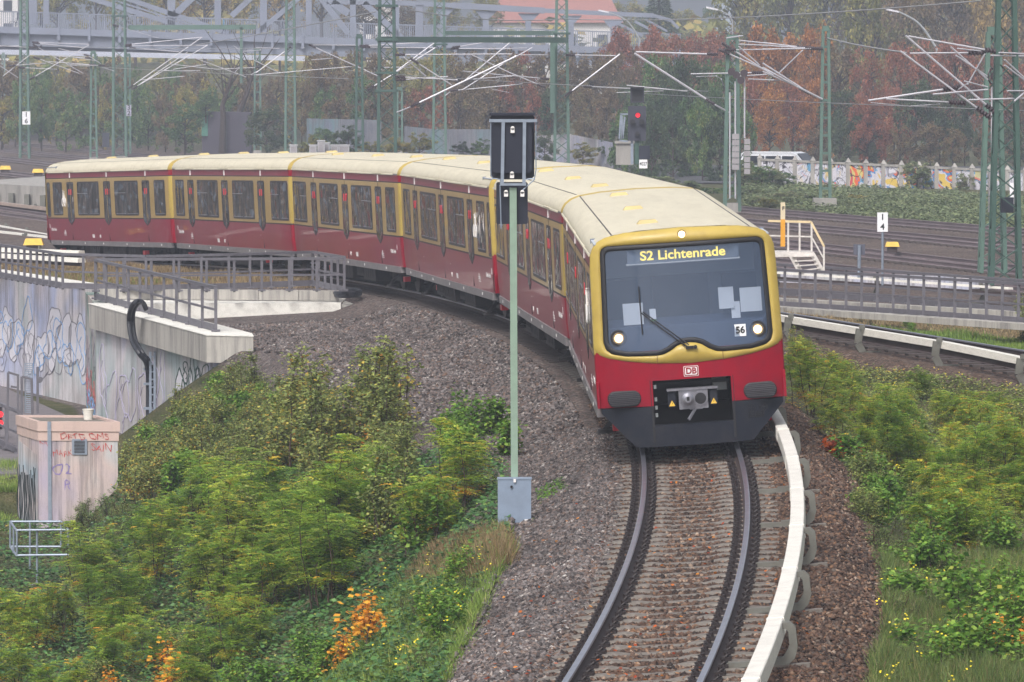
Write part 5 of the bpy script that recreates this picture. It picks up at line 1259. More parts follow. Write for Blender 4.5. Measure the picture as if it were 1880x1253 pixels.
for x, y0, y1 in ((1821, 160, 315), (1824, 390, 425), (1818, 390, 425)): mb = MB(); mb.tube([W(x, y0, 156.8), W(x, y1, 156.8)], .03, 6); mb.build("guide_rod", M_tube, m15)
P = W(1821, 140, 156.6); mb = MB(); rim = [P+Vector((.12*math.cos(a), .0+.1*math.cos(a), .22*math.sin(a))) for a in np.linspace(0, 2*math.pi, 25)]; mb.tube(rim, .025, 6, caps=False)
for k in range(6): a = k*math.pi/3; mb.bar(P, P+Vector((.12*math.cos(a), .1*math.cos(a), .22*math.sin(a))), .02)
mb.build("pulley_wheel", M_ins, m15)
mb = MB(); a, b = W(1838, 390, 150.5), W(1848, 362, 150.5); mb.box((a.x-.05, 149.9, a.z), (b.x+.15, 150.2, b.z)); mb.build("relay_box", M_navy, m14)
# ---------------------------------------------------------------- overhead wires
def wire(label, pts, r=.02):
    mb = MB(); mb.tube(pts, r, 5); tag(mb.build("overhead_wire", M_wire), label, "overhead wire")
def sag(a, b, n=14, s=.3): return [a.lerp(b, k/n)-Vector((0, 0, s*4*(k/n)*(1-k/n))) for k in range(n+1)]
wire("long overhead wire sagging across the top of the picture to the right mast", sag(W(1035, 35, 290), W(1800, 2, 151), 20, .25), .022)
wire("overhead wire between the thick central mast and the one behind the signal", sag(W(733, 15, 270), W(1035, 35, 290)), .025)
wire("overhead wire climbing from the left mast to the thick central mast", sag(W(300, 92, 405), W(690, 22, 270), 14, .1), .03)
wire("thin wire from the slim ladder mast towards the big right mast", sag(W(1519, 70, 245), W(1663, 97, 152), 8, .05), .03)
wire("thin contact wire running below the cantilevers at right", sag(W(1180, 172, 300), W(1900, 204, 150), 10, .05), .012)
wire("thin contact wire crossing in front of the brown bushes", sag(W(640, 130, 330), W(1300, 168, 240), 10, .1), .014)
wire("faint contact wire over the left tracks", sag(W(0, 112, 420), W(640, 145, 320), 10, .1), .018)
wire("faint upper wire over the left tracks", sag(W(60, 82, 420), W(560, 88, 360), 10, .2), .018)
# ---------------------------------------------------------------- signs
def plate(label, x0, y0, x1, y1, Y, lines, m=None, post_to=None, tsize=None, frame_=True, pc=None, cat="sign", xs=1.0, bold=.012):
    a, b = W(x0, y1, Y), W(x1, y0, Y); e = empty("sign", (a.x, Y, a.z), label, cat); e.location = (0, 0, 0)
    mb = MB(); mb.box((a.x, Y-.012, a.z), (b.x, Y+.012, b.z)); mb.build("sign_plate", m or M_sign, e)
    n = len(lines); h = (b.z-a.z)
    for k, s_ in enumerate(lines):
        z = b.z - h*(k+.5)/n if n > 1 else (a.z+b.z)/2
        z = b.z - h*(.5 + (k-(n-1)/2.)*.5) if n > 1 else z
        text_obj("sign_lettering", s_, tsize or h*.5, frame(((a.x+b.x)/2, Y-.014, z), (1, 0, 0), (0, 0, 1)), pc or M_black, e, ext=.003, bold=bold*h, xs=xs)
    if post_to:
        P = W((x0+x1)/2, y1, Y+.04); Q = W((x0+x1)/2, post_to, Y+.04); mb = MB(); mb.tube([P+Vector((0, 0, h*.9)), Q-Vector((0, 0, .3))], .035, 8); mb.build("post", M_galv, e)
    return e
plate("white kilometre plate reading 1 4 on a thin post before the right tracks", 1610.5, 390.5, 1630, 426, 152, ["1", "4"], post_to=505, tsize=.24, bold=.01)
plate("white kilometre plate reading 1 6 on the far left mast", 41, 205, 55.5, 229, 398.5, ["1", "6"], tsize=.48)
plate("faded grey plate reading 3 2 beside the tall left mast", 232, 193, 241, 213.5, 404, ["3", "2"], m=mat("sign_grey", c(160, 158, 176)), tsize=.5)
plate("white plate reading 4027 below the red signal", 1173.5, 293.5, 1188.5, 309.5, 219.5, ["4027"], tsize=.2, xs=.78, bold=.008)
plate("white plate with a black 4 partly hidden behind the right lattice mast", 1854, 336, 1871, 375, 170, ["4"], tsize=.42)
mb = MB()
# marker post with letter F
e = empty("marker_post", (0, 0, 0), "yellow and white marker post lettered F beside the train front", "marker post")
Yp_ = 141.0
a, b = W(1433, 453, Yp_), W(1441.5, 403, Yp_); mb = MB(); mb.box((a.x, Yp_-.03, a.z), (b.x, Yp_+.03, b.z)); mb.build("post", M_yelm if 'M_yelm' in globals() else mat("marker_yellow", c(226, 160, 46), var=.08), e)
a, b = W(1433, 403, Yp_), W(1441.5, 372, Yp_); mb = MB(); mb.box((a.x, Yp_-.03, a.z), (b.x, Yp_+.03, b.z)); mb.build("post", mat("marker_cream", c(216, 200, 170), var=.08), e)
text_obj("sign_lettering", "F", .13, frame((W(1438, 382, Yp_).x, Yp_-.034, W(1438, 383, Yp_).z), (1, 0, 0), (0, 0, 1)), M_black, e, ext=.003, bold=.005)
# white service platform with stairs
M_wpaint = mat("white_steel_paint", c(214, 208, 204), rough=.5, var=.08, scale=4, dirt=c(150, 140, 130), dirt_amt=.4); M_cream = mat("handrail_cream", c(222, 200, 160), rough=.5, var=.06)
e = empty("service_platform", (0, 0, 0), "small white steel service platform with steps and cream handrail", "platform")
Y0 = 143.0
def seg(nm, x0, y0, x1, y1, w_, m, dy=0, h=None): 
    mb = MB(); mb.bar(W(x0, y0, Y0+dy), W(x1, y1, Y0+dy), w_, h or w_); mb.build(nm, m, e)
for dy in (0, 1.0):
    seg("handrail", 1410, 406, 1489, 408, .06, M_cream, dy); seg("handrail", 1489, 408, 1513, 453, .06, M_cream, dy)
    seg("mid_rail", 1412, 433, 1491, 435, .04, M_wpaint, dy); seg("mid_rail", 1490, 435, 1511, 473, .04, M_wpaint, dy)
    for x in (1447, 1468, 1490): seg("post", x, 408, x, 462, .05, M_wpaint, dy)
    seg("post", 1512.5, 453, 1512.5, 500, .05, M_wpaint, dy)
mb = MB(); a, b = W(1410, 472, Y0), W(1494, 463, Y0); mb.box((a.x, Y0-.1, a.z), (b.x, Y0+1.1, b.z)); mb.build("deck", M_wpaint, e)
seg("stringer", 1451, 466, 1473, 506, .06, M_wpaint, -.1, .14); seg("stringer", 1491, 466, 1510, 500, .06, M_wpaint, -.1, .14)
for k in range(4):
    t = (k+.6)/4.6; mb = MB(); mb.bar(W(1451+22*t, 466+40*t, Y0-.1), W(1491+19*t, 466+34*t, Y0-.1), .2, .03); mb.build("step", M_wpaint, e)
e = empty("signal_panel", (0, 0, 0), "small grey panel seen from behind on a thin post left of the kilometre plate", "signal panel")
a, b = W(1567, 468, 150), W(1588, 449, 150); mb = MB(); mb.box((a.x, 149.95, a.z), (b.x, 150.05, b.z)); mb.build("board", mat("panel_grey", c(84, 86, 100), var=.05), e)
mb = MB(); mb.tube([W(1578, 451, 149.9), W(1577, 510, 149.9)], .05, 8); mb.build("post", M_galv, e)
# red signal far behind the train
YR = 220.0
e = empty("railway_signal", W(1170, 309, YR), "dark two part railway signal showing red behind the train roof", "railway signal"); e.location = (0, 0, 0)
def rb(nm, x0, y0, x1, y1, m, d0=0, d1=.2): 
    a, b = W(x0, y1, YR), W(x1, y0, YR); mb = MB(); mb.box((a.x, YR+d0, a.z), (b.x, YR+d1, b.z)); return mb.build(nm, m, e)
M_sigd = mat("signal_dark", c(52, 54, 68), rough=.6, var=.06)
rb("upper_head", 1157.5, 160, 1182.5, 189, M_sigd, .0, .25); rb("hood", 1158.5, 160, 1181, 163, M_black, -.3, .0); rb("screen", 1160.5, 165, 1179.5, 186, M_black, -.02, .0)
rb("signal_board", 1153, 195, 1186, 259, M_sigd, 0, .2); rb("lower_head", 1173, 268, 1193, 293, M_navy, 0, .25)
rb("post", 1158, 258, 1163, 302, M_galv, .1, .3); rb("post", 1165, 258, 1174, 302, M_mast_dk, .1, .3)
for x, y, r, m in ((1171, 212, .10, glow("signal_red", c(240, 40, 60), .9)), (1161.5, 224, .11, M_black), (1178, 224, .11, M_black), (1170, 246, .09, M_black)):
    P = W(x, y, YR); mb = MB(); mb.cyl(P-Vector((0, .03, 0)), P, r, 14); mb.build("lamp", m, e)
    mb = MB(); mb.loft([[P+Vector((r*1.2*math.cos(a), -q, r*1.2*math.sin(a))) for a in np.linspace(math.pi*.1, math.pi*.9, 7)] for q in (0, .2)] if m is not M_black else [[P+Vector((r*1.2*math.cos(a), -q, r*1.0*math.sin(a))) for a in np.linspace(math.pi*1.1, math.pi*1.9, 7)] for q in (0, .2)], closed=False, caps=False); mb.build("lamp_hood", M_black, e)
for q in ((1138, 210, 1153, 210), (1142, 213, 1142, 255), (1140, 210, 1137, 255), (1137, 258, 1153, 260), (1147, 215, 1143, 255)):
    mb = MB(); mb.bar(W(q[0], q[1], YR+.1), W(q[2], q[3], YR+.1), .07); mb.build("ladder_bar", M_galv, e)
mb = MB(); a, b = W(1131, 303, 262), W(1163, 264, 262); mb.box((a.x, 262, a.z), (b.x, 263, b.z), 0); mb.box((a.x-.05, 261.9, b.z), (b.x+.05, 263.1, b.z+.12), 0)
tag(mb.build("cabinet", [M_conc]), "grey trackside cabinet behind the red signal", "cabinet")
M_cab = mat("cabinet_white", c(178, 178, 182), rough=.6, var=.06)
# pale cabinets on the bank behind the train roof
for i, (x0, y0, x1, y1, lb) in enumerate(((532, 268, 545, 281, "small white trackside cabinet right of the lattice mast"), (568, 268, 581, 281, "low white cabinet at the left end of the row"), (583, 260, 596, 281, "tallest white cabinet in the row behind the train"), (590, 264, 605, 281, "white cabinet with a rounded door in the row"), (607, 268, 621, 281, "white cabinet second from the right end of the row"), (622, 268, 641, 281, "wide white cabinet at the right end of the row"))):
    Yq = 300+i; a, b = W(x0, y1+14, Yq), W(x1, y0, Yq); mb = MB(); mb.box((a.x, Yq, a.z), (b.x, Yq+.6, b.z)); mb.box((a.x-.04, Yq-.04, b.z), (b.x+.04, Yq+.64, b.z+.06)); mb.box((a.x+.05, Yq-.02, a.z+.3), (b.x-.05, Yq, b.z-.06), 1)
    tag(mb.build("cabinet", [M_cab, M_cw]), lb, "cabinet", "white trackside cabinets")
mb = MB(); P = W(194, 246, 395); mb.box(P+Vector((-.25, 0, -1.0)), P+Vector((.25, .4, 0))); mb.box(P+Vector((-.28, -.03, 0)), P+Vector((.28, .43, .06))); tag(mb.build("cabinet", M_sigd), "small dark trackside cabinet between the left masts", "cabinet")
# ================================================================ steel bridge, people, far walls, street, buildings
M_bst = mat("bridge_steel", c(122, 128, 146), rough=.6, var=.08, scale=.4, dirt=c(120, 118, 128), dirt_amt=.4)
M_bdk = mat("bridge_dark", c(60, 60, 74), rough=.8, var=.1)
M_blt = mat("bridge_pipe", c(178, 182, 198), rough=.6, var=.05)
def BY(x): return 500.0 - x*.0           # the deck runs straight across at this distance
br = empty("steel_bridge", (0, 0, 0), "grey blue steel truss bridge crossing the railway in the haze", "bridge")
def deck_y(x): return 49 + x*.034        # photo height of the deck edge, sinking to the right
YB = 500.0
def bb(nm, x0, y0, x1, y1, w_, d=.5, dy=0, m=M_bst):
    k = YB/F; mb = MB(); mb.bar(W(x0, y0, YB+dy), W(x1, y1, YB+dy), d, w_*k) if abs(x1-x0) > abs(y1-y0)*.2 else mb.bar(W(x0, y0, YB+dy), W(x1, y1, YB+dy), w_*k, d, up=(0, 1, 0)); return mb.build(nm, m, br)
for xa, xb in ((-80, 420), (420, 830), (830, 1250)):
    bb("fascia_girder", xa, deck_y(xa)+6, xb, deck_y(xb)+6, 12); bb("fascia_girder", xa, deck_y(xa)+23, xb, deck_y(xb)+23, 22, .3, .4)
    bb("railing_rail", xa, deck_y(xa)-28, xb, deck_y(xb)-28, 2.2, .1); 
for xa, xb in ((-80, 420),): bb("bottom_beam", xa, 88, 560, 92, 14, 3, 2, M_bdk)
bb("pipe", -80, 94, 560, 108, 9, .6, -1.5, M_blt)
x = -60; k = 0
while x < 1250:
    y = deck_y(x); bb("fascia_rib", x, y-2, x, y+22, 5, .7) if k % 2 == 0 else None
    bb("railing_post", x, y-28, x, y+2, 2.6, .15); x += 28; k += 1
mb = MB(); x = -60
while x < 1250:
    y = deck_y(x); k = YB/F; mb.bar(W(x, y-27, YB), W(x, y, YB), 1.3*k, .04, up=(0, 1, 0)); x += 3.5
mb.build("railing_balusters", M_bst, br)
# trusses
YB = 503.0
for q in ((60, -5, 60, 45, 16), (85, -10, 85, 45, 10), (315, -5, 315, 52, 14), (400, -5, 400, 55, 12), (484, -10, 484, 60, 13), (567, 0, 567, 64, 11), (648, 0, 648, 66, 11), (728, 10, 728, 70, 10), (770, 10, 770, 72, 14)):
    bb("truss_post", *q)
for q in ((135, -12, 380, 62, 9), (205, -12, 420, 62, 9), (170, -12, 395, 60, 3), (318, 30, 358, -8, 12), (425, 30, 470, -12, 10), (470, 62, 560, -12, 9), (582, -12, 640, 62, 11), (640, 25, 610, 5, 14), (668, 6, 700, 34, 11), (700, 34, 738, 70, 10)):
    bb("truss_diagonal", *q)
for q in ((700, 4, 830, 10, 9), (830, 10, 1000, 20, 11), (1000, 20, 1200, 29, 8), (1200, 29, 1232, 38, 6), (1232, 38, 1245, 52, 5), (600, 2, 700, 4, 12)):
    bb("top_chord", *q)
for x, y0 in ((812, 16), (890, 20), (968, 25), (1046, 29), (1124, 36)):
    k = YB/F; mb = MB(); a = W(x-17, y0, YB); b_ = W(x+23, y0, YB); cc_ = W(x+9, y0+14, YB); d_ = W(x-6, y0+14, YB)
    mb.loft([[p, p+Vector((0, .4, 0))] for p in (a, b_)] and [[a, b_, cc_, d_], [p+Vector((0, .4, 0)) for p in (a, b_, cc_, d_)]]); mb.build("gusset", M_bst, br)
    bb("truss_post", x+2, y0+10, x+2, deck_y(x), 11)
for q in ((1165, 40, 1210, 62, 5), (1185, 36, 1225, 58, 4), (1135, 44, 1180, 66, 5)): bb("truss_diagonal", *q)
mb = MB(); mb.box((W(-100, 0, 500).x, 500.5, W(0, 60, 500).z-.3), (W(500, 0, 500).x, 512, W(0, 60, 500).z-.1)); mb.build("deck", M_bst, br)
# people on the bridge
M_skin = mat("skin", c(190, 146, 126), rough=.6); M_ctd = mat("dark_coat", c(44, 40, 52), rough=.8); M_ctt = mat("teal_coat", c(70, 130, 160), rough=.8); M_jns = mat("trousers_dark", c(44, 48, 66), rough=.8); M_hair = mat("hair_dark", c(50, 40, 36), rough=.8)
def person(label, px, Y, zfeet, coat, h=1.72, bend=0.0, step=.18):
    P = W(px, 50, Y); e = empty("person", (P.x, Y, zfeet), label, "person")
    J = {'pel': (0, 0, .93), 'spi': (0, 0, 1.15), 'che': (bend*.3, 0, 1.38), 'nec': (bend*.45, 0, 1.50), 'hed': (bend*.55, 0, 1.64),
         'hl': (0, .09, .9), 'kl': (step*.6, .1, .48), 'al': (step*.4, .1, .07), 'tl': (step*.4+.16, .1, .03),
         'hr': (0, -.09, .9), 'kr': (-step*.3, -.1, .48), 'ar': (-step, -.1, .09), 'tr': (-step+.15, -.1, .03),
         'sl': (bend*.3, .19, 1.42), 'el': (bend*.3-.05, .23, 1.14), 'wl': (bend+.12, .2, .93), 'sr': (bend*.3, -.19, 1.42), 'er': (bend*.3+.05, -.23, 1.14), 'wr': (bend+.16, -.2, .95)}
    Rr = {'pel': .13, 'spi': .12, 'che': .15, 'nec': .055, 'hed': .095, 'hl': .09, 'kl': .06, 'al': .045, 'tl': .04, 'hr': .09, 'kr': .06, 'ar': .045, 'tr': .04, 'sl': .07, 'el': .05, 'wl': .035, 'sr': .07, 'er': .05, 'wr': .035}
    E_ = [('pel', 'spi'), ('spi', 'che'), ('che', 'nec'), ('nec', 'hed'), ('pel', 'hl'), ('hl', 'kl'), ('kl', 'al'), ('al', 'tl'), ('pel', 'hr'), ('hr', 'kr'), ('kr', 'ar'), ('ar', 'tr'), ('che', 'sl'), ('sl', 'el'), ('el', 'wl'), ('che', 'sr'), ('sr', 'er'), ('er', 'wr')]
    ks = list(J); me = bpy.data.meshes.new("body"); me.from_pydata([tuple(v*h/1.72 for v in J[k]) for k in ks], [(ks.index(a), ks.index(b)) for a, b in E_], [])
    o = bpy.data.objects.new("body", me); col.objects.link(o); o.parent = e
    sm = o.modifiers.new("skin", 'SKIN'); 
    for i, k in enumerate(ks): me.skin_vertices[0].data[i].radius = (Rr[k], Rr[k]); me.skin_vertices[0].data[i].use_root = (i == 0)
    ss = o.modifiers.new("sub", 'SUBSURF'); ss.levels = 1; ss.render_levels = 1
    dg = bpy.context.evaluated_depsgraph_get(); m2 = bpy.data.meshes.new_from_object(o.evaluated_get(dg)); o.modifiers.clear(); o.data = m2
    m2.materials.clear(); [m2.materials.append(q) for q in (coat, M_jns, M_skin, M_hair)]
    for pl in m2.polygons:
        z = pl.center.z; pl.material_index = 1 if z < .9 else (0 if z < 1.5 else (3 if z > 1.70 or pl.center.x < bend*.55-.03 else 2)); pl.use_smooth = True
    return e
zd = lambda x: W(x, deck_y(x), 501).z
person("dark clothed pedestrian on the left part of the bridge", 76, 501, zd(76)-.1, M_ctd)
person("pedestrian in a blue top on the bridge between the truss posts", 411, 501, zd(411)-.1, M_ctt)
c1_ = person("cyclist leaning forward on the bridge left of the green mast", 518, 501, zd(518)+.1, M_ctd, bend=.45, step=.3)
c2_ = person("cyclist in dark clothes at the far left of the bridge", 33, 501, zd(33)+.1, M_ctd, bend=.4, step=.3)
for x, lb in ((518, "bicycle ridden right of the middle of the bridge"), (33, "bicycle ridden at the far left of the bridge")):
    e = empty("bicycle", (W(x, 50, 501).x, 501, zd(x)-.1), lb, "bicycle")
    for dx in (-.5, .55):
        mb = MB(); mb.tube([(dx+.33*math.cos(a), 0, .34+.33*math.sin(a)) for a in np.linspace(0, 2*math.pi, 21)], .022, 5, caps=False)
        for k in range(6): a = k*math.pi/3; mb.bar((dx, 0, .34), (dx+.33*math.cos(a), 0, .34+.33*math.sin(a)), .008)
        mb.build("wheel", M_black, e)
    mb = MB()
    for a, b in (((-.5, .34), (-.15, .85)), ((-.5, .34), (0, .34)), ((0, .34), (-.15, .85)), ((-.12, .78), (.38, .8)), ((0, .34), (.38, .8)), ((.55, .34), (.36, .95)), ((-.3, .92), (-.05, .92)), ((.28, 1.0), (.42, .97))): mb.bar((a[0], 0, a[1]), (b[0], 0, b[1]), .035)
    mb.build("frame", M_galv, e)
# far retaining walls
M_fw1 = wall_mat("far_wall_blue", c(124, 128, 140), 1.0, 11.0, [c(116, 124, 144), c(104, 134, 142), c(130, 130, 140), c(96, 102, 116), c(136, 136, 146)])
def wall_px(name, label, pts, Y, h0, mt, th=.4, cat="wall", cap=None):
    mb = MB()
    for (x0, yt0, yb0, Y0_), (x1, yt1, yb1, Y1_) in zip(pts[:-1], pts[1:]):
        a, b = W(x0, yb0, Y0_), W(x1, yb1, Y1_); A_, B_ = W(x0, yt0, Y0_), W(x1, yt1, Y1_); a.z -= 1; b.z -= 1; t_ = Vector((0, th, 0))
        mb.hexa([a, b, b+t_, a+t_, A_, B_, B_+t_, A_+t_])
    return tag(mb.build(name, mt), label, cat)
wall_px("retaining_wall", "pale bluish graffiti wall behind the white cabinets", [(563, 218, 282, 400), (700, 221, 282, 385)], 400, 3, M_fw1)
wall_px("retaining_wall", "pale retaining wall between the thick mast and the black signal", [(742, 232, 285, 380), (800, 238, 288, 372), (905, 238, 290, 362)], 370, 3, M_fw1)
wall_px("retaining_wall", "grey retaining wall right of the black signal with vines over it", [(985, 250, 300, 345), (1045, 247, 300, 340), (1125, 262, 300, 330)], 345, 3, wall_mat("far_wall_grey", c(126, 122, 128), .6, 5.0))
shed = wall_px("shed", "dark shed wall with a green painted patch under the bridge end", [(371, 205, 278, 425), (460, 207, 276, 420)], 425, 3, mat("shed_dark", c(72, 66, 78), var=.15, scale=.6), th=3, cat="shed")
mb = MB(); a, b = W(366, 250, 424.7), W(392, 205, 424.7); mb.box((a.x+.2, 424.4, a.z), (b.x, 424.8, b.z)); mb.build("green_panel", mat("green_panel", c(70, 120, 106), var=.15), shed)
# graffiti wall on the right
gw = empty("graffiti_wall", (0, 0, 0), "long concrete post and panel wall with colourful graffiti at right", "wall")
def gmat():
    m, t, p = nodes("graffiti_panels"); g = N(t, 'ShaderNodeNewGeometry')
    def vz(sc, off):
        q = N(t, 'ShaderNodeMapping'); q.inputs['Location'].default_value = (off, 0, off); t.links.new(g.outputs['Position'], q.inputs[0])
        n = N(t, 'ShaderNodeTexNoise', i_Scale=sc, i_Detail=2.0, i_Distortion=1.5); t.links.new(q.outputs[0], n.inputs['Vector']); return n.outputs[0]
    cc = ramp(t, vz(.8, 3), [(.36, c(196, 194, 204)), (.43, c(150, 148, 160)), (.47, c(204, 202, 212)), (.56, c(120, 118, 130)), (.58, c(190, 190, 202)), (.66, c(88, 150, 190))], 'CONSTANT')
    sx = N(t, 'ShaderNodeSeparateXYZ'); t.links.new(g.outputs['Position'], sx.inputs[0])
    colf = ramp(t, vz(.55, 11), [(.3, c(210, 180, 84)), (.42, c(196, 192, 202)), (.5, c(60, 130, 190)), (.54, c(214, 96, 50)), (.6, c(200, 184, 110)), (.68, c(190, 60, 80))], 'CONSTANT')
    a = N(t, 'ShaderNodeMapRange'); t.links.new(sx.outputs[0], a.inputs[0]); a.inputs[1].default_value = 15.5; a.inputs[2].default_value = 18.5
    b = N(t, 'ShaderNodeMapRange'); t.links.new(sx.outputs[0], b.inputs[0]); b.inputs[1].default_value = 27.0; b.inputs[2].default_value = 25.0
    mm = N(t, 'ShaderNodeMath', operation='MULTIPLY'); t.links.new(a.outputs[0], mm.inputs[0]); t.links.new(b.outputs[0], mm.inputs[1])
    f = ramp(t, vz(.5, 23), [(.47, (0, 0, 0)), (.50, (1, 1, 1))], 'LINEAR'); m2 = N(t, 'ShaderNodeMath', operation='MULTIPLY'); t.links.new(f, m2.inputs[0]); t.links.new(mm.outputs[0], m2.inputs[1])
    cc = mixc(t, m2.outputs[0], cc, colf)
    ln = ramp(t, vz(.9, 31), [(.475, (0, 0, 0)), (.49, (1, 1, 1)), (.505, (1, 1, 1)), (.52, (0, 0, 0))]); cc = mixc(t, ln, cc, c(50, 44, 56))
    t.links.new(cc, p.inputs['Base Color']); p.inputs['Roughness'].default_value = .8; return m
M_graf = gmat(); nP = 16
pts = []
for k in range(nP+1):
    t_ = k/nP; x = 1395 + (1915-1395)*t_; yt = 295 + 24*t_; Y_ = 302 - 16*t_; pts.append((x, yt, Y_))
for (x0, y0, Ya), (x1, y1, Yb_) in zip(pts[:-1], pts[1:]):
    a, b = W(x0, y0, Ya), W(x1, y1, Yb_); mb = MB(); t_ = Vector((0, .15, 0)); lo = Vector((0, 0, -2.6)); mb.hexa([a+lo, b+lo, b+lo+t_, a+lo+t_, a, b, b+t_, a+t_]); mb.build("panel", M_graf, gw)
    mb = MB(); mb.bar(a+Vector((0, .07, .05)), b+Vector((0, .07, .05)), .22, .12); mb.build("cap_rail", M_conc, gw)
for x, y, Ya in pts:
    a = W(x, y, Ya); mb = MB(); mb.box(a+Vector((-.13, -.1, -2.6)), a+Vector((.13, .2, .12))); mb.loft([[a+Vector(q) for q in ((-.16, -.13, .12), (.16, -.13, .12), (.16, .23, .12), (-.16, .23, .12))], [a+Vector(q) for q in ((-.02, .02, .36), (.02, .02, .36), (.02, .06, .36), (-.02, .06, .36))]]); mb.build("post", M_conc, gw)
# street behind the wall, van
mb = MB(); a = W(1330, 292, 318); b = W(2000, 300, 305); mb.quad((a.x-8, 306, -1.08), (b.x+10, 298, -1.08), (b.x+30, 345, -1.1), (a.x-10, 360, -1.15)); tag(mb.build("street", mat("asphalt", c(70, 70, 74), rough=.9)), kind='structure')
P = W(1434, 300, 330); v = empty("van", (P.x, 330, -1.75), "white van parked behind the graffiti wall under the trees", "van", rz=R_(-25))
M_van = mat("van_white", c(224, 226, 232), rough=.35, var=.02, coat=.4); M_vg = mat("van_glass", c(34, 38, 46), rough=.1)
mb = MB(); prof = [(-2.4, .35), (-2.45, 1.0), (-2.3, 1.9), (-2.1, 2.0), (1.0, 2.0), (1.35, 1.9), (2.0, 1.2), (2.45, 1.05), (2.5, .4)]
k_ = [1.35, 1.35, 1.35, 1.35, 1.35, 1.35, 1.3, 1.2, 1.2]
mb.loft([[(x, -.9, z*.92) for x, z in prof], [(x, -.95, z) for x, z in prof], [(x, .95, z) for x, z in prof]]); mb.build("body", M_van, v, bevel=.06)
for x0, x1 in ((-2.1, -.75), (-.65, .35), (.45, 1.25)):
    for s in (-1, 1): mb = MB(); mb.box((x0, s*.96-.01, 1.2), (x1, s*.96+.01, 1.75)); mb.build("window", M_vg, v)
for x in (-1.5, 1.6):
    for s in (-1, 1): mb = MB(); mb.cyl((x, s*.75, .33), (x, s*.97, .33), .33, 18); mb.build("wheel", M_black, v)
mb = MB(); mb.hexa([(1.4, -.8, 1.88), (2.02, -.8, 1.2), (2.02, .8, 1.2), (1.4, .8, 1.88), (1.43, -.8, 1.92), (2.06, -.8, 1.24), (2.06, .8, 1.24), (1.43, .8, 1.92)]); mb.build("windscreen", M_vg, v)
# street lamps
def lamp(label, pts, Y, r=.09, head=True):
    e = empty("street_lamp", (0, 0, 0), label, "street lamp", "curved street lamps"); P_ = [W(x, y, Y) for x, y in pts]; base = P_[0].copy(); base.z = -1.0
    mb = MB(); sp = [base] + smoothp(P_); mb.tube(sp, [r*1.3]+[r*(1-.5*i/len(sp)) for i in range(len(sp)-1)], 8); mb.build("pole", M_lampg, e)
    d = (P_[-1]-P_[-2]).normalized(); mb = MB(); a = P_[-1]; L_ = .95; mb.hexa([a+Vector(q) for q in ((0, -.15, -.08), (-L_, -.14, .12), (-L_, .14, .12), (0, .15, -.08), (0, -.12, .06), (-L_, -.1, .26), (-L_, .1, .26), (0, .12, .06))]); mb.build("lamp_head", M_tube, e)
M_lampg = mat("lamp_grey", c(150, 152, 156), rough=.5, var=.05)
lamp("curved grey street lamp rising out of the brown trees at upper right", [(1722, 260), (1722, 112), (1712, 78), (1685, 42), (1650, 22)], 402, .12)
lamp("curved grey street lamp in front of the bridge truss", [(1175, 76), (1168, 62), (1150, 38), (1118, 23)], 480)
lamp("faint small street lamp beside the yellow trees", [(1345, 40), (1338, 28), (1322, 20), (1318, 18)], 430, .06)
# distant buildings
def bld(label, x0, y0, x1, y1, Y, m, roof=None, rooftop=None, depth=12, win=True):
    a, b = W(x0, y1, Y), W(x1, y0, Y); e = empty("building", (a.x, Y, 0), label, "building"); e.location = (0, 0, 0)
    mb = MB(); mb.box((a.x, Y, -2), (b.x, Y+depth, b.z)); mb.build("wall", m, e)
    if roof:
        t_ = W(x0, rooftop, Y).z; mb = MB(); mb.loft([[(a.x-.6, Y-.6, b.z), (b.x+.6, Y-.6, b.z), (b.x+.6, Y+depth+.6, b.z), (a.x-.6, Y+depth+.6, b.z)], [(a.x+2, Y+depth*.45, t_), (b.x-2, Y+depth*.45, t_), (b.x-2, Y+depth*.55, t_), (a.x+2, Y+depth*.55, t_)]]); mb.build("roof", roof, e)
    if win:
        nx_ = max(2, int((b.x-a.x)/3.2))
        for i in range(nx_):
            for z in np.arange(b.z-2.2, 2.5, -3.1):
                x = a.x+(i+.5)*(b.x-a.x)/nx_; mb = MB(); mb.box((x-.6, Y-.04, z-.8), (x+.6, Y+.02, z+.8)); mb.build("window", M_vg, e)
M_bw = mat("building_pale", c(214, 210, 210), rough=.9, var=.04); M_br = mat("roof_red", c(150, 104, 98), rough=.9, var=.08)
bld("pale building glimpsed above the bridge chord", 660, -30, 735, 60, 640, M_bw)
bld("building with a big red tiled roof behind the bridge truss", 905, 42, 1135, 90, 620, M_bw, M_br, -40)
bld("faint tall pale block at the top left corner", -40, -60, 32, 60, 720, M_bw)
bld("tall grey blue block left of the yellow trees", 1315, -60, 1345, 90, 640, mat("block_grey", c(150, 160, 176), var=.03), win=False)
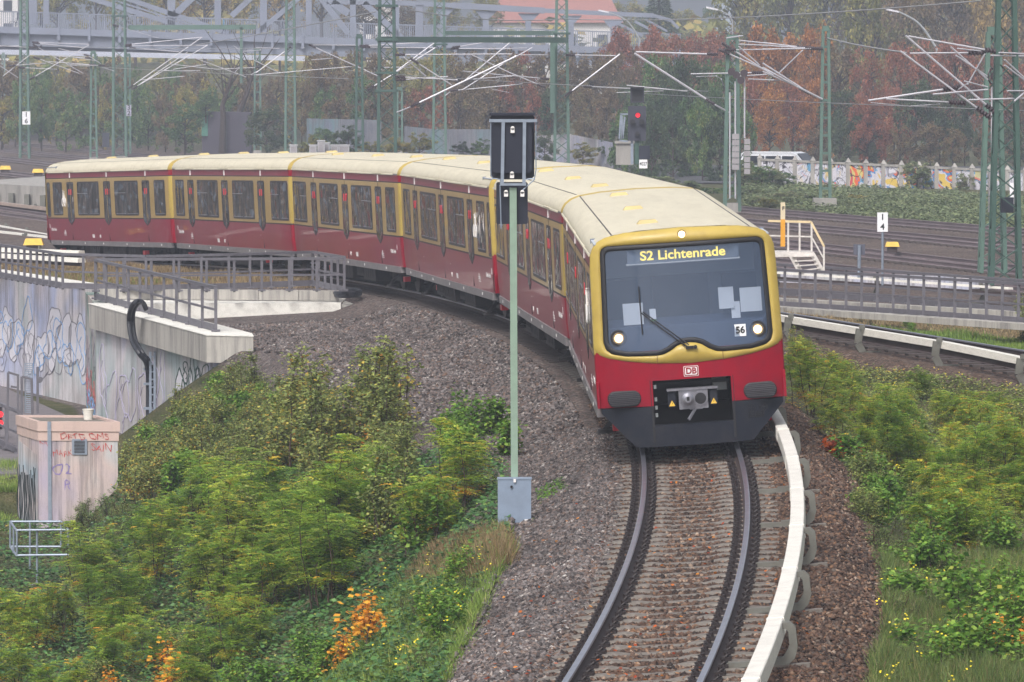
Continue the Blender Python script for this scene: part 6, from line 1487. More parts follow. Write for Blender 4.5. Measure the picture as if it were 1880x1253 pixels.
# ================================================================ vegetation
def ground_hit(px, py, y0=50., y1=300.):
    """where the sight line through a photo pixel first meets the ground (vectorised)"""
    px = np.atleast_1d(np.asarray(px, float)); py = np.atleast_1d(np.asarray(py, float))
    cs, sn = math.cos(PITCH), math.sin(PITCH)
    xc = (px-CW/2)/F; yc = (CH/2-py)/F; ry = cs+yc*sn; rz = -sn+yc*cs; kx = xc/ry; kz = rz/ry
    gx = np.arange(px.min()-8, px.max()+9, 6.); gy = np.arange(py.min()-4, py.max()+5, 3.)      # march a coarse pixel grid, then look up
    GX, GY = np.meshgrid(gx, gy); a = (GX-CW/2)/F; b = (CH/2-GY)/F; r1 = cs+b*sn; KX = a/r1; KZ = (-sn+b*cs)/r1
    Yg = np.full(GX.shape, -1.0); 
    for Yv in np.arange(y0, y1, 1.0):
        hit = (CAMZ+KZ*Yv < H(KX*Yv, np.full(GX.shape, Yv))) & (Yg < 0); Yg[hit] = Yv
        if (Yg > 0).all(): break
    i = np.clip(np.round((px-gx[0])/6).astype(int), 0, len(gx)-1); j = np.clip(np.round((py-gy[0])/3).astype(int), 0, len(gy)-1)
    Y_ = Yg[j, i]; ok = Y_ > 0; Y_ = np.where(ok, Y_, 100.); best = Y_.copy(); bd = np.full(len(Y_), 1e9)
    for dy in np.arange(-3, 3.01, .25):
        e = np.abs(CAMZ+kz*(Y_+dy)-H(kx*(Y_+dy), Y_+dy)); m_ = e < bd; best[m_] = (Y_+dy)[m_]; bd[m_] = e[m_]
    Y_ = best; X_ = kx*Y_; return X_, Y_, H(X_, Y_), ok
def in_poly(px, py, poly):
    ins = np.zeros(len(px), bool); n = len(poly)
    for i in range(n):
        x0, y0 = poly[i]; x1, y1 = poly[(i+1) % n]
        cnd = ((y0 > py) != (y1 > py)) & (px < (x1-x0)*(py-y0)/(y1-y0+1e-9)+x0); ins ^= cnd
    return ins
def scatter(poly, n):
    xs = [p[0] for p in poly]; ys = [p[1] for p in poly]; out = []
    m = 0; PX_, PY_ = [], []
    while m < n:
        a = rng.uniform(min(xs), max(xs), n*2); b = rng.uniform(min(ys), max(ys), n*2); k = in_poly(a, b, poly); PX_.append(a[k]); PY_.append(b[k]); m += k.sum()
    a = np.concatenate(PX_)[:n]; b = np.concatenate(PY_)[:n]; X_, Y_, Z_, ok = ground_hit(a, b); return X_[ok], Y_[ok], Z_[ok]
def unit(v): return v/(np.linalg.norm(v, axis=-1, keepdims=True)+1e-9)
def leafverts(P, D, Nn, L, Wd, fold=.0):
    D = unit(D); S = unit(np.cross(D, Nn)); L = L[:, None]; Wd = Wd[:, None]
    mid = P + D*L*.45
    return np.stack([P, mid+S*Wd/2, P+D*L, mid-S*Wd/2], 1).reshape(-1, 3)
def leafobj(name, V, rnd, m, parent=None):
    n = len(V)//4; Fq = np.arange(n*4).reshape(-1, 4); return npmesh(name, V, Fq, m, parent, attr={'rnd': np.repeat(rnd, 4)})
M_bark = mat("bark", c(58, 46, 42), rough=.9, var=.2, scale=6); M_stem = mat("stem", c(70, 54, 46), rough=.8, var=.2, scale=6)
L_locust = leafmat("locust_leaf", [(0, c(86, 124, 50)), (.25, c(122, 158, 60)), (.5, c(158, 182, 70)), (.72, c(192, 196, 78)), (.86, c(226, 188, 62)), (1, c(226, 144, 58))], trans=.42)
L_green = leafmat("young_green_leaf", [(0, c(70, 112, 44)), (.5, c(116, 156, 60)), (.85, c(156, 178, 80)), (1, c(210, 186, 70))])
L_round = leafmat("round_leaf", [(0, c(88, 104, 60)), (.4, c(132, 146, 82)), (.7, c(168, 172, 96)), (.88, c(206, 176, 70)), (1, c(206, 138, 60))])
L_ivy = leafmat("bramble_leaf", [(0, c(44, 74, 48)), (.4, c(66, 104, 58)), (.7, c(98, 134, 72)), (.9, c(146, 160, 80)), (1, c(190, 146, 70))], rough=.4, trans=.2)
L_orange = leafmat("maple_orange_leaf", [(0, c(196, 120, 40)), (.4, c(228, 156, 50)), (.75, c(240, 180, 60)), (1, c(220, 190, 80))])
L_red = leafmat("red_leaf", [(0, c(150, 60, 34)), (.5, c(200, 96, 40)), (1, c(220, 150, 60))])
L_grass = leafmat("grass_blade", [(0, c(84, 110, 50)), (.4, c(120, 148, 66)), (.75, c(156, 172, 88)), (1, c(192, 184, 124))], trans=.3)
L_dry = leafmat("dry_grass", [(0, c(116, 98, 72)), (.5, c(160, 138, 102)), (.85, c(182, 164, 130)), (1, c(120, 126, 80))], trans=.3)
L_weed = leafmat("low_weed", [(0, c(78, 98, 60)), (.5, c(116, 136, 74)), (.8, c(152, 152, 96)), (1, c(180, 156, 100))])
M_flower = mat("yellow_flower", c(226, 206, 40), rough=.6)
# --- shrub templates: a stem part and a foliage part, unit metres
def stemtubes(mb, pts, r0, r1, n=4):
    k = len(pts); mb.tube(pts, [r0+(r1-r0)*i/(k-1) for i in range(k)], n, caps=False)
def shrub_template(kind, Hh, R, seed, leafm, nst=6, dens=1.0):
    rg = np.random.default_rng(seed); mb = MB(); tips = []
    for s in range(nst):
        a = rg.uniform(0, 6.28); r = R*rg.uniform(.25, .9)*.6; hh = Hh*rg.uniform(.65, 1.05)
        base = np.array([rg.normal(0, R*.22), rg.normal(0, R*.22), -.15]); top = base + np.array([r*math.cos(a), r*math.sin(a), hh]); mid = (base+top)/2 + rg.normal(0, .07, 3)
        P_ = [base, (base+mid)/2+rg.normal(0, .02, 3), mid, (mid+top)/2+rg.normal(0, .03, 3), top]; stemtubes(mb, P_, .016, .004)
        for k in range(int(7*dens*(1+Hh*.4))):
            t_ = rg.uniform(.22, 1); i_ = min(3, int(t_*4)); q = P_[i_]+(P_[i_+1]-P_[i_])*(t_*4-i_)
            a2 = rg.uniform(0, 6.28); ln = R*rg.uniform(.25, .6)*(1.15-t_*.6); tip = q+np.array([ln*math.cos(a2), ln*math.sin(a2), ln*rg.uniform(.1, .7)]); stemtubes(mb, [q, (q+tip)/2+rg.normal(0, .02, 3), tip], .006, .002, 3)
            tips.append((q, tip))
        tips.append((P_[3], P_[4]))
    A_ = np.array([t_[0] for t_ in tips]); B_ = np.array([t_[1] for t_ in tips]); m = len(tips)
    if kind == 'frond':
        nf = int(9*dens); k = m*nf; idx = rg.integers(0, m, k); t_ = rg.uniform(.15, 1.02, k)[:, None]; q = A_[idx]+(B_[idx]-A_[idx])*t_
        az = rg.uniform(0, 6.28, k); d = np.stack([np.cos(az), np.sin(az), rg.uniform(-.1, .55, k)], 1); d = unit(d); fl = rg.uniform(.17, .34, k)
        nl = 9; tt = np.linspace(.12, 1, nl); V = []; rn = []
        fr_r = np.clip(rg.beta(2.2, 3.2, k) + .25*(q[:, 2] < Hh*.3), 0, 1); side = unit(np.cross(d, np.array([0, 0, 1.])))
        for j in range(nl):
            pos = q + d*(fl*tt[j])[:, None]; pos[:, 2] -= fl*.35*tt[j]**2
            up_ = np.cross(side, d)
            for sg_ in (-1, 1):
                D_ = side*sg_*.95 + d*.35 + rg.normal(0, .12, (k, 3)); D_[:, 2] -= .12
                V.append(leafverts(pos, D_, up_+rg.normal(0, .25, (k, 3)), fl*(.21-.05*abs(tt[j]-.5)), fl*.085)); rn.append(fr_r)
        V = np.concatenate(V); rn = np.concatenate(rn)
    else:
        sz = {'round': .055, 'broad': .085, 'maple': .11, 'small': .03}[kind]; nf = int({'round': 26, 'broad': 12, 'maple': 9, 'small': 40}[kind]*dens); k = m*nf
        idx = rg.integers(0, m, k); t_ = rg.uniform(.0, 1.1, k)[:, None]; q = A_[idx]+(B_[idx]-A_[idx])*t_ + rg.normal(0, sz*.9, (k, 3))
        az = rg.uniform(0, 6.28, k); D_ = np.stack([np.cos(az), np.sin(az), rg.uniform(-.7, .3, k)], 1); Nn = np.array([0, 0, 1.])+rg.normal(0, .45, (k, 3))
        L_ = sz*rg.uniform(.7, 1.3, k); V = leafverts(q, D_, Nn, L_, L_*(.85 if kind != 'small' else .6)); rn = np.clip(rg.beta(2.2, 3.0, k)+.15*(q[:, 2] < Hh*.3), 0, 1)
    e = empty("shrub", (0, 0, -50)); mb.build("stem", M_stem, e); leafobj("foliage", V, rn, leafm, e); return e
TPL = {}
def tpl(key, *a, **k): TPL[key] = shrub_template(*a, **k); TPL[key]['used'] = 0
for i in range(5): tpl(('locust', i), 'frond', [1.7, 1.4, 1.9, 1.1, 1.5][i], [.75, .8, .7, .6, .9][i], 100+i, L_locust, 6, 1.0)
for i in range(3): tpl(('round', i), 'round', [1.2, 1.5, .9][i], [.7, .6, .6][i], 200+i, L_round, 7, 1.0)
for i in range(2): tpl(('green', i), 'broad', [.9, 1.1][i], [.45, .5][i], 300+i, L_green, 6, 1.1)
for i in range(2): tpl(('weedy', i), 'small', [.7, .5][i], [.4, .45][i], 320+i, L_weed, 8, .8)
tpl(('maple', 0), 'maple', 1.0, .45, 401, L_orange, 5, .75); tpl(('redleaf', 0), 'broad', .45, .35, 402, L_red, 6, 1.0); tpl(('dockbroad', 0), 'broad', .5, .4, 403, L_green, 6, 1.2)
def put(key, x, y, z, sc, label, group, cat="shrub", rz=None, matl=None, name="shrub", flat=1.0):
    src = TPL[key]
    if src['used'] == 0: e = src; src['used'] = 1
    else: e = copy_tree(src)
    e.name = name; e.location = (x, y, z); e.scale = (sc, sc, sc*flat); e.rotation_euler = (0, 0, rng.uniform(0, 6.28) if rz is None else rz)
    tag(e, label, cat, group)
    if matl:
        for ch in e.children:
            if ch.name.startswith("foliage"): ch.material_slots[0].link = 'OBJECT'; ch.material_slots[0].material = matl
    return e
ORD = "first second third fourth fifth sixth seventh eighth ninth tenth eleventh twelfth thirteenth fourteenth fifteenth sixteenth seventeenth eighteenth nineteenth twentieth".split()
def olabel(label, k):
    if k >= len(ORD): return label
    t_ = label + ", " + ("leftmost one" if k == 0 else ORD[k] + " from the left"); return t_ if len(t_.split()) <= 16 else label
def patch(kinds, poly, n, smin, smax, label, group, matl=None, cat="shrub", name="shrub", mind=.0, flat=1.0):
    X_, Y_, Z_ = scatter(poly, n); o_ = np.argsort(X_/Y_)
    for q_, i in enumerate(o_): put(kinds[rng.integers(len(kinds))], X_[i], Y_[i], Z_[i], rng.uniform(smin, smax), olabel(label, q_), group, cat=cat, matl=matl, name=name, flat=flat)
LC = [('locust', i) for i in range(5)]; RD = [('round', i) for i in range(3)]; MX = LC*3 + RD + [('green', 0), ('green', 1), ('round', 1)]
patch(MX, [(470, 960), (600, 930), (700, 920), (880, 930), (860, 990), (750, 1050), (660, 1090), (470, 1170), (380, 1080)], 36, .85, 1.15, "feathery green locust shrub in the dense thicket left of the signal box", "locust shrubs left of the signal post")
patch(MX, [(300, 930), (500, 900), (440, 1140), (160, 1190), (130, 1080)], 24, .7, 1.0, "yellowing feathery locust shrub on the lower left slope", "locust shrubs on the lower slope")
patch(MX, [(70, 1100), (330, 1190), (460, 1240), (420, 1330), (-40, 1330), (-60, 1120)], 20, .6, .9, "feathery locust shrub in the bottom left corner", "locust shrubs in the bottom left corner")
patch(RD, [(520, 800), (720, 790), (780, 820), (760, 880), (500, 890), (470, 830)], 22, 1.05, 1.4, "grey green round leaved shrub at the top of the slope against the gravel", "round leaved shrubs by the gravel")
patch(RD + [('green', 0)], [(395, 745), (500, 780), (480, 900), (250, 930), (222, 860), (300, 800)], 40, .7, 1.05, "round leaved shrub below the coping beam and the wall", "shrubs under the coping beam")
patch([('green', 0), ('green', 1)], [(835, 800), (935, 780), (935, 850), (830, 870)], 9, .7, 1.0, "bright green leafy sapling behind the signal post", "saplings behind the signal post")
patch([('weedy', 0), ('weedy', 1)], [(100, 950), (230, 930), (330, 1000), (120, 1050)], 12, .8, 1.2, "grey green weedy bush between the hut and the guard frame", "weedy bushes by the hut")
patch([('round', 1), ('weedy', 0)], [(90, 940), (220, 960), (220, 990), (100, 985)], 5, .6, .9, "spindly bush in front of the hut wall", "bushes in front of the hut")
patch([('green', 0), ('green', 1)], [(340, 1200), (600, 1180), (620, 1310), (380, 1330)], 9, .5, .8, "fresh green broad leaved bush at the bottom edge", "green bushes at the bottom edge")
for (px, py, s_) in ((655, 1190, .95), (690, 1178, .7), (625, 1230, .6)):
    X_, Y_, Z_, _ = ground_hit(px, py); put(('maple', 0), X_[0], Y_[0], Z_[0], s_, "bright yellow orange maple sapling in front of the thicket", "orange maple saplings below the thicket", name="maple_sapling", cat="sapling")
for (px, py, s_) in ((300, 1250, .8), (330, 1290, .9), (205, 1285, .6)):
    X_, Y_, Z_, _ = ground_hit(px, py); put(('maple', 0), X_[0], Y_[0], Z_[0], s_, "yellow maple sapling at the bottom left edge of the picture", "yellow maple saplings at the bottom edge", name="maple_sapling", cat="sapling")
X_, Y_, Z_, _ = ground_hit(678, 840); put(('maple', 0), X_[0], Y_[0], Z_[0], .6, "slender orange sapling above the locust thicket", None, name="maple_sapling", cat="sapling", matl=L_red)
# right side
patch(MX, [(1560, 780), (1880, 800), (1900, 930), (1700, 960), (1590, 880), (1470, 760)], 34, .5, .8, "yellow green locust shrub with dark stems on the right bank", "locust shrubs on the right bank")
patch(LC + RD, [(1460, 690), (1700, 735), (1900, 775), (1900, 820), (1560, 800), (1462, 760)], 34, .30, .46, "low shrub between the train front and the right conductor rail", "low shrubs beside the train front")
patch(LC, [(1660, 950), (1900, 920), (1900, 1060), (1760, 1040), (1660, 1000)], 11, .5, .8, "taller locust shrub with bare lower stems near the right edge", "taller locust shrubs near the right edge")
patch([('green', 0), ('dockbroad', 0)], [(1572, 930), (1660, 900), (1670, 985), (1590, 990)], 7, .5, .75, "bright green leafy weed beside the ballast edge", "green weeds at the ballast edge")
patch([('redleaf', 0)], [(1525, 835), (1550, 820), (1565, 850), (1540, 855)], 3, .6, .9, "small orange red leaved bush beside the ballast on the right", "orange bushes beside the ballast", name="bush", cat="bush")
patch([('maple', 0), ('redleaf', 0)], [(1800, 1170), (1890, 1120), (1890, 1240), (1820, 1240)], 8, .45, .7, "orange leaved bush in the bottom right corner", "orange bushes in the bottom right corner", name="bush", cat="bush")
patch([('green', 0), ('green', 1)], [(1840, 1120), (1900, 1080), (1900, 1300), (1700, 1290)], 8, .45, .7, "green leafy plant in the bottom right corner", "green plants in the bottom right corner")
patch([('green', 0), ('green', 1)], [(1660, 600), (1712, 595), (1712, 612), (1665, 612)], 4, .32, .42, "bright green bush growing before the right railing ledge", "bright bushes before the right ledge")
patch(RD, [(1850, 580), (1900, 570), (1900, 640), (1860, 640)], 5, .5, .7, "yellow tinged shrub at the right edge beside the second track", "shrubs at the right edge beside the second track")
patch(RD + [('green', 0), ('weedy', 0)], [(405, 730), (480, 735), (600, 770), (560, 800), (420, 800)], 16, .55, .85, "weedy shrub at the gravel edge right of the low kerb", "weedy shrubs at the gravel edge")
patch(RD + LC + [('weedy', 0)], [(1452, 650), (1540, 665), (1575, 800), (1490, 775), (1455, 720)], 18, .42, .62, "small shrub squeezed between the ballast and the train front's right side", "small shrubs right of the train front")
patch([('weedy', 0), ('weedy', 1), ('green', 1), ('dockbroad', 0), ('weedy', 0)], [(1620, 990), (1880, 1010), (1880, 1240), (1680, 1260), (1630, 1120)], 56, .4, .95, "low weed clump in the right bank grass", "weed clumps in the right bank grass", name="weed", cat="weed")
patch([('weedy', 0), ('locust', 3), ('round', 2), ('weedy', 1), ('green', 0)], [(1545, 830), (1700, 860), (1900, 960), (1900, 1030), (1680, 1010), (1600, 1000), (1570, 920)], 34, .4, .8, "loose yellow green weed where the right thicket thins towards the grass", "weeds below the right thicket", name="weed", cat="weed")
patch([('weedy', 0), ('weedy', 1), ('green', 1)], [(740, 1080), (880, 1040), (860, 1160), (780, 1240), (700, 1230)], 14, .35, .7, "low weed clump at the left foot of the ballast", "weed clumps at the left foot of the ballast", name="weed", cat="weed")
patch([('green', 0), ('weedy', 0), ('round', 2), ('weedy', 1)], [(225, 835), (330, 770), (405, 690), (450, 720), (330, 850), (240, 900)], 20, .6, .95, "leafy bush growing against the foot of the abutment wall", "bushes at the foot of the abutment wall")
# --- ground cover: bramble, weeds, grass (nobody could count them)
def cover(name, poly, n, size, hmax, m, label, kind='leaf', wid=.8, lean=.35):
    X_, Y_, Z_ = scatter(poly, n); k = len(X_)
    hh = hmax*(.35+.65*(.5+.5*np.sin(X_*1.9+Y_*.8))*(.5+.5*np.cos(Y_*1.1-X_*.7))+.0)
    if kind == 'leaf':
        P_ = np.stack([X_, Y_, Z_ + hh*rng.random(k)**.6], 1); az = rng.uniform(0, 6.28, k)
        D_ = np.stack([np.cos(az), np.sin(az), rng.uniform(-.6, .2, k)], 1); L_ = size*rng.uniform(.6, 1.3, k)
        V = leafverts(P_, D_, np.array([0, 0, 1.])+rng.normal(0, .4, (k, 3)), L_, L_*wid)
    else:
        P_ = np.stack([X_+rng.normal(0, .03, k), Y_+rng.normal(0, .03, k), Z_-.02], 1); D_ = np.stack([rng.normal(0, lean, k), rng.normal(0, lean, k), np.ones(k)], 1); L_ = hh*rng.uniform(.5, 1.2, k)+.04
        V = leafverts(P_, D_, rng.normal(0, 1, (k, 3)), L_, np.full(k, size))
    patchy = .5+.5*np.sin(X_*1.3)*np.cos(Y_*.7)
    r_ = np.clip(rng.beta(2, 3, k)*.8+.25*patchy-.05, 0, 1)
    return tag(leafobj(name, V, r_, m), label, "ground cover", kind='stuff')
SL = [(400, 735), (520, 790), (700, 830), (930, 850), (935, 985), (850, 1130), (800, 1290), (-40, 1290), (-40, 980), (90, 960), (210, 860), (300, 790)]
cover("bramble", SL, 60000, .085, .35, L_ivy, "dark green bramble and ivy covering the left embankment")
cover("weeds", SL, 45000, .035, .28, L_weed, "low grey green weeds between the shrubs of the left embankment", wid=.6)
cover("grass", [(740, 1060), (930, 960), (950, 1010), (880, 1130), (820, 1260), (560, 1290), (640, 1180)], 22000, .012, .30, L_grass, "grass and herbs along the left foot of the ballast", 'blade')
cover("dry_grass", [(790, 1010), (930, 970), (940, 1040), (860, 1075), (740, 1070)], 9000, .010, .42, L_dry, "patch of dry golden grass beside the signal box", 'blade')
cover("weeds", [(850, 1120), (980, 960), (1010, 900), (960, 990), (880, 1180), (800, 1290), (760, 1290)], 6000, .03, .12, L_weed, "weeds creeping over the ballast edge", wid=.7)
cover("weeds", [(985, 905), (1030, 880), (1045, 900), (990, 925)], 900, .05, .15, L_green, "small green creeper on the ballast right of the signal box", wid=.8)
RP = [(1470, 660), (1900, 720), (1900, 1290), (1590, 1290), (1625, 1150), (1600, 1020), (1555, 880), (1500, 770)]
cover("weeds", RP, 50000, .035, .22, L_weed, "low weeds covering the right bank", wid=.6)
cover("grass", [(1620, 1020), (1900, 1000), (1900, 1290), (1590, 1290), (1625, 1150)], 44000, .010, .42, L_weed, "bright soft grass on the right bank", 'blade', lean=.45)
cover("bramble", [(1470, 660), (1900, 720), (1900, 960), (1700, 940), (1560, 880), (1500, 770)], 22000, .06, .35, L_round, "leafy undergrowth on the right bank", wid=.8)
cover("grass", [(1700, 1090), (1900, 1040), (1900, 1230), (1740, 1200)], 14000, .010, .38, L_grass, "bright grass hollow in the right bank", 'blade', lean=.5)
cover("dry_grass", [(1650, 1010), (1900, 990), (1900, 1290), (1600, 1290)], 9000, .009, .35, L_dry, "dry stalks standing in the right bank grass", 'blade')
cover("grass", [(1600, 605), (1900, 630), (1900, 655), (1780, 640)], 9000, .02, .25, L_grass, "pale grass strip between the second track and the ledge", 'blade')
cover("dry_grass", [(1440, 575), (1900, 612), (1900, 640), (1440, 585)], 6000, .02, .18, L_dry, "dry weeds below the right ledge", 'blade')
cover("dry_grass", [(-30, 478), (170, 486), (560, 505), (600, 530), (180, 530), (-30, 520)], 26000, .03, .30, L_dry, "brown grass on the bridge deck behind the left railing", 'blade')
cover("grass", [(-30, 500), (400, 520), (180, 530), (-30, 518)], 7000, .02, .22, L_grass, "green grass tufts on the bridge deck behind the left railing", 'blade')
cover("sedum", [(1440, 1235), (1590, 1225), (1600, 1290), (1420, 1290)], 7000, .018, .05, leafmat("sedum_pink", [(0, c(120, 84, 76)), (.5, c(160, 120, 108)), (1, c(120, 124, 70))]), "pinkish mossy cushion at the bottom edge beside the conductor rail", wid=.7)
cover("grass", [(-40, 850), (34, 850), (34, 960), (-40, 980)], 6000, .015, .3, L_grass, "grass left of the hut", 'blade')
def flowers(poly, n, label, ncl=5):
    X_, Y_, Z_ = scatter(poly, n); k = len(X_)*ncl; q = np.repeat(np.stack([X_, Y_, Z_+rng.uniform(.12, .38, len(X_))], 1), ncl, 0)+rng.normal(0, .035, (k, 3)); az = rng.uniform(0, 6.28, k)
    V = leafverts(q, np.stack([np.cos(az), np.sin(az), rng.uniform(-.2, .6, k)], 1), np.array([0, -.6, 1.])+rng.normal(0, .3, (k, 3)), np.full(k, .034), np.full(k, .03))
    tag(leafobj("wildflowers", V, rng.random(k), M_flower), label, "wildflowers", kind='stuff')
flowers([(1600, 1100), (1760, 1040), (1840, 1160), (1800, 1290), (1600, 1290)], 36, "yellow wildflowers in the right bank grass"); flowers([(1570, 860), (1700, 850), (1740, 920), (1590, 930)], 16, "yellow wildflowers at the right ballast edge")
flowers([(700, 1060), (900, 1050), (860, 1160), (760, 1250), (620, 1260)], 36, "yellow wildflowers at the left foot of the ballast"); flowers([(1460, 640), (1880, 720), (1880, 900), (1560, 860)], 30, "yellow wildflowers among the right bank shrubs", 3)
# fallen leaves on the ballast
X_, Y_, Z_ = scatter([(1130, 870), (1450, 870), (1520, 1290), (830, 1290), (960, 1000)], 260); k = len(X_); az = rng.uniform(0, 6.28, k)
tag(leafobj("fallen_leaves", leafverts(np.stack([X_, Y_, Z_+.06], 1), np.stack([np.cos(az), np.sin(az), rng.normal(0, .3, k)], 1), np.array([0, 0, 1.])+rng.normal(0, .3, (k, 3)), np.full(k, .06), np.full(k, .045)), rng.random(k), L_red), "scattered orange fallen leaves on the ballast", "fallen leaves", kind='stuff')
# ---------------------------------------------------------------- trees
C_ = lambda *a: [(i/(len(a)-1), c(*q)) for i, q in enumerate(a)]
T_orange = leafmat("tree_orange", C_((129, 79, 43), (158, 102, 58), (182, 124, 62), (190, 150, 78)), trans=.3)
T_redb = leafmat("tree_red_brown", C_((96, 61, 51), (134, 82, 65), (161, 96, 72), (137, 115, 73)), trans=.3)
T_brown = leafmat("tree_brown", C_((79, 65, 53), (110, 91, 70), (130, 110, 79), (115, 116, 72)), trans=.3)
T_green = leafmat("tree_green", C_((49, 75, 49), (73, 106, 65), (101, 129, 75), (135, 142, 80)), trans=.3)
T_dkgreen = leafmat("tree_dark_green", C_((37, 55, 43), (56, 77, 55), (80, 98, 65), (104, 103, 70)), trans=.3)
T_olive = leafmat("tree_olive", C_((89, 92, 55), (123, 125, 67), (151, 142, 75), (175, 149, 82)), trans=.3)
T_yellow = leafmat("tree_yellow_brown", C_((106, 92, 58), (146, 123, 72), (173, 142, 79), (192, 161, 91)), trans=.3)
T_grey = leafmat("bank_bush_grey_green", C_((79, 91, 68), (111, 125, 89), (135, 144, 103), (149, 137, 110)), trans=.3)
def tree_template(seed, nl=7000, wide=.5, bush=False, leaf=.036):
    rg = np.random.default_rng(seed); e = empty("tree", (0, 0, -60)); mb = MB(); cl = []
    mb.tube([(0, 0, -.25), (.01, 0, .1), (rg.normal(0, .02), rg.normal(0, .02), .45), (rg.normal(0, .04), rg.normal(0, .04), .8)], [.03, .025, .016, .006], 7, caps=False)
    for k in range(26 if not bush else 16):
        z0 = rg.uniform(.08 if bush else .22, .75); a = rg.uniform(0, 6.28); r = wide*rg.uniform(.45, .95)*math.sqrt(max(.1, 1-((z0+.12-.5)/.6)**2)); z1 = z0+rg.uniform(.02, .22)
        tip = (r*math.cos(a), r*math.sin(a), z1); mb.tube([(0, 0, z0), (tip[0]*.5, tip[1]*.5, z0+(z1-z0)*.7), tip], [.010, .006, .002], 4, caps=False); cl.append(tip); cl.append((tip[0]*.6, tip[1]*.6, z1+.05))
    for k in range(30):
        a = rg.uniform(0, 6.28); z = rg.uniform(.05 if bush else .15, .98); r = wide*math.sqrt(rg.random())*math.sqrt(max(.05, 1-((z-.5)/.52)**2)); cl.append((r*math.cos(a), r*math.sin(a), z))
    cl = np.array(cl); cr2 = rg.uniform(.05, .13, len(cl)); idx = rg.choice(len(cl), nl, p=cr2**2/np.sum(cr2**2)); d = unit(rg.normal(0, 1, (nl, 3)))*(rg.random((nl, 1))**.45)
    P_ = cl[idx]+d*cr2[idx][:, None]*np.array([1, 1, .75]); P_[:, 2] = np.maximum(P_[:, 2], 0)
    L_ = leaf*rg.uniform(.6, 1.3, nl); az = rg.uniform(0, 6.28, nl); D_ = np.stack([np.cos(az), np.sin(az), rg.uniform(-.8, .3, nl)], 1)
    V = leafverts(P_, D_, np.array([0, 0, 1.])+rg.normal(0, .6, (nl, 3)), L_, L_*.75); cr_r = rg.random(len(cl)); rn = np.clip(.55*cr_r[idx]+.45*rg.random(nl), 0, 1)
    mb.build("trunk", M_bark, e); leafobj("crown", V, rn, T_brown, e); e['used'] = 0; return e
TT = [tree_template(500+i) for i in range(5)]; TB = [tree_template(520+i, 5200, .55, True, .045) for i in range(3)]; TS = [tree_template(540+i, 2600, .55, True, .07) for i in range(2)]
def tree(src, px, ytop, ybot, wpx, Y, m, label, group=None, name="tree", cat="tree"):
    b = W(px, ybot, Y); t_ = W(px, ytop, Y); h = (t_.z-b.z); wd = wpx*Y/F
    if src['used'] == 0: e = src; src['used'] = 1
    else: e = copy_tree(src)
    e.name = name; e.location = b; e.scale = (wd, wd, h); e.rotation_euler = (0, 0, rng.uniform(0, 6.28)); tag(e, label, cat, group)
    for ch in e.children:
        if ch.name.startswith("crown"): ch.material_slots[0].link = 'OBJECT'; ch.material_slots[0].material = m
    return e
def row(srcs, x0, x1, n, yt, yb, w_, Y, mats_, label, group, jit=8, name="tree", cat="tree", yj=14):
    for k in range(n):
        x = x0+(x1-x0)*(k+.5)/n + rng.uniform(-jit, jit); f = (k+.5)/n
        a = (yt[0]*(1-f)+yt[1]*f) if isinstance(yt, tuple) else yt; b = (yb[0]*(1-f)+yb[1]*f) if isinstance(yb, tuple) else yb
        tree(srcs[rng.integers(len(srcs))], x, a+rng.uniform(-yj, yj), b, w_*rng.uniform(.8, 1.25), Y+rng.uniform(-8, 8), mats_[rng.integers(len(mats_))], olabel(label, k), group, name, cat)
# right: tall background, orange crowns, red brown mass, dark undergrowth
row(TT, 1330, 1940, 8, -110, 250, 130, 520, [T_yellow, T_olive, T_brown], "tall yellow brown tree in the hazy background at upper right", "tall background trees at upper right", yj=25)
row(TT, 1560, 1940, 5, -90, 230, 110, 450, [T_yellow, T_olive, T_brown], "large yellowing tree behind the curved street lamp", "yellowing trees behind the street lamp", yj=25)
row(TT, 1380, 1520, 3, 60, 300, 95, 395, [T_orange], "bright orange tree between the two right masts", "orange trees between the right masts", 6, yj=14)
row(TT, 1360, 1520, 4, 150, 310, 75, 372, [T_redb, T_orange, T_brown], "lower orange brown tree behind the counterweights", "orange brown trees behind the counterweights")
row(TT, 1520, 1940, 8, 85, 310, 90, 385, [T_redb, T_redb, T_brown], "red brown tree behind the graffiti wall", "red brown trees behind the graffiti wall")
row(TT, 1520, 1940, 9, 160, 315, 72, 362, [T_redb, T_brown, T_dkgreen], "dark brown bushy tree just behind the graffiti wall", "dark bushy trees behind the graffiti wall")
row(TB, 1470, 1940, 9, 228, 315, 62, 350, [T_dkgreen, T_brown], "dark bush on the street side of the graffiti wall", "dark bushes behind the graffiti wall", name="bush", cat="bush")
# centre right: green mass below red brown crowns
row(TT, 1120, 1360, 5, 62, 240, 90, 430, [T_redb, T_redb, T_brown], "hazy red brown tree at the right end of the bridge", "red brown trees at the bridge end", yj=10)
row(TT, 1180, 1350, 5, 105, 330, 80, 345, [T_green, T_dkgreen, T_green], "green tree behind the red signal", "green trees behind the red signal")
row(TB, 1130, 1370, 8, 190, 345, 70, 318, [T_green, T_dkgreen], "green bush behind the train roof right of the red signal", "green bushes right of the red signal", name="bush", cat="bush")
row(TT, 820, 1180, 9, (98, 95), 270, 75, 400, [T_redb, T_brown, T_brown], "dull red brown tree on the slope below the bridge", "red brown trees below the bridge", yj=9)
row(TB, 820, 1180, 8, 165, 285, 62, 385, [T_brown, T_dkgreen, T_redb], "brown bush above the pale retaining walls", "brown bushes above the retaining walls", name="bush", cat="bush")
row(TT, 560, 830, 7, (92, 100), 260, 70, 415, [T_olive, T_olive, T_brown], "olive green tree in front of the bridge girder", "olive trees before the bridge girder", yj=8)
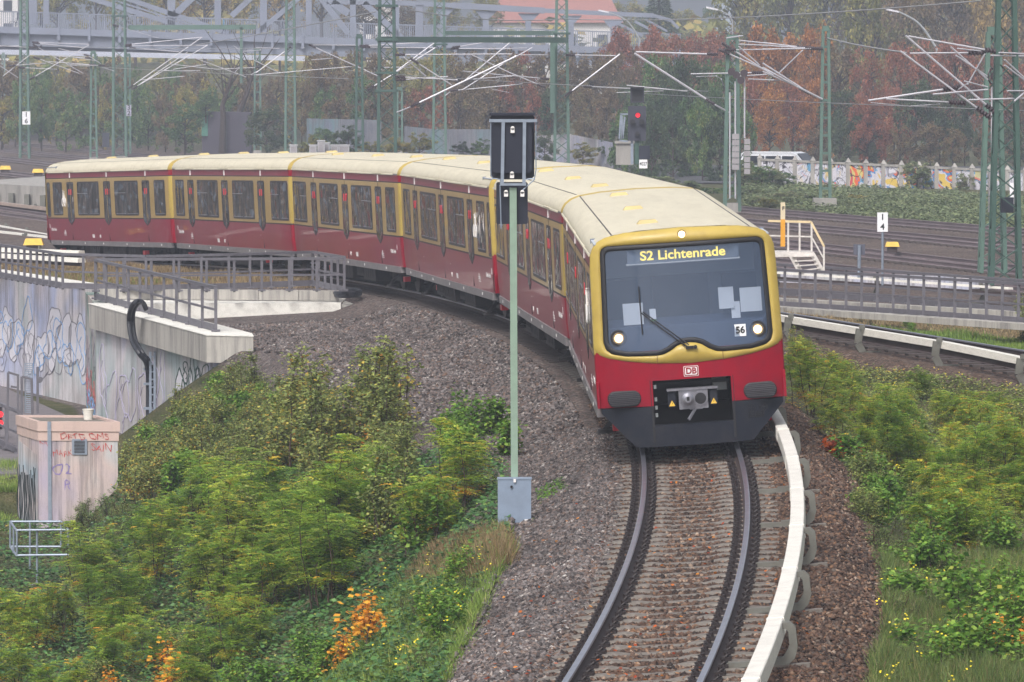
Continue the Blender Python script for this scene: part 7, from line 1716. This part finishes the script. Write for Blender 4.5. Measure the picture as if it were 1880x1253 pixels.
row(TB, 540, 820, 8, 150, 262, 60, 405, [T_brown, T_redb, T_green], "brown green bush behind the pale blue wall", "bushes behind the pale blue wall", name="bush", cat="bush")
row(TB, -20, 560, 16, 118, 262, 60, 462, [T_brown, T_green, T_olive, T_brown], "bush on the hazy slope below the bridge at left", "bushes on the slope below the bridge", yj=16, name="bush", cat="bush")
row(TB, -20, 480, 13, 165, 275, 52, 440, [T_green, T_olive, T_green, T_brown], "green bush low on the slope behind the left tracks", "green bushes behind the left tracks", yj=16, name="bush", cat="bush")
tree(TB[0], 340, 190, 280, 75, 418, T_green, "dense green climber bush left of the dark shed", None, "bush", "bush")
tree(TB[1], 378, 168, 215, 50, 424, T_green, "small green bush on top of the dark shed", None, "bush", "bush")
tree(TB[2], 490, 195, 290, 80, 398, T_dkgreen, "dark green bush right of the dark shed", None, "bush", "bush"); tree(TB[0], 590, 235, 290, 60, 380, T_green, "green bush left of the white cabinets", None, "bush", "bush")
for x, yb_ in ((575, 290), (640, 286), (680, 290), (725, 292), (770, 292), (850, 290), (885, 292), (930, 296), (1000, 300), (1070, 302), (1120, 304)): tree(TB[1], x, yb_-30-(x*7) % 34, yb_, 40+(x*3) % 26, 332, (T_green, T_dkgreen, T_olive)[x % 3], "small bush at the foot of the pale retaining walls, %s from the left" % ORD[(575, 640, 680, 725, 770, 850, 885, 930, 1000, 1070, 1120).index(x)], "small bushes at the foot of the retaining walls", "bush", "bush")
# bare dark trees by the shed
def bare(px, pts, Y, label):
    e = empty("bare_tree", (0, 0, 0), label, "tree"); mb = MB(); P_ = [W(x, y, Y) for x, y in pts]; mb.tube(P_, [.32, .25, .2, .15, .08][:len(P_)], 7); mb.build("trunk", M_bark, e); mb = MB()
    for k in range(16):
        q = P_[-1].lerp(P_[-3], rng.random()); a = rng.uniform(0, 6.28); d = Vector((math.cos(a), math.sin(a)*.5, rng.uniform(.5, 1.6))); L_ = rng.uniform(1.2, 2.8); mb.tube([q, q+d*L_*.5+Vector((rng.normal(0, .1), 0, 0)), q+d*L_], [.06, .04, .015], 4)
    mb.build("branches", M_bark, e)
bare(410, [(408, 282), (410, 215), (408, 195), (420, 160), (428, 130)], 422, "dark bare trunk left of the shed under the bridge"); bare(450, [(432, 235), (440, 205), (452, 175), (462, 140), (470, 118)], 426, "leaning dark bare trunk right of the shed middle")
# behind the bridge
row(TT, 70, 620, 8, -95, 90, 95, 585, [T_yellow, T_olive], "pale yellow tree in the haze behind the bridge truss", "pale yellow trees behind the truss", yj=18)
row(TT, 640, 920, 4, 0, 90, 80, 600, [T_olive, T_brown], "faint low tree behind the right part of the bridge", "faint trees behind the bridge", yj=10)
row(TT, 1120, 1340, 4, 15, 130, 90, 640, [T_olive, T_green], "very faint tree in the haze beyond the bridge", "very faint trees beyond the bridge", yj=14)
e = empty("conifer", W(1210, 90, 560), "bluish conifer standing beyond the end of the bridge truss", "tree"); mb = MB(); mb.tube([(0, 0, -2), (0, 0, 4), (0, 0, 7.2)], [.2, .14, .03], 7); mb.build("trunk", M_bark, e)
k = 5000; zz = rng.random(k); a = rng.integers(0, 40, k)*.157+rng.normal(0, .12, k); r = (1-zz)*2.6*rng.random(k)**.5+.1; P_ = np.stack([r*np.cos(a), r*np.sin(a), zz*7.4-.0-.12*r], 1)
leafobj("crown", leafverts(P_, np.stack([np.cos(a), np.sin(a), rng.normal(-.2, .2, k)], 1), np.array([0, 0, 1.])+rng.normal(0, .4, (k, 3)), np.full(k, .4), np.full(k, .14)), rng.random(k), T_dkgreen, e)
cover('bank_growth', [(1365, 338), (1900, 366), (1900, 428), (1365, 378)], 60000, .15, .45, T_grey, 'tangled low growth covering the bank below the graffiti wall')
# bank in front of the graffiti wall: tangled grey green bushes
row(TS, 1130, 1360, 7, (318, 345), (350, 385), 60, 272, [T_grey, T_green], "tangled bush on the bank right behind the train roof", "tangled bushes behind the train roof", yj=6, name="bush", cat="bush")
row(TS, 1345, 1450, 6, (292, 322), (335, 352), 55, 285, [T_grey, T_grey, T_green], "grey green bush before the left end of the graffiti wall", "bushes before the left end of the graffiti wall", yj=7, name="bush", cat="bush")
row(TS, 1370, 1940, 20, (350, 372), (372, 402), 58, 262, [T_grey, T_grey, T_olive], "grey green tangled bush on the bank below the graffiti wall", "tangled bushes below the graffiti wall", yj=6, name="bush", cat="bush")
row(TS, 1370, 1940, 18, (360, 392), (382, 420), 50, 252, [T_grey, T_olive], "low yellowish bush at the foot of the bank beside the farthest track", "low bushes beside the farthest track", yj=5, name="bush", cat="bush")
tree(TS[0], 1684, 296, 352, 62, 292, T_grey, "rounded green bush standing against the graffiti wall", None, "bush", "bush"); tree(TS[1], 1775, 318, 365, 40, 290, T_grey, "small leafy bush before the orange graffiti", None, "bush", "bush")
# fill: far off wood under the haze
X0 = rng.uniform(-90, 130, 24000); Y0_ = rng.uniform(600, 760, 24000); Z0 = rng.random(24000)**.8*(9+3*np.sin(X0*.12)+2*np.sin(X0*.31+1)); k = len(X0); az = rng.uniform(0, 6.28, k)
tag(leafobj("distant_wood", leafverts(np.stack([X0, Y0_, Z0-1.5], 1), np.stack([np.cos(az), np.sin(az), rng.normal(0, .4, k)], 1), np.array([0, -.4, 1.])+rng.normal(0, .5, (k, 3)), np.full(k, 1.5), np.full(k, 1.2)), rng.random(k), T_olive), "far off wood dissolving in the haze", "wood", kind='stuff')
for k_, t_ in TPL.items():
    if t_['used'] == 0:
        for ch in list(t_.children): bpy.data.objects.remove(ch)
        bpy.data.objects.remove(t_)
# ================================================================ haze
def haze(dens):
    m = bpy.data.materials.new("haze"); m.use_nodes = True; t = m.node_tree; t.nodes.clear()
    out = t.nodes.new("ShaderNodeOutputMaterial"); v = t.nodes.new("ShaderNodeVolumePrincipled")
    v.inputs["Color"].default_value = (.78, .85, 1, 1); v.inputs["Density"].default_value = dens; v.inputs["Anisotropy"].default_value = .0
    t.links.new(v.outputs[0], out.inputs["Volume"])
    mb = MB(); mb.box((-800, -20, -7), (900, 1450, 48)); o = mb.build("haze", m); tag(o, kind='stuff')
haze(.00062)
